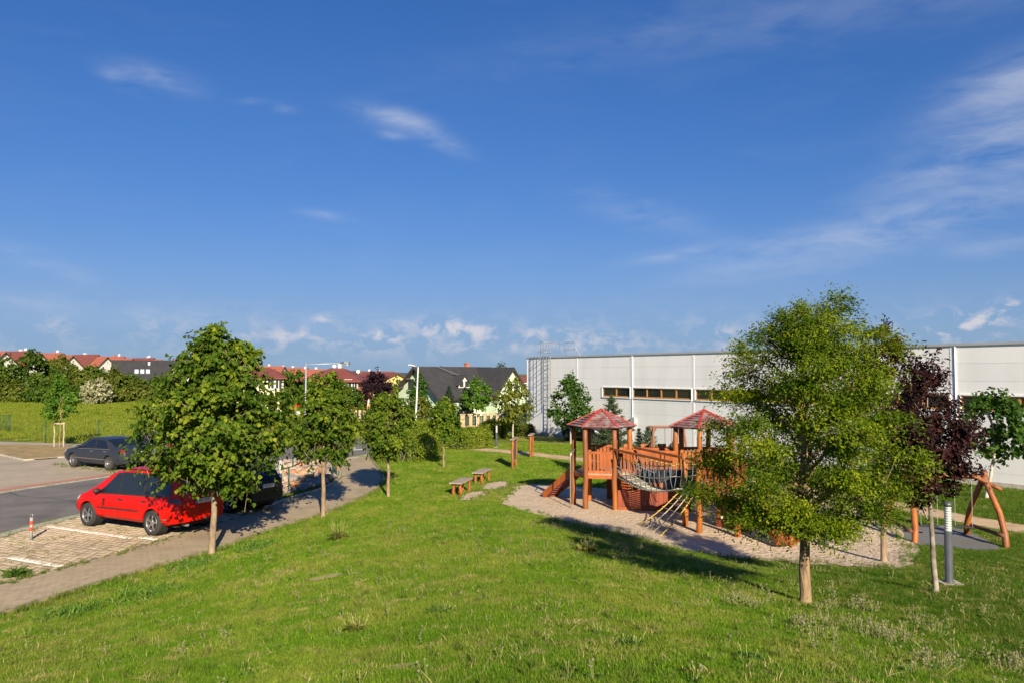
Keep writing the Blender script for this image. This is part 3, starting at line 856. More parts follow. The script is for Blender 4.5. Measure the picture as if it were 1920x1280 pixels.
def hip_house(name, label, u, depth, width, deep, v_eave, v_apex, wm, rm, rz, windows=(), ridge=.25, group=None):
    p = at(u, depth); z = p.z
    root = thing(name, label, 'house', p, rz, group)
    ze = zpix(v_eave, depth) - z; zr = zpix(v_apex, depth) - z
    mb = MB(); mb.mm((-width / 2, -deep / 2, -.5), (width / 2, deep / 2, ze)); mb.build('wall', wm, root)
    o = .55; a, b = width / 2 + o, deep / 2 + o; r_ = width * ridge
    V = [(-a, -b, ze - .1), (a, -b, ze - .1), (a, b, ze - .1), (-a, b, ze - .1), (-r_, 0, zr), (r_, 0, zr)]
    V2 = [(x, y, zz - .16) for x, y, zz in V[:4]]
    mb = MB(); mb.add(V + V2, [(0, 1, 5, 4), (1, 2, 5), (2, 3, 4, 5), (3, 0, 4), (9, 8, 7, 6), (0, 6, 7, 1), (1, 7, 8, 2), (2, 8, 9, 3), (3, 9, 6, 0)])
    ro = mb.build('roof', rm, root)
    for x, zc, w, h in windows: window(root, (x, -deep / 2, zc), w, h, (0, -1, 0))
    return root, ro, ze, zr

terra = roof_mat('terracotta_tiles', (.34, .105, .058), (.26, .08, .05))
darkred = roof_mat('dark_red_tiles', (.20, .055, .04), (.15, .042, .035))
slate = roof_mat('anthracite_tiles', (.045, .044, .046), (.03, .03, .032))
white_w = wall_mat('white_render', (.64, .62, .57)); green_w = wall_mat('pale_green_render', (.53, .65, .48)); orange_w = wall_mat('orange_render', (.66, .26, .16))
cream_w = wall_mat('cream_render', (.66, .60, .42)); yellow_w = wall_mat('yellow_render', (.72, .56, .22))
sat_m = M('white_satellite_dish', (.8, .8, .8), (.7, .7, .7), 3, .5)
def dish(root, x, y, z):
    mb = MB(); mb.lathe([(0.0, 0.0), (.13, .015), (.22, .055), (.27, .09)], 14); o = mb.build('satellite_dish', sat_m, root, True)
    o.location = (x, y, z + .55); o.rotation_euler = (R(70), 0, R(20))
    mb = MB(); mb.tube([(0, 0, -.5), (0, 0, .1)], .03, 5); p = mb.build('mast', galv, root); p.location = (x, y, z + .4)

# pale green house with anthracite roof
gp = at(783, 92.0)
gh = thing('gabled_house', 'pale green house with a dark grey roof and dormer behind the stone-pillar fence', 'house', gp, math.atan2(.71, .70))
zg = gp.z
z_r = zpix(689, 92) - zg; z_e = zpix(741, 88) - zg
gable_block(gh, 0, 11.4, -4.0, 4.0, -1.2, z_e, z_r, green_w, slate, over=.7, gov=.7)
gable_block(gh, 6.9, 11.9, -6.2, 0.0, -1.2, z_e + .2, z_r - .08, green_w, slate, over=.5, along='y', gov=.55)
for y in (-1.2, 1.2): window(gh, (-.003, y, z_e + 1.25), 1.1, 1.2, (-1, 0, 0), frame_d)
window(gh, (-.003, 2.6, 1.4), 1.2, 1.4, (-1, 0, 0)); window(gh, (-.003, -2.3, 1.4), 1.2, 1.4, (-1, 0, 0))
for zz, hh in ((z_e + 1.3, 1.5), (1.5, 1.7)): window(gh, (10.3, -6.2, zz), .62, hh, (0, -1, 0), frame_d, leaves=1)
window(gh, (8.6, -6.2, 1.5), .62, 1.5, (0, -1, 0), frame_d, leaves=1)
window(gh, (4.6, -4.0, 1.3), 1.3, 1.3, (0, -1, 0), frame_d)
window(gh, (1.8, -4.0, 1.4), 1.0, 1.2, (0, -1, 0), frame_d)
# dormer
dm = bpy.data.objects.new('dormer', None); COL.objects.link(dm); dm.parent = gh; dm.location = (4.5, -2.7, z_e + .8)
mb = MB(); mb.add([(-.9, -.5, 0), (.9, -.5, 0), (.9, -.5, .35), (0, -.5, 1.35), (-.9, -.5, .35), (-.9, 2, 0), (.9, 2, 0), (.9, 2, .35), (0, 2, 1.35), (-.9, 2, .35)], [(0, 1, 2, 3, 4), (1, 6, 7, 2), (5, 0, 4, 9), (2, 7, 8, 3), (4, 3, 8, 9)]); mb.build('dormer_wall', white_w, dm)
for sg in (-1, 1):
    q = [(0, -.75, 1.48), (0, 2.2, 1.48), (sg * 1.2, 2.2, .14), (sg * 1.2, -.75, .14)]
    if sg > 0: q = q[::-1]
    mb = MB(); mb.poly([Vector(p) + Vector((0, 0, .1)) for p in q], .12); mb.build('dormer_roof', slate, dm)
for x in (-.42, .42):
    mb = MB(); mb.mm((x - .28, -.53, .1), (x + .28, -.503, .78)); mb.build('pane', pane_m, dm)
chimney(gh, 8.6, .9, z_r - 1.2, z_r + .55)
chimney(gh, 4.2, .6, z_r - .8, z_r + .2, galv, .25)
mb = MB(); mb.tube([(2.7, -.2, z_r + .2), (4.6, -2.5, z_e + 2.2)], .03, 5); mb.build('lightning_wire', galv, gh)
mb = MB(); mb.tube([(.02, -4.06, 0), (.02, -4.06, z_e - .2)], .06, 6); mb.build('downpipe', frame_d, gh)
for a in (-1, 1):
    for k in range(3):
        mb = MB(); yy = a * (1.4 + k * 1.3); mb.beam((-.62, yy, z_r - abs(yy) * (z_r - z_e) / 4.0 - .2), (.1, yy, z_r - abs(yy) * (z_r - z_e) / 4.0 - .2), .14, .2); mb.build('rafter_end', eave_m, gh)

# houses with hipped roofs and beyond
o1, r1, ze1, zr1 = hip_house('hipped_house', 'orange rendered house with dark red hipped roof behind the round purple tree', 632, 118, 8.6, 8, 712, 689.5, orange_w, darkred, R(-4), [(1.6, 4.2, 1.0, 1.5), (2.9, 4.1, 1.2, 1.9), (3.8, 4.2, .9, 1.5), (-1.5, 4.2, 1.0, 1.5)], .12)
o1b = MB(); o1b.mm((2.2, -4.5, 3.1), (3.6, -4.02, 3.2)); o1b.mm((2.2, -4.52, 3.2), (3.6, -4.46, 3.9)); o1b.build('balcony', M('balcony_dark_red', (.2, .04, .03), (.15, .03, .03)), o1)
dish(o1, -.5, .3, zr1 - .3); dish(o1, 3.2, 0.2, zr1 - 1.1); chimney(o1, .3, .6, zr1 - .8, zr1 + .5, white_w)
o2, r2, ze2, zr2 = hip_house('hipped_house', 'cream house with brown-red hipped roof to the right of the big linden crown', 487, 112, 7.2, 7, 706, 689, cream_w, darkred, R(12), [(1.9, 3.75, .95, 1.3), (2.95, 3.75, .95, 1.3), (-1.2, 3.75, .9, 1.2)], .2)
mb = MB(); mb.tube([(.4, -3.56, 0), (.4, -3.56, ze2)], .06, 6); mb.build('downpipe', frame_d, o2)
p = at(728, 150); yh = thing('gabled_house', 'small yellow gabled house with red roof peeping over the purple tree', 'house', p, R(-35))
zz = p.z; gable_block(yh, -6, 2, -3.2, 3.2, -1, zpix(711, 150) - zz, zpix(700, 150) - zz, yellow_w, darkred, .5)
# anthracite-roofed white house with skylights
p = at(214, 138); wh = thing('gabled_house', 'white house with anthracite roof and a row of three skylights', 'house', p, R(26))
zz = p.z; ze_, zr_ = zpix(712, 136) - zz, zpix(676, 138) - zz
gable_block(wh, 0, 10.5, -5, 5, -1, ze_, zr_, white_w, slate, .5)
sk_m = M('skylight_glass', (.55, .62, .68), (.48, .55, .62), 2, .15)
sl_n = Vector((0, -(zr_ - ze_), 5)).normalized()
for x in (3.6, 4.5, 5.4, 9.6):
    t_ = .62; y = -5 * t_; zc = zr_ - (zr_ - ze_) * t_ + .22
    mb = MB(); rot = Matrix.Rotation(math.atan2(zr_ - ze_, 5), 3, 'X'); mb.box((x, y, zc), (.62, 1.2, .09), mat=rot); mb.build('skylight', sk_m, wh)
chimney(wh, 5.6, -1.2, zr_ - 1.6, zr_ - .3, galv, .35)
window(wh, (6, -5, ze_ - 1.5), 1.4, 1.2, (0, -1, 0))
# terrace of red roofs
TERR = 'terraced houses with red roofs behind the thicket'
row = [(-30, 150, 656), (38, 158, 659.5), (98, 166, 663), (165, 180, 665.5), (215, 196, 669), (272, 214, 671.5), (345, 236, 675), (420, 258, 679)]
ords = ['leftmost red-roofed terrace house, cut by the picture edge', 'red-roofed terrace house second from the left behind the big green bush', 'red-roofed terrace house third from the left with white dish on its ridge', 'red-roofed terrace house with white gable left of the anthracite roof',
        'red-roofed terrace house directly behind the anthracite-roofed house', 'red-roofed terrace house just left of the big linden top', 'red-roofed terrace house hidden mostly behind the big linden crown', 'red-roofed terrace house glimpsed through the top of the big linden']
for i, (u, dpt, vr) in enumerate(row):
    p = at(u, dpt); rt = thing('terraced_house', ords[i], 'house', p, R(-20), TERR)
    zr_ = zpix(vr, dpt) - p.z; ze_ = zr_ - 3.6
    gable_block(rt, -4.6, 3.0, -4.5, 4.5, -1, ze_, zr_, white_w, darkred if i % 2 else terra, .5, gov=.35)
    # lower wing with its gable to the right
    gable_block(rt, 3.1, 6.0, -4.2, 3.4, -1, ze_ - .1, zr_ - .45, white_w, terra, .45, gov=.45)
    for y in (-1.2, 1.0): window(rt, (6.0, y, ze_ + .55), .7, .9, (1, 0, 0), leaves=1)
    window(rt, (6.0, -.1, ze_ + 1.9), .4, .4, (1, 0, 0), leaves=1)
    for x in (-2.5, .5): window(rt, (x, -4.5, ze_ - 1.3), 1.2, 1.2, (0, -1, 0))
    if i in (1, 2, 4, 5): dish(rt, 1.5, 0, zr_ - .1)
    chimney(rt, -1.5 + i % 3, .5, zr_ - .7, zr_ + .45, white_w if i % 2 else None, .45)
far = [(500, 190, 687, 'far red-roofed house above the cream house', terra), (545, 200, 690, 'far red-roofed house left of the street lamp mast', terra), (588, 175, 693, 'far orange-gabled house just right of the street lamp mast', terra),
       (706, 205, 697, 'far dark-red roof between the orange house and the purple tree', darkred), (668, 230, 699, 'far low red roof right of the orange house', darkred)]
for u, dpt, vr, lab, rm in far:
    p = at(u, dpt); rt = thing('distant_house', lab, 'house', p, R(-12), 'far houses on the skyline')
    zr_ = zpix(vr, dpt) - p.z
    gable_block(rt, -4.5, 4.5, -4, 4, -1, zr_ - 3.0, zr_, white_w if rm is terra else orange_w, rm, .4)
    gable_block(rt, 2.2, 4.0, -5.4, 0, -1, zr_ - 2.7, zr_ - .7, white_w, rm, .35, along='y', gov=.35)
    for x in (-2.8, -.6): window(rt, (x, -4, zr_ - 4.0), 1.1, 1.2, (0, -1, 0))
    chimney(rt, .5, .4, zr_ - .6, zr_ + .5, white_w, .45); dish(rt, -2, 0, zr_ - .1)
# far wooded ridge on the horizon
mb = MB(); rg = random.Random(5); ps = []
for k in range(61):
    x = -1500 + 50 * k; ps.append((x, 1500, 4.5 + 1 + 5 * math.sin(k * .35) + rg.uniform(-.8, .8)))
mb.add([(x, y - 60, -8) for x, y, z in ps] + [(x, y, z) for x, y, z in ps] + [(x, y + 200, -8) for x, y, z in ps], [(i + 61 * r_, i + 1 + 61 * r_, i + 62 + 61 * r_, i + 61 + 61 * r_) for r_ in (0, 1) for i in range(60)])
hill = mb.build('hills', M('far_woodland', (.05, .075, .06), (.035, .055, .05), .02, .95), None); tag(hill, 'low dark wooded ridge on the horizon', 'hills', kind='structure')
for i, (u, dpt, w, lab) in enumerate(((932, 330, 16, 'far white block beside the birch right of the green house'), (975, 300, 12, 'far low brown-roofed building left of the hall corner'))):
    p = at(u, dpt); rt = thing('distant_building', lab, 'building', p, R(10), 'far buildings left of the hall')
    zr_ = zpix(708 - 3 * i, dpt) - p.z
    gable_block(rt, -w / 2, w / 2, -5, 5, -2, zr_ - 2, zr_, white_w, darkred if i else slate, .4)
    for k in range(4): window(rt, (-w / 2 + w * (k + .5) / 4, -5, zr_ - 3.2), 1.6, 1.3, (0, -1, 0))

# ------------------------------------------------------------------ cars
tyre_m = M('tyre_rubber', (.022, .022, .022), (.035, .034, .032), 20, .85)
rim_m = M('alloy_rim', (.62, .62, .63), (.52, .52, .53), 6, .25, metal=.9)
black_m = M('black_plastic', (.018, .018, .02), (.026, .026, .028), 8, .55)
under_m = M('car_underside', (.012, .012, .012), (.02, .02, .02), 8, .9)
car_glass = glass_mat('car_window_glass', (.010, .012, .015), .03)
tail_m = M('red_tail_lamp', (.28, .008, .008), (.2, .006, .006), 10, .15, coat=.6)
smoke_m = M('smoked_tail_lamp', (.06, .03, .03), (.04, .03, .03), 10, .15, coat=.6)
lamp_m = M('clear_lamp', (.6, .6, .6), (.5, .5, .5), 10, .1, coat=.6)
plate_w = M('number_plate_white', (.78, .78, .76), (.70, .70, .68), 20, .5)
plate_b = M('number_plate_blue', (.02, .06, .35), (.02, .05, .3), 10, .5)
text_m = M('plate_lettering_black', (.012, .012, .012), (.015, .015, .015))
chrome = M('chrome', (.75, .75, .76), (.68, .68, .7), 6, .12, metal=1.0)
def text_mesh(s_, size):
    c = bpy.data.curves.new('lettering', 'FONT'); c.body = s_; c.size = size; c.align_x = 'CENTER'; c.align_y = 'CENTER'; c.extrude = .0015
    o = bpy.data.objects.new('lettering', c); COL.objects.link(o)
    bpy.context.view_layer.update()
    me = bpy.data.meshes.new_from_object(o.evaluated_get(bpy.context.evaluated_depsgraph_get()))
    bpy.data.objects.remove(o, do_unlink=True); bpy.data.curves.remove(c)
    return me
def make_wheel(rr, w, spokes, style):
    t = MB()
    t.lathe([(rr * .64, -w / 2 + .02), (rr * .70, -w / 2), (rr * .92, -w / 2 + .005), (rr * .985, -w / 2 + .035), (rr, -w / 2 + .07), (rr, w / 2 - .07), (rr * .985, w / 2 - .035), (rr * .92, w / 2 - .005), (rr * .70, w / 2), (rr * .64, w / 2 - .02)], 28, axis='Y')
    tm = t.mesh('tyre', tyre_m, True, True)
    r_ = MB(); r_.lathe([(rr * .66, w / 2 - .012), (rr * .64, w / 2 - .006), (rr * .60, w / 2 - .03), (rr * .585, w / 2 - .09)], 28, axis='Y')
    r_.lathe([(.0001, w / 2 - .012), (.05, w / 2 - .012), (.075, w / 2 - .03), (.08, w / 2 - .06)], 14, axis='Y')
    for k in range(spokes):
        a = 2 * math.pi * k / spokes
        for off in ((-.10, .10) if style == 'twin' else (0,)):
            p = (math.cos(a + off) * .05, w / 2 - .03, math.sin(a + off) * .05); q = (math.cos(a + off * .8) * rr * .62, w / 2 - .028, math.sin(a + off * .8) * rr * .62)
            wd = .022 if style == 'twin' else .062
            d = Vector(q) - Vector(p); rot = d.to_track_quat('X', 'Y').to_matrix()
            r_.box((Vector(p) + Vector(q)) / 2, (d.length, .03, wd), mat=rot)
    rm_ = r_.mesh('rim', rim_m, False, True)
    b = MB(); b.lathe([(.0001, w / 2 - .10), (rr * .60, w / 2 - .10), (rr * .62, w / 2 - .05)], 24, axis='Y'); bk = b.mesh('brake_disc', under_m, False, True)
    return tm, rm_, bk
def make_car(name, label, sp, paint, loc, heading, group, glass=None):
    root = thing(name, label, 'car', loc, heading, group)
    L2, W2 = sp['L'] / 2, sp['W'] / 2
    tx, tz = zip(*sp['top'])
    smooth_top = lambda x: float(np.interp(x, tx, tz))
    bx_, bz_ = zip(*sp['belt'])
    def sec(x):
        zt = smooth_top(x); belt = float(np.interp(x, bx_, bz_)); zb = sp['sill'] + .10 * max(0, (abs(x) - (L2 - .5)) / .5)
        e = max(0.0, (abs(x) - (L2 - .62)) / .62); pl = 1 - sp['round'] * e ** 2.4
        bw = W2 * pl; sh = min(belt, zt - .045); g = min(1, max(0, (zt - belt) / .32)); g = g * g * (3 - 2 * g)
        l = lambda a, b: a + (b - a) * g
        y6 = l(bw * .87, bw * sp['tumble'])
        return [(0, zb), (bw * .86, zb), (bw * .965, zb + .09), (bw, zb + .46 * (sh - zb)), (bw * .988, zb + .80 * (sh - zb)), (bw * .945, sh),
                (y6, l(zt - .028, belt + .90 * (zt - belt))), (l(bw * .72, y6 * .91), l(zt - .010, zt - .022)), (y6 * .55, zt - .003), (0, zt)]
    def S(x, q, sd=1):
        s_ = sec(x); i = min(int(q), 8); f = q - i
        return Vector((x, sd * (s_[i][0] + (s_[i + 1][0] - s_[i][0]) * f), s_[i][1] + (s_[i + 1][1] - s_[i][1]) * f))
    def So(x, q, sd, off):
        e = .02
        du = S(min(x + e, L2), q, sd) - S(max(x - e, -L2), q, sd); dq = S(x, min(q + .05, 9), sd) - S(x, max(q - .05, 0), sd)
        n = du.cross(dq)
        if n.length < 1e-9: n = Vector((0, sd, 0))
        n.normalize(); c = Vector((x, 0, .7))
        if n.dot(S(x, q, sd) - c) < 0: n = -n
        return S(x, q, sd) + n * off
    xs = sorted(set([round(v, 3) for v in np.linspace(-L2, L2, 54)] + [round(-L2 + d, 3) for d in (.015, .04, .08, .14)] + [round(L2 - d, 3) for d in (.015, .04, .08, .14)] + [round(v, 3) for v in tx if abs(v) < L2]))
    V = []; F = []; n = 18
    for x in xs:
        s_ = sec(x); ring = [(x, y, z) for y, z in s_] + [(x, -y, z) for y, z in s_[8:0:-1]]
        V += ring
    for i in range(len(xs) - 1):
        for k in range(n):
            k2 = (k + 1) % n; F.append((i * n + k, (i + 1) * n + k, (i + 1) * n + k2, i * n + k2))
    F.append(tuple(range(n))); F.append(tuple((len(xs) - 1) * n + k for k in range(n - 1, -1, -1)))
    mb = MB(); mb.add(V, F)
    body = mb.build('body', paint, root, True)
    rr, ww = sp['wheel']
    cut = MB()
    for wx in sp['axles']:
        for sd in (-1, 1):
            cut.lathe([(.0001, sd * (W2 + .3)), (rr * 1.13, sd * (W2 + .3)), (rr * 1.13, sd * (W2 - .30)), (.0001, sd * (W2 - .30))], 28, (wx, 0, rr + .01), 'Y')
    co = cut.build('arch_cutter', under_m, root)
    md = body.modifiers.new('b', 'BOOLEAN'); md.operation = 'DIFFERENCE'; md.object = co; md.solver = 'EXACT'
    bpy.context.view_layer.update()
    me = bpy.data.meshes.new_from_object(body.evaluated_get(bpy.context.evaluated_depsgraph_get()))
    body.modifiers.clear(); body.data = me; bpy.data.objects.remove(co, do_unlink=True)
    me.polygons.foreach_set('use_smooth', [True] * len(me.polygons)); me.set_sharp_from_angle(angle=R(38))
    wm = sp['wheel_mesh']
    for wx in sp['axles']:
        for sd in (-1, 1):
            lb = MB(); lb.lathe([(rr * 1.12, sd * (W2 - .29)), (rr * 1.12, sd * (W2 - .045))], 24, (wx, 0, rr + .01), 'Y'); lb.build('wheel_arch', under_m, root)
            e = bpy.data.objects.new('wheel', None); COL.objects.link(e); e.parent = root; e.location = (wx, sd * (W2 - .115), rr); e.rotation_euler = (0, random.uniform(0, 1), 0 if sd > 0 else math.pi)
            for nm, m_ in zip(('tyre', 'rim', 'brake_disc'), wm): place(nm, m_, e, (0, 0, 0))
    def pane(nm, mat, xb0, xb1, xt0, xt1, q0, q1, sd, off=.006, nx=8, nq=4):
        P = []; Fq = []
        for j in range(nq + 1):
            b = j / nq
            for i in range(nx + 1):
                a = i / nx; P.append(So((xb0 + (xb1 - xb0) * a) * (1 - b) + (xt0 + (xt1 - xt0) * a) * b, q0 + (q1 - q0) * b, sd, off))
        for j in range(nq):
            for i in range(nx):
                k = j * (nx + 1) + i; Fq.append((k, k + 1, k + nx + 2, k + nx + 1))
        m_ = MB(); m_.add(P, Fq); return m_.build(nm, mat, root, True)
    gl = glass or car_glass
    for sd in (-1, 1):
        for k, w_ in enumerate(sp['dlo']): pane('window_surround', black_m, *w_, sd, .004)
        for w_ in sp['side']: pane('side_window', gl, *w_, sd, .008)
        for w_ in sp['tail']: pane('tail_light', sp['tail_mat'], *w_, sd, .007)
        for w_ in sp['head']: pane('headlight', lamp_m, *w_, sd, .007)
        if sp.get('rub'): pane('rub_strip', black_m, *sp['rub'], sd, .012)
        for hx, hq in sp['handles']:
            c = So(hx, hq, sd, .012); m_ = MB(); m_.box(c, (.17, .035, .032)); m_.build('door_handle', black_m if sp.get('rub') else chrome, root)
        c = So(sp['mirror'], 5.15, sd, .10); m_ = MB(); m_.lathe([(.001, -.09), (.075, -.07), (.10, 0), (.085, .07), (.001, .09)], 12, (0, 0, 0), 'X')
        mo = m_.build('wing_mirror', sp['mirror_mat'], root, True); mo.location = c + Vector((0, 0, .02)); mo.scale = (.75, 1.05, .8)
        for x in sp['seams']:
            m_ = MB(); m_.tube([So(x + (.02 * (q - 3)), q, sd, .001) for q in np.linspace(1.6, 5.0, 9)], .005, 4); m_.build('door_seam', black_m, root)
        for xa_, xb_ in ((-L2 + .05, -L2 + .62), (L2 - .45, L2 - .05)):
            m_ = MB(); m_.tube([So(x, 3.25, sd, .001) for x in np.linspace(xa_, xb_, 6)], .005, 4); m_.build('bumper_seam', black_m, root)
        if sp.get('rails'):
            a, b = sp['rails']
            m_ = MB(); m_.tube([So(a + (b - a) * t, 6.6, sd, .035 if .05 < t < .95 else .0) for t in np.linspace(0, 1, 12)], .017, 6); m_.build('roof_rail', black_m, root, True)
    # front and rear glass
    for nm, (x0, x1) in (('windscreen', sp['wind']), ('rear_window', sp['rear'])):
        P = []; Fq = []; nx, ny = 8, 12
        for i in range(nx + 1):
            for j in range(ny + 1):
                t = -1 + 2 * j / ny; q = 9 - abs(t) * (9 - sp['wq']); P.append(So(x0 + (x1 - x0) * i / nx, q, 1 if t >= 0 else -1, .007))
        for i in range(nx):
            for j in range(ny):
                k = i * (ny + 1) + j; Fq.append((k, k + 1, k + ny + 2, k + ny + 1))
        m_ = MB(); m_.add(P, Fq); m_.build(nm, gl, root, True)
    # plates, bumpers, underside
    for end, zp in ((-1, sp['plate_z']), (1, .42)):
        tl = sp.get('plate_tilt', 0) if end < 0 else 0
        zt_ = smooth_top(end * L2)
        xx = end * (L2 + .012) if zp < zt_ else None
        if xx is None:
            # on the sloping tailgate: walk in until the outline passes the plate height
            x = end * L2
            while smooth_top(x) < zp: x -= end * .005
            xx = x + end * .03
        rot = Matrix.Rotation(end * math.pi / 2, 3, 'Z') @ Matrix.Rotation(math.pi / 2 - tl, 3, 'X')
        m_ = MB(); m_.box((xx, 0, zp), (.52, .115, .014), mat=rot); po = m_.build('number_plate', plate_w, root)
        nrm = rot @ Vector((0, 0, 1)); sx = rot @ Vector((1, 0, 0))
        m_ = MB(); m_.box(Vector((xx, 0, zp)) + nrm * .004 - sx * .237, (.042, .11, .012), mat=rot); m_.build('plate_band', plate_b, po)
        tm_ = sp['plate_mesh'].copy(); tm_.materials.clear(); tm_.materials.append(text_m)
        to = link_mesh('plate_lettering', tm_, po); to.matrix_local = Matrix.Translation(Vector((xx, 0, zp)) + nrm * .0085 + sx * .02) @ rot.to_4x4()
    m_ = MB(); m_.mm((-L2 + .35, -W2 + .3, sp['sill'] - .07), (L2 - .35, W2 - .3, sp['sill'] + .02)); m_.build('underbody', under_m, root)
    m_ = MB(); m_.box((-L2 + .25, .42, sp['sill'] - .01), (.3, .06, .06)); m_.build('exhaust', galv, root)
    return root, So
paint = lambda nm, c, met=0.0: M(nm, c, tuple(x * .93 for x in c), 1.5, .40, metal=met, coat=.22, spec=.25)
red_p = paint('red_car_paint', (.56, .005, .001))
navy_p = paint('navy_car_paint', (.006, .007, .016), .2)
grey_p = paint('graphite_car_paint', (.045, .052, .070), .45)
silver_p = paint('silver_car_paint', (.30, .33, .37), .6)
w_twin = make_wheel(.345, .215, 5, 'twin'); w_bold = make_wheel(.325, .205, 7, 'bold'); w_five = make_wheel(.32, .205, 6, 'bold')
mpv = dict(L=4.64, W=1.84, round=.22, tumble=.80, sill=.30, wheel=(.345, .215), wheel_mesh=w_twin, axles=(-1.33, 1.50),
           top=[(-2.32, .80), (-2.305, .98), (-2.28, 1.12), (-2.22, 1.38), (-2.13, 1.62), (-2.0, 1.70), (-1.4, 1.755), (-.6, 1.78), (.05, 1.755), (.45, 1.67), (.85, 1.47), (1.3, 1.20), (1.62, 1.05), (1.95, .92), (2.15, .82), (2.27, .70), (2.32, .58)],
           belt=[(-2.32, 1.04), (-1.2, 1.01), (.9, .97), (1.6, .95), (2.4, .9)], dlo=[(-2.05, 1.30, -1.97, .35, 5.05, 5.97)],
           side=[(-2.0, -.98, -1.93, -.96, 5.12, 5.92), (-.90, .10, -.88, .08, 5.12, 5.92), (.18, 1.16, .14, .40, 5.12, 5.90)],
           tail=[(-2.30, -1.98, -2.27, -1.94, 4.25, 4.95)], head=[(1.92, 2.24, 1.88, 2.18, 4.1, 5.0)], tail_mat=smoke_m, rub=(-.78, 1.02, -.78, 1.02, 2.95, 3.12), handles=[(.02, 4.3), (-.98, 4.3)], mirror=1.02, mirror_mat=black_m,
           seams=[.14, -.92, 1.12], rails=(-1.75, .15), wind=(.55, 1.42), rear=(-2.265, -2.15), wq=6.5, plate_z=.93, plate_mesh=text_mesh('4B5 4703', .098))
sedan = dict(L=4.80, W=1.78, round=.24, tumble=.74, sill=.25, wheel=(.325, .205), wheel_mesh=w_bold, axles=(-1.40, 1.42),
             top=[(-2.40, .70), (-2.385, .90), (-2.34, .985), (-2.2, 1.02), (-1.95, 1.045), (-1.75, 1.07), (-1.3, 1.28), (-.95, 1.41), (-.5, 1.465), (0, 1.47), (.3, 1.44), (.7, 1.28), (1.2, 1.02), (1.5, .95), (1.95, .87), (2.2, .78), (2.34, .68), (2.40, .56)],
             belt=[(-2.4, .98), (-1.5, .95), (.9, .90), (1.6, .88), (2.4, .8)], dlo=[(-1.42, 1.02, -.98, .22, 5.06, 5.97)],
             side=[(-1.30, -.36, -.95, -.30, 5.14, 5.90), (-.28, .94, -.22, .20, 5.14, 5.90)], tail=[(-2.38, -2.12, -2.37, -2.12, 4.0, 4.97)], head=[(2.0, 2.33, 1.95, 2.26, 4.0, 5.0)], tail_mat=tail_m,
             handles=[(-.12, 4.35), (-1.15, 4.35)], mirror=.92, mirror_mat=grey_p, seams=[-.32, .98], wind=(.45, 1.16), rear=(-1.66, -.98), wq=6.5, plate_z=.82, plate_mesh=text_mesh('4S2 5394', .098))
hatch = dict(L=4.35, W=1.78, round=.28, tumble=.75, sill=.27, wheel=(.32, .205), wheel_mesh=w_five, axles=(-1.28, 1.32),
             top=[(-2.175, .70), (-2.16, .92), (-2.10, 1.06), (-1.95, 1.24), (-1.72, 1.44), (-1.5, 1.49), (-.8, 1.54), (-.2, 1.55), (.2, 1.50), (.7, 1.30), (1.2, 1.04), (1.5, .96), (1.85, .87), (2.05, .76), (2.175, .58)],
             belt=[(-2.2, 1.02), (-1.4, .98), (.9, .93), (1.5, .90), (2.2, .84)], dlo=[(-1.75, 1.08, -1.5, .2, 5.06, 5.97)],
             side=[(-1.66, -1.05, -1.45, -1.0, 5.14, 5.9), (-.98, .0, -.94, -.02, 5.14, 5.9), (.07, 1.0, .03, .2, 5.14, 5.9)], tail=[(-2.15, -1.88, -2.08, -1.85, 4.1, 5.0)], head=[(1.75, 2.1, 1.7, 2.0, 4.0, 5.0)], tail_mat=tail_m,
             handles=[(-.05, 4.35), (-1.0, 4.35)], mirror=.95, mirror_mat=black_m, seams=[.03, -1.0], wind=(.45, 1.14), rear=(-2.04, -1.76), wq=6.5, plate_z=.84, plate_mesh=text_mesh('4S6 4918', .098))
hd = math.atan2(.47, -.88); fw = Vector((-.882, .471)); lf = Vector((-.471, -.882))
def park(front, rear, sp):
    """root position from the ground contact of the near-side wheels"""
    c = (Vector(front) + Vector(rear)) / 2
    off = sum(sp['axles']) / 2
    return c - fw * off - lf * (sp['W'] / 2 - .03)
c = park(pix_at(163, 986, .034), pix_at(285, 1003, .034), mpv)
car1, _ = make_car('parked_car', 'red people carrier parked nearest the white bay line', mpv, red_p, (c.x, c.y, .034), hd, 'cars in the parking bays')
m_ = MB(); m_.lathe([(.001, 0), (.035, .01), (.04, .035), (.001, .06)], 10); tb = m_.build('tow_ball', galv, car1, True); tb.location = (-2.40, .0, .42)
m_ = MB(); m_.box((-2.30, -.1, .40), (.2, .05, .05)); m_.build('tow_bar', black_m, car1)
emb = M('dark_scuffs', (.03, .01, .01), (.05, .012, .012), 9, .6)
m_ = MB()
for k in range(4): m_.tube([_(.78 + .02 * (k % 2), 4.25 - .26 * k, 1, .004), _(.70, 4.17 - .26 * k, 1, .006), _(.80, 4.05 - .26 * k, 1, .004)], .018, 5)
m_.build('door_emblem', emb, car1)
m_ = MB(); m_.box(_(-1.86, 2.35, 1, .008), (.18, .012, .03)); m_.build('side_reflector', chrome, car1)
m_ = MB(); m_.box((-2.325, .0, 1.05), (.012, .15, .055)); m_.build('tailgate_badge', chrome, car1)
c2 = Vector(pix_at(424, 962, .03)) + fw * (-hatch['axles'][0]) - lf * (hatch['W'] / 2)
car2, _ = make_car('parked_car', 'dark navy hatchback half hidden behind the big linden', hatch, navy_p, (c2.x, c2.y, .034), hd, 'cars in the parking bays')
c3 = park(pix_at(136, 873, .02), pix_at(204, 882.5, .02), sedan)
hd3 = math.atan2(.50, -.866); 
car3, _ = make_car('parked_car', 'dark grey saloon parked across the road', sedan, grey_p, (c3.x, c3.y, .02), hd3, 'cars across the road')
m_ = MB(); m_.mm((-1.25, .893, .47), (1.2, .902, .50)); m_.build('chrome_strip', chrome, car3)
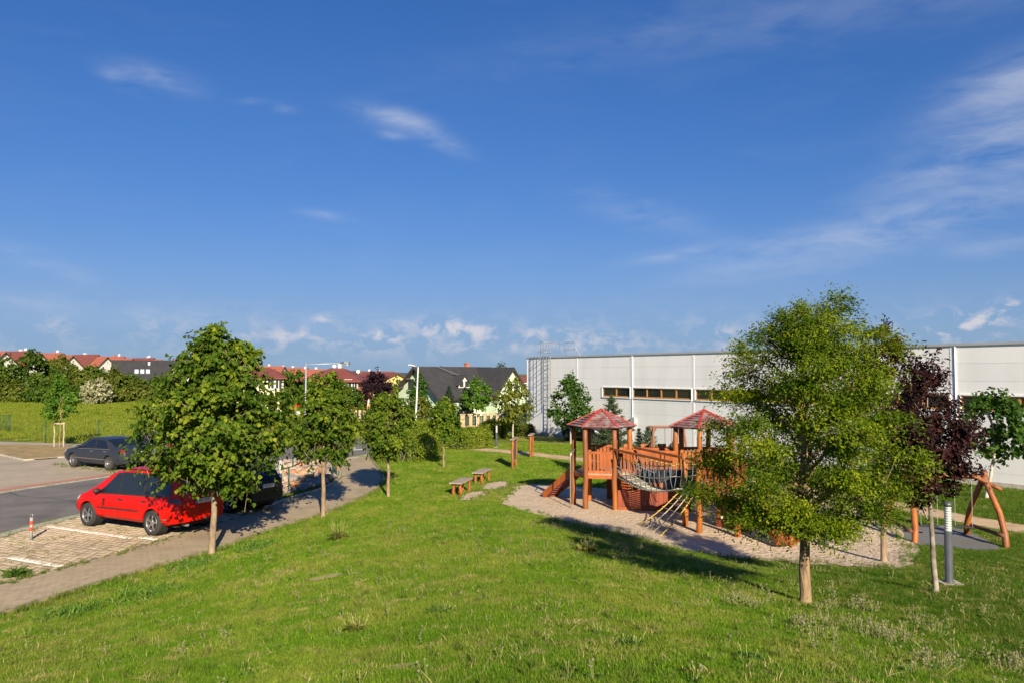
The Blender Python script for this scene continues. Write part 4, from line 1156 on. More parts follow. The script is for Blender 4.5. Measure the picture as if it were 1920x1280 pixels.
m_ = MB(); m_.tube([_(x, 5.03, 1, .012) for x in np.linspace(-1.42, 1.0, 10)], .012, 4); m_.build('window_chrome', chrome, car3)
c4 = c3 - lf * 2.75 - fw * .1
car4, _ = make_car('parked_car', 'silver hatchback beyond the dark grey saloon', hatch, silver_p, (c4.x, c4.y, .02), hd3, 'cars across the road')
for (u, v, lab, pm_, a) in ((1092, 826, 'dark blue car by the white hall wall behind the round green tree', navy_p, R(-57)), (968, 805, 'silver car beside the clipped round bush at the hall corner', silver_p, R(-40))):
    p = G(u, v); q = copy_tree(car4); q.location = (p.x + .4, p.y, p.z); q.rotation_euler = (0, 0, a); q['label'] = lab; q['group'] = 'cars by the hall'
    for ch in q.children:
        if ch.name.startswith('body'):
            ch.data = ch.data.copy(); ch.data.materials.clear(); ch.data.materials.append(pm_)

# ------------------------------------------------------------------ playground
wood = M('orange_stained_log', (.36, .118, .018), (.25, .074, .012), 4, .55, bump=.4, bscale=14, stretch=(1, 1, .16), c3=(.22, .080, .030), s3=2.2, rand=.14)
board = M('red_stained_board', (.37, .098, .018), (.27, .066, .013), 7, .55, bump=.3, bscale=20, stretch=(1, 1, .2), rand=.15)
board_d = M('dark_stained_board', (.27, .055, .02), (.21, .045, .018), 5, .6, bump=.3, bscale=20, stretch=(1, 1, .2), rand=.12)
deck_m = M('weathered_deck_board', (.36, .27, .20), (.28, .20, .15), 4, .85, bump=.4, bscale=20, rand=.12)
roofb = M('weathered_red_roof_board', (.18, .050, .046), (.26, .150, .145), 7, .8, bump=.4, bscale=25, rand=.16, c3=(.32, .26, .255), s3=3.5)
ridge_m = M('red_ridge_batten', (.45, .05, .03), (.36, .04, .025), 6, .6)
rope_y = M('yellow_rope', (.62, .42, .10), (.52, .34, .08), 30, .8); rope_b = M('blue_grey_rope', (.11, .16, .20), (.15, .20, .24), 30, .8); rope_g = M('grey_rope', (.23, .24, .21), (.17, .18, .17), 30, .85); rope_w = M('pale_rope', (.44, .40, .28), (.36, .32, .22), 30, .85)
steel = M('stainless_pole', (.62, .62, .60), (.55, .55, .54), 4, .3, metal=.8)
gz0 = .2
play = thing('climbing_frame', 'orange timber climbing frame with two red-roofed hexagonal towers and rope bridge', 'playground', (2.93, 25.7, gz0))
OX, OY = 2.93, 25.7
def L(x, y, z=0.0): return Vector((x - OX, y - OY, z))
def log(name, pts_, r0, r1=None, parent=play, mat=wood, seed=0, n=10):
    """slightly crooked tapered log through the given points"""
    rg = random.Random(seed); pts_ = [Vector(p) for p in pts_]; out = []; rs = []
    if len(pts_) == 2:
        a, b = pts_; k = 7
        pts_ = [a + (b - a) * (i / k) + Vector((rg.uniform(-.018, .018), rg.uniform(-.018, .018), 0)) * (0 if i in (0,) else 1) for i in range(k + 1)]
    r1 = r1 or r0 * .86
    for i, p in enumerate(pts_):
        out.append(p); rs.append((r0 + (r1 - r0) * i / (len(pts_) - 1)) * rg.uniform(.94, 1.06))
    mb_ = MB(); mb_.tube(out, rs, n); return mb_.build(name, mat, parent, True)
def board_row(parent, a, b, z0, z1, w, gap, mat, t=.028, tops=None, name='slat'):
    """upright boards between two ground points"""
    a, b = Vector(a), Vector(b); d = b - a; n = max(1, int(d.length / (w + gap))); ang = math.atan2(d.y, d.x); st = d.length / n
    base_ = MB(); base_.box((0, 0, 0), (w, t, 1)); bm2 = base_.mesh(name, mat)
    for i in range(n):
        c_ = a + d * ((i + .5) / n); zt_ = z1 if tops is None else z1 + tops[i % len(tops)]
        place(name, bm2, parent, (c_.x, c_.y, (z0 + zt_) / 2), (0, 0, ang), (1, 1, zt_ - z0))
def rail(parent, a, b, z, h, t=.05, mat=board, name='rail'):
    a, b = Vector(a), Vector(b); a.z = b.z = z
    mb_ = MB(); mb_.beam(a, b, t, h); return mb_.build(name, mat, parent)
def hex_roof(parent, c, r_, ze, za, rot, rows_=8):
    ro = bpy.data.objects.new('roof', None); COL.objects.link(ro); ro.parent = parent; ro.location = c
    hv = [Vector((r_ * math.cos(R(rot + 60 * k)), r_ * math.sin(R(rot + 60 * k)), ze)) for k in range(6)]; ap = Vector((0, 0, za))
    for k in range(6):
        A, B = hv[k], hv[(k + 1) % 6]
        n = (B - A).cross(ap - A).normalized()
        for j in range(rows_):
            t0, t1 = j / rows_, (j + .84) / rows_
            t1 = min(t1, .995)
            lo0, lo1 = A.lerp(ap, t0), B.lerp(ap, t0); hi0, hi1 = A.lerp(ap, t1), B.lerp(ap, t1)
            up = n * .022
            mb_ = MB(); mb_.poly([lo0 + up * 1.6, lo1 + up * 1.6, hi1 + up * .9, hi0 + up * .9], .02); mb_.build('roof_board', roofb, ro)
        mb_ = MB(); mb_.beam(A + Vector((0, 0, .03)), ap + Vector((0, 0, .035)), .06, .03); mb_.build('ridge_batten', ridge_m, ro)
    mb_ = MB(); mb_.add([v - Vector((0, 0, .02)) for v in hv] + [ap - Vector((0, 0, .03))], [(k, (k + 1) % 6, 6) for k in range(6)]); mb_.build('underlay', M('dark_roof_underlay', (.05, .025, .022), (.07, .03, .025), 5, .9), ro)
    return ro
def hexpts(cx, cy, r_, rot): return [L(cx + r_ * math.cos(R(rot + 60 * k)), cy + r_ * math.sin(R(rot + 60 * k))) for k in range(6)]
DZ = 1.14       # deck height above the gravel
# tower one
T1 = hexpts(2.93, 25.7, .92, -10)
for k, p in enumerate(T1): log('post', [p - Vector((0, 0, .4)), p + Vector((0, 0, 2.66))], .088, .078, seed=k)
hex_roof(play, (0, 0, 0), 1.14, 2.60, 3.12, -10)
def deck(pts_, z, ang, name='deck', parent=play):
    """planks clipped to a convex polygon"""
    dk = bpy.data.objects.new(name, None); COL.objects.link(dk); dk.parent = parent
    ca, sa = math.cos(ang), math.sin(ang); q = [(p.x * ca + p.y * sa, -p.x * sa + p.y * ca) for p in pts_]
    lo, hi = min(a[1] for a in q), max(a[1] for a in q); y = lo
    while y < hi - .02:
        y1 = min(y + .12, hi); ints = []
        for yy in (y + .004, y1 - .004):
            xs_ = []
            for i in range(len(q)):
                (xa, ya), (xb, yb) = q[i], q[(i + 1) % len(q)]
                if (ya - yy) * (yb - yy) <= 0 and ya != yb: xs_.append(xa + (xb - xa) * (yy - ya) / (yb - ya))
            ints.append((min(xs_), max(xs_)) if len(xs_) > 1 else None)
        if all(ints):
            P = [(ints[0][0], y + .004), (ints[0][1], y + .004), (ints[1][1], y1 - .004), (ints[1][0], y1 - .004)]
            mb_ = MB(); mb_.poly([Vector((a * ca - b * sa, a * sa + b * ca, z)) for a, b in P], .045); mb_.build('plank', deck_m, dk)
        y = y1
    return dk
deck([p * 1.04 for p in T1], DZ, R(20))
for i, j in ((0, 5), (5, 4), (4, 3), (3, 2), (2, 1), (1, 0)): rail(play, T1[i], T1[j], DZ - .10, .12, .06, name='deck_beam')
# front-left railing (posts 4-5 of the hexagon face the camera)
rl1 = bpy.data.objects.new('railing', None); COL.objects.link(rl1); rl1.parent = play
board_row(rl1, T1[4].lerp(T1[5], .1), T1[4].lerp(T1[5], .9), DZ - .02, DZ + .62, .075, .045, board)
rail(rl1, T1[4], T1[5], DZ + .66, .075); rail(rl1, T1[4], T1[5], DZ + .04, .10)
rl2 = bpy.data.objects.new('railing', None); COL.objects.link(rl2); rl2.parent = play
board_row(rl2, T1[1].lerp(T1[2], .1), T1[1].lerp(T1[2], .9), DZ, DZ + .72, .09, .03, board)
rail(rl2, T1[1], T1[2], DZ + .74, .075)
# ramp on the left with side boards
rp = bpy.data.objects.new('ramp', None); COL.objects.link(rp); rp.parent = play
a0 = T1[3] * .5 + T1[2] * .5 + Vector((0, 0, DZ)); b0 = L(1.30, 27.45, .03)
dr = (b0 - a0); sd_ = Vector((-dr.y, dr.x, 0)).normalized()
for k in range(12):
    p = a0 + dr * ((k + .5) / 12); mb_ = MB(); mb_.beam(p - sd_ * .26, p + sd_ * .26, dr.length / 12 - .012, .035, 0)
    o = mb_.build('plank', board_d, rp)
for s_ in (-1, 1):
    mb_ = MB(); mb_.beam(a0 + sd_ * .29 * s_ + Vector((0, 0, .06)), b0 + sd_ * .29 * s_ + Vector((0, 0, .06)), .05, .2); mb_.build('side_board', board, rp)
# fireman's pole
mb_ = MB(); mb_.tube([L(1.87, 25.1, -.3), L(1.87, 25.1, 1.68), L(1.89, 25.12, 1.78), L(1.98, 25.22, 1.83), T1[3] * .9 + T1[4] * .1 + Vector((0, 0, 1.84))], .021, 8); mb_.build('fire_pole', steel, play, True)
# tower two (behind the locust tree)
T2 = hexpts(6.20, 25.3, .95, 8)
for k, p in enumerate(T2): log('post', [p - Vector((0, 0, .4)), p + Vector((0, 0, 2.68))], .09, .08, seed=20 + k)
hex_roof(play, L(6.20, 25.3), 1.17, 2.60, 3.12, 8)
deck([p * 1.0 for p in T2], DZ, R(0))
for i in range(6): rail(play, T2[i], T2[(i + 1) % 6], DZ - .10, .12, .06, name='deck_beam')
for i, j in ((0, 1), (1, 2), (5, 0)):
    rr_ = bpy.data.objects.new('railing', None); COL.objects.link(rr_); rr_.parent = play
    board_row(rr_, T2[i].lerp(T2[j], .1), T2[i].lerp(T2[j], .9), DZ - .02, DZ + .66, .085, .04, board); rail(rr_, T2[i], T2[j], DZ + .70, .075)
# plank bridge between the towers with slatted sides
br = bpy.data.objects.new('plank_bridge', None); COL.objects.link(br); br.parent = play
ba, bb = T1[0].lerp(T1[1], .5), T2[3].lerp(T2[2], .4); bd = bb - ba; bn = Vector((-bd.y, bd.x, 0)).normalized()
nb = 18
for k in range(nb):
    t = (k + .5) / nb; p = ba + bd * t + Vector((0, 0, DZ + .10 * math.sin(math.pi * t))); mb_ = MB(); mb_.beam(p - bn * .45, p + bn * .45, bd.length / nb - .012, .04); mb_.build('plank', deck_m, br)
for s_ in (-1, 1):
    board_row(br, ba + bn * .47 * s_ + bd * .02, bb + bn * .47 * s_ - bd * .02, DZ - .04, DZ + .62, .085, .035, board, tops=(0, .01, -.01))
    rail(br, ba + bn * .47 * s_, bb + bn * .47 * s_, DZ + .66, .08); rail(br, ba + bn * .49 * s_, bb + bn * .49 * s_, DZ + .0, .14)
# battlement wall behind, and the low palisade on the ground
bw_ = bpy.data.objects.new('battlement_wall', None); COL.objects.link(bw_); bw_.parent = play
wa, wb = L(3.25, 27.0), L(6.1, 27.3)
board_row(bw_, wa, wb, .0, DZ + .74, .14, .006, board, tops=(0, 0, -.12, -.12))
rail(bw_, wa + Vector((0, -.05, 0)), wb + Vector((0, -.05, 0)), DZ + .4, .09, .04)
pz = bpy.data.objects.new('palisade', None); COL.objects.link(pz); pz.parent = play
pa, pb = L(3.35, 24.9), L(5.6, 24.55)
board_row(pz, pa, pb, -.05, .62, .135, .005, board_d)
board_row(pz, L(3.95, 24.80), L(4.75, 24.68), .62, .88, .135, .005, board)
rail(pz, pa + Vector((0, -.035, 0)), pb + Vector((0, -.035, 0)), .06, .09, .03)
lat = bpy.data.objects.new('lattice_panel', None); COL.objects.link(lat); lat.parent = play
la, lb = T1[5] * .6 + T1[0] * .4, T1[5] * .1 + T1[0] * .9
board_row(lat, la, lb, .0, .98, .14, .004, board)
for s_ in (0, 1):
    for k in range(4):
        a = la.lerp(lb, k / 4) + Vector((0, -.03, .05)); b = la.lerp(lb, min(1, (k + 1.5) / 4)) + Vector((0, -.03, .95))
        if s_: a.z, b.z = b.z, a.z
        mb_ = MB(); mb_.beam(a, b, .012, .025); mb_.build('lath', board_d, lat)
# black crawl tunnel under the bridge
mb_ = MB(); mb_.lathe([(.30, -.9), (.34, -.9), (.34, .9), (.30, .9)], 22, axis='X')
tn = mb_.build('crawl_tunnel', black_m, play, True); tn.location = L(5.05, 25.0, DZ - .22); tn.rotation_euler = (0, 0, R(-6))
# platform two with posts, low deck and rails
PP = {'a': (4.90, 22.35), 'b': (5.06, 21.35), 'c': (5.95, 20.85), 'd': (6.38, 21.55), 'e': (5.45, 23.0)}
for k, (nm, h) in enumerate((('a', 2.05), ('b', 2.25), ('c', 2.05), ('d', 1.9), ('e', 2.0))):
    p = L(*PP[nm]); log('post', [p - Vector((0, 0, .4)), p + Vector((.03, .0, .5)), p + Vector((-.035, .01, 1.1)), p + Vector((.02, 0, 1.6)), p + Vector((-.01, 0, h))], .086, .074, seed=40 + k)
pd = [L(4.92, 22.3), L(5.08, 21.4), L(5.95, 20.9), L(6.36, 21.55), L(5.5, 22.95)]
deck(pd, DZ, R(-30))
for i, j in ((0, 1), (1, 2), (2, 3), (3, 4), (4, 0)): rail(play, pd[i], pd[j], DZ - .10, .12, .06, name='deck_beam')
rr_ = bpy.data.objects.new('railing', None); COL.objects.link(rr_); rr_.parent = play
board_row(rr_, pd[1].lerp(pd[2], .08), pd[1].lerp(pd[2], .92), DZ - .05, DZ + .56, .10, .05, board); rail(rr_, pd[1], pd[2], DZ - .12, .16, .05); rail(rr_, pd[1], pd[2], DZ + .6, .07)
rr_ = bpy.data.objects.new('railing', None); COL.objects.link(rr_); rr_.parent = play
board_row(rr_, pd[2].lerp(pd[3], .08), pd[2].lerp(pd[3], .92), DZ - .05, DZ + .56, .10, .05, board); rail(rr_, pd[2], pd[3], DZ + .6, .07)
# plank walk from platform two to tower two
wk = bpy.data.objects.new('plank_walk', None); COL.objects.link(wk); wk.parent = play
wa_, wb_ = L(5.75, 22.7), T2[4].lerp(T2[5], .4); wd_ = wb_ - wa_; wn_ = Vector((-wd_.y, wd_.x, 0)).normalized()
for k in range(14):
    p = wa_ + wd_ * ((k + .5) / 14) + Vector((0, 0, DZ)); mb_ = MB(); mb_.beam(p - wn_ * .35, p + wn_ * .35, wd_.length / 14 - .012, .04); mb_.build('plank', deck_m, wk)
for s_ in (-1, 1): board_row(wk, wa_ + wn_ * .37 * s_, wb_ + wn_ * .37 * s_, DZ - .05, DZ + .6, .085, .045, board); rail(wk, wa_ + wn_ * .37 * s_, wb_ + wn_ * .37 * s_, DZ + .64, .07)
# climbing wall, end slide, red climbing spiral
cw = bpy.data.objects.new('climbing_wall', None); COL.objects.link(cw); cw.parent = play
ca_, cb_ = L(5.75, 22.2), L(6.5, 21.35)
board_row(cw, ca_, cb_, .0, 1.02, .14, .004, board_d)
for k, (t, z) in enumerate(((.2, .3), (.45, .55), (.7, .25), (.35, .82), (.8, .7))):
    mb_ = MB(); mb_.lathe([(.001, .03), (.03, .025), (.045, 0)], 8, axis='Y'); o = mb_.build('climbing_hold', plate_w, cw, True); o.location = ca_.lerp(cb_, t) + Vector((-.05, -.045, z)); o.rotation_euler = (math.pi, 0, R(-45))
sa_, sb_ = L(6.35, 21.4, DZ), L(6.9, 19.7, .05)
es = bpy.data.objects.new('plank_slide', None); COL.objects.link(es); es.parent = play
sdv = (sb_ - sa_); sn = Vector((-sdv.y, sdv.x, 0)).normalized()
for k in range(4):
    o_ = sn * (-.21 + .14 * k); mb_ = MB(); mb_.beam(sa_ + o_, sb_ + o_, .132, .035); mb_.build('plank', board_d, es)
for s_ in (-1, 1): mb_ = MB(); mb_.beam(sa_ + sn * .30 * s_ + Vector((0, 0, .06)), sb_ + sn * .30 * s_ + Vector((0, 0, .06)), .04, .17); mb_.build('side_board', board, es)
for k, (x, y, h) in enumerate(((7.05, 19.9, 1.5), (7.45, 20.3, 1.6))):
    p = L(x, y); log('post', [p - Vector((0, 0, .4)), p + Vector((0, 0, h))], .075, seed=60 + k)
red_pl = M('red_plastic', (.62, .03, .02), (.5, .025, .02), 5, .35, coat=.3)
mb_ = MB(); mb_.tube([L(6.62 + .13 * math.cos(k * .7), 22.6 + .13 * math.sin(k * .7), 1.35 + k * .028) for k in range(34)], .042, 7); mb_.build('climbing_spiral', red_pl, play, True)
mb_ = MB(); mb_.tube([L(6.62, 22.6, -.2), L(6.62, 22.6, 2.5)], .03, 8); mb_.build('spiral_pole', steel, play, True)
# rope bridge from tower one to platform two
rb = bpy.data.objects.new('rope_bridge', None); COL.objects.link(rb); rb.parent = play
A_, B_ = (T1[5] + T1[0]) * .5, L(4.9, 22.0); u_ = (B_ - A_); un = Vector((-u_.y, u_.x, 0)).normalized()
sag = lambda t, d: -d * 4 * t * (1 - t)
def rope(parent, pts_, r_, mat, name='rope'):
    mb2 = MB(); mb2.tube(pts_, r_, 6); return mb2.build(name, mat, parent, True)
for s_ in (-1, 1):
    top = [A_ + u_ * t + un * .40 * s_ + Vector((0, 0, DZ + .62 + sag(t, .16))) for t in np.linspace(0, 1, 14)]
    mid = [A_ + u_ * t + un * .38 * s_ + Vector((0, 0, DZ + .32 + sag(t, .22))) for t in np.linspace(0, 1, 14)]
    low = [A_ + u_ * t + un * .30 * s_ + Vector((0, 0, DZ - .03 + sag(t, .26))) for t in np.linspace(0, 1, 14)]
    rope(rb, top, .014, rope_y); rope(rb, mid, .012, rope_w); rope(rb, low, .02, rope_w)
    for k in range(1, 13):
        rope(rb, [top[k], (top[k] + low[k]) / 2 + un * .03 * s_, low[k]], .011, rope_b)
        mb2 = MB(); mb2.lathe([(.001, -.03), (.022, -.03), (.022, .03), (.001, .03)], 7); o = mb2.build('rope_clamp', rope_y, rb, True); o.location = top[k]
    mb2 = MB(); mb2.beam(A_ + un * .45 * s_ + Vector((0, 0, DZ + .78)), B_ + un * .45 * s_ + Vector((0, 0, DZ + .70)), .055, .07); mb2.build('hand_beam', wood, rb)
for k in range(26):
    t = (k + .5) / 26; p = A_ + u_ * t + Vector((0, 0, DZ - .03 + sag(t, .26)))
    rope(rb, [p - un * .32, p + Vector((0, 0, -.01)), p + un * .32], .021, rope_g if k % 3 else rope_w, 'rung')
# scramble net to the ground
nt_ = bpy.data.objects.new('scramble_net', None); COL.objects.link(nt_); nt_.parent = play
ta, tb_ = L(4.86, 22.25, DZ - .02), L(5.05, 21.5, DZ - .02)
ga = tuple(G(1196, 985)); gb = tuple(G(1236, 1004)); ga, gb = L(ga[0], ga[1], 0), L(gb[0], gb[1], 0)
for k in range(4):
    t = k / 3; a, b = ta.lerp(tb_, t), ga.lerp(gb, t)
    rope(nt_, [a.lerp(b, s_) + Vector((0, 0, -.10 * 4 * s_ * (1 - s_))) for s_ in np.linspace(0, 1, 9)], .016, rope_y if k in (0, 3) else rope_w)
for j in range(1, 9):
    s_ = j / 9
    rope(nt_, [ta.lerp(tb_, t).lerp(ga.lerp(gb, t), s_) + Vector((0, 0, -.10 * 4 * s_ * (1 - s_))) for t in np.linspace(0, 1, 7)], .012, rope_b if j % 2 else rope_w)
    for k in (0, 3):
        mb2 = MB(); mb2.lathe([(.001, -.03), (.026, -.03), (.026, .03), (.001, .03)], 7); o = mb2.build('rope_clamp', rope_y, nt_, True); o.location = ta.lerp(tb_, k / 3).lerp(ga.lerp(gb, k / 3), s_) + Vector((0, 0, -.10 * 4 * s_ * (1 - s_)))
mb_ = MB(); mb_.beam(ta, tb_, .09, .2); mb_.build('net_beam', deck_m, play)

# ---- swings, benches, boards
def A(u, v): p = G(u, v); return p
sw = thing('swing_set', 'crooked log swing with two dark seats on the grey safety surface', 'swing', G(1800, 1008))
so_ = Vector(sw.location)
def lw(p): return Vector(p) - so_
r1_, r2_ = G(1889, 1027), G(1813, 1000); l1_, l2_ = G(1714, 1019), G(1655, 985)
rt_ = Vector(((r1_.x + r2_.x) / 2 - .03, (r1_.y + r2_.y) / 2, zpix(893, (r1_.y + r2_.y) / 2))); lt_ = Vector(((l1_.x + l2_.x) / 2 + .25, (l1_.y + l2_.y) / 2, zpix(893, (l1_.y + l2_.y) / 2) ))
dn = Vector((0, 0, .35))
def leg(base_, top_, bow, sd):
    b, t = Vector(base_) - dn, Vector(top_); mid = (b + t) / 2
    out = [b, b.lerp(t, .3) + bow * .9, b.lerp(t, .55) + bow, b.lerp(t, .8) + bow * .45, t, t + (t - b).normalized() * .16]
    log('leg', [lw(p) for p in out], .082, .07, sw, wood, sd)
leg(r1_, rt_, Vector((.10, -.06, .05)), 70); leg(r2_, rt_, Vector((-.10, .10, .0)), 71); leg(l1_, lt_, Vector((.05, -.12, .1)), 72); leg(l2_, lt_, Vector((-.08, .1, 0)), 73)
log('beam', [lw(lt_ + Vector((-.2, 0, .0))), lw(rt_ + Vector((.12, 0, .02)))], .075, .07, sw, wood, 74)
log('brace', [lw(rt_ + Vector((-.28, .05, .04))), lw(rt_ + Vector((.30, -.28, -.30)))], .06, .055, sw, wood, 75)
log('brace', [lw(lt_ + Vector((.1, .1, .05))), lw(lt_ + Vector((-.1, -.2, -.28)))], .06, .055, sw, wood, 76)
for a, b in ((r1_, r2_), (l1_, l2_)):
    log('foot_beam', [lw(Vector(a).lerp(Vector(b), .08) + Vector((0, 0, .28))), lw(Vector(a).lerp(Vector(b), .95) + Vector((0, 0, .28)))], .05, .05, sw, M('dark_log', (.17, .075, .035), (.12, .05, .025), 4, .7, bump=.3), 77)
for t in (.30, .74):
    c_ = lt_.lerp(rt_, t); ax_ = (rt_ - lt_).normalized(); st_ = c_ + Vector((0, 0, -1.30))
    for s_ in (-.2, .2):
        mb2 = MB(); mb2.tube([lw(c_ + ax_ * s_), lw(st_ + ax_ * s_)], .007, 5); mb2.build('chain', galv, sw)
    mb2 = MB(); mb2.box(lw(st_ + Vector((0, 0, -.02))), (.46, .18, .045), rz=math.atan2(ax_.y, ax_.x)); bevel(mb2.build('seat', black_m, sw), .012)
# far swing by the hall
fs = thing('swing_set', 'weathered timber swing frame standing in front of the white hall wall', 'swing', at(1252, 37.0))
for x in (-.72, .72):
    for y in (-.6, .6): log('leg', [Vector((x * 1.12, y, -.2)), Vector((x, y * .12, 1.98))], .055, .05, fs, M('weathered_log', (.26, .11, .06), (.2, .09, .05), 4, .7, bump=.3, rand=.1), 80)
    mb2 = MB(); mb2.tube([(x - .14 * (1 if x > 0 else -1), 0, 1.92), (x - .02, 0, 1.7)], .04, 6); mb2.build('knee_brace', MATS['weathered_log'], fs)
log('beam', [Vector((-.95, 0, 2.0)), Vector((.95, 0, 1.98))], .06, .06, fs, MATS['weathered_log'], 82)
for x in (-.16, .16): mb2 = MB(); mb2.tube([(x, 0, 1.98), (x, 0, .55)], .014, 5); mb2.build('chain', M('rusty_chain', (.30, .12, .07), (.2, .08, .05)), fs)
mb2 = MB(); mb2.box((0, 0, .53), (.44, .18, .04)); mb2.build('seat', black_m, fs)
seat_m = M('silvered_bench_plank', (.33, .27, .21), (.25, .205, .165), 3, .85, bump=.4, bscale=20, stretch=(.2, 1, 1))
for (na, nb_, lab) in (((858, 931), (881, 920), 'low timber bench nearer the camera beside the gravel'), ((899, 909), (917, 899), 'low timber bench farther back beside the gravel')):
    p, q = G(*na), G(*nb_); c_ = (p + q) / 2; dv = (q - p); an = math.atan2(.97, .24)
    b_ = thing('bench', lab, 'bench', (c_.x - .1, c_.y + .15, H(c_.x, c_.y)), an, 'log benches by the play area')
    for y in (-.115, .115): mb2 = MB(); mb2.mm((-.72, y - .108, .42), (.72, y + .108, .47)); bevel(mb2.build('seat_plank', seat_m, b_), .008)
    for x in (-.52, .52):
        for y in (-.13, .13): log('leg', [Vector((x, y, -.2)), Vector((x, y, .42))], .062, .058, b_, wood, int(90 + x * 10 + y * 100))
        mb2 = MB(); mb2.mm((x - .05, -.2, .36), (x + .05, .2, .419)); mb2.build('cross_bar', wood, b_)
chalk = M('dark_notice_panel', (.030, .032, .036), (.10, .105, .11), 9, .5, c3=(.16, .16, .16), s3=5)
for (u1, v1, u2, v2, top, lab, pm2) in ((961, 878, 973, 869, 824, 'orange timber notice board with dark panel near the benches', chalk), (994.5, 857, 1001, 851, 816, 'orange timber notice board beside the earth path', wood)):
    p, q = G(u1, v1), G(u2, v2); nb2 = thing('notice_board', lab, 'notice board', p, 0, 'timber notice boards')
    q = Vector((q.x, q.y, p.z)); d_ = q - p; an = math.atan2(d_.y, d_.x); h = zpix(top, p.y) - p.z
    if d_.length > 1.1: d_ = d_.normalized() * 1.1
    for t in (0, 1): log('post', [d_ * t - Vector((0, 0, .3)), d_ * t + Vector((0, 0, h - .02))], .065, .06, nb2, wood, 110 + t)
    rot = Matrix.Rotation(an, 3, 'Z')
    mb2 = MB(); mb2.box(d_ / 2 + Vector((0, 0, h * .60)), (d_.length - .1, .04, h * .66), mat=rot); mb2.build('panel', pm2, nb2)
    mb2 = MB(); mb2.box(d_ / 2 + Vector((0, 0, h * .24)), (d_.length - .1, .06, .06), mat=rot); mb2.build('lower_rail', deck_m if pm2 is chalk else wood, nb2)
    mb2 = MB(); mb2.box(d_ / 2 + Vector((0, 0, h + .03)), (d_.length + .3, .22, .05), mat=rot); mb2.build('cap', deck_m, nb2)

# ---- lamps, posts, fences
dark_steel = M('anthracite_steel', (.085, .095, .105), (.105, .115, .125), 5, .45, metal=.3)
lens_m = M('ribbed_lamp_lens', (.40, .42, .42), (.47, .49, .48), 8, .3, coat=.3)
def bollard(u, v, lab, h=1.42):
    p = G(u, v); b_ = thing('bollard_lamp', lab, 'lamp', p, 0, 'bollard path lamps')
    mb2 = MB(); mb2.box((0, 0, .015), (.34, .30, .07)); mb2.build('footing', concrete, b_)
    mb2 = MB(); mb2.lathe([(.001, .05), (.09, .05), (.09, .065), (.064, .075), (.064, h * .65), (.001, h * .65)], 20); mb2.build('column', dark_steel, b_, True)
    mb2 = MB(); pr = [(.055, h * .65)]
    for k in range(10): z = h * .65 + (h * .30) * k / 10; pr += [(.060, z + .006), (.060, z + .024), (.050, z + .03), (.050, z + .04)]
    mb2.lathe(pr + [(.05, h * .95)], 18); mb2.build('lens', lens_m, b_, True)
    mb2 = MB(); mb2.lathe([(.001, h * .95), (.068, h * .95), (.070, h * .975), (.05, h), (.001, h + .005)], 18); mb2.build('cap', dark_steel, b_, True)
bollard(1780, 1096, 'dark grey bollard lamp beside the purple-leaved plum tree')
bollard(931, 838, 'small grey bollard lamp at the end of the trimmed hedge', 1.4)
bollard(525, 941, 'grey bollard lamp at the edge of the footpath by the stone bed', 1.55)
pole_m = M('galvanised_lamp_pole', (.50, .52, .53), (.44, .46, .47), 5, .45, metal=.5)
p = at(574, 47.5); stl = thing('street_lamp', 'street lamp with a long horizontal arm above the linden trees', 'street lamp', p, 0, 'street lamps')
zt_ = zpix(681, 47.5) - p.z
mb2 = MB(); mb2.tube([(0, 0, -.3), (0, 0, 1.2), (0, 0, 1.25), (0, 0, zt_)], [.085, .085, .06, .045], 12); mb2.build('pole', pole_m, stl, True)
mb2 = MB(); mb2.tube([(0, 0, zt_ - .08), (.3, -.02, zt_ - .06), (2.3, -.1, zt_ + .02)], .022, 8); mb2.build('arm', pole_m, stl, True)
mb2 = MB(); mb2.add([(2.1, -.17, zt_ + .02), (2.1, -.03, zt_ + .02), (2.35, .05, zt_ - .02), (2.68, .03, zt_ - .03), (2.72, -.1, zt_ - .03), (2.68, -.25, zt_ - .03), (2.35, -.27, zt_ - .02)] + [(2.12, -.15, zt_ + .06), (2.12, -.05, zt_ + .06), (2.36, .02, zt_ + .12), (2.62, 0, zt_ + .11), (2.66, -.1, zt_ + .10), (2.62, -.22, zt_ + .11), (2.36, -.24, zt_ + .12)], [tuple(range(6, -1, -1)), tuple(range(7, 14))] + [(i, (i + 1) % 7, (i + 1) % 7 + 7, i + 7) for i in range(7)])
mb2.build('lamp_head', dark_steel, stl)
mb2 = MB(); mb2.add([(2.33, -.1 + .13 * math.cos(a), zt_ - .02 - .0) if False else (2.52 + .15 * math.cos(a), -.1 + .12 * math.sin(a), zt_ - .028) for a in [k * math.pi / 5 for k in range(10)]] + [(2.52 + .11 * math.cos(a), -.1 + .09 * math.sin(a), zt_ - .13) for a in [k * math.pi / 5 for k in range(10)]], [tuple(range(10)), tuple(range(19, 9, -1))] + [(i, (i + 1) % 10, (i + 1) % 10 + 10, i + 10) for i in range(10)])
mb2.build('lamp_glass', lens_m, stl, True)
p = at(780.5, 72); st2 = thing('street_lamp', 'pale street lamp standing in front of the green house gable', 'street lamp', p, 0, 'street lamps')
zt_ = zpix(687, 72) - p.z; wpole = M('pale_lamp_pole', (.68, .69, .69), (.6, .61, .61), 5, .45)
mb2 = MB(); mb2.tube([(0, 0, -.3), (0, 0, 1.3), (0, 0, 1.35), (.18, 0, zt_)], [.10, .10, .075, .055], 12); mb2.build('pole', wpole, st2, True)
mb2 = MB(); mb2.tube([(.18, 0, zt_ - .03), (-.2, -.8, zt_ + .08)], .03, 8); mb2.build('arm', wpole, st2, True)
mb2 = MB(); mb2.beam((-.15, -.7, zt_ + .06), (-.45, -1.3, zt_ + .14), .28, .13); bevel(mb2.build('lamp_head', wpole, st2), .03)
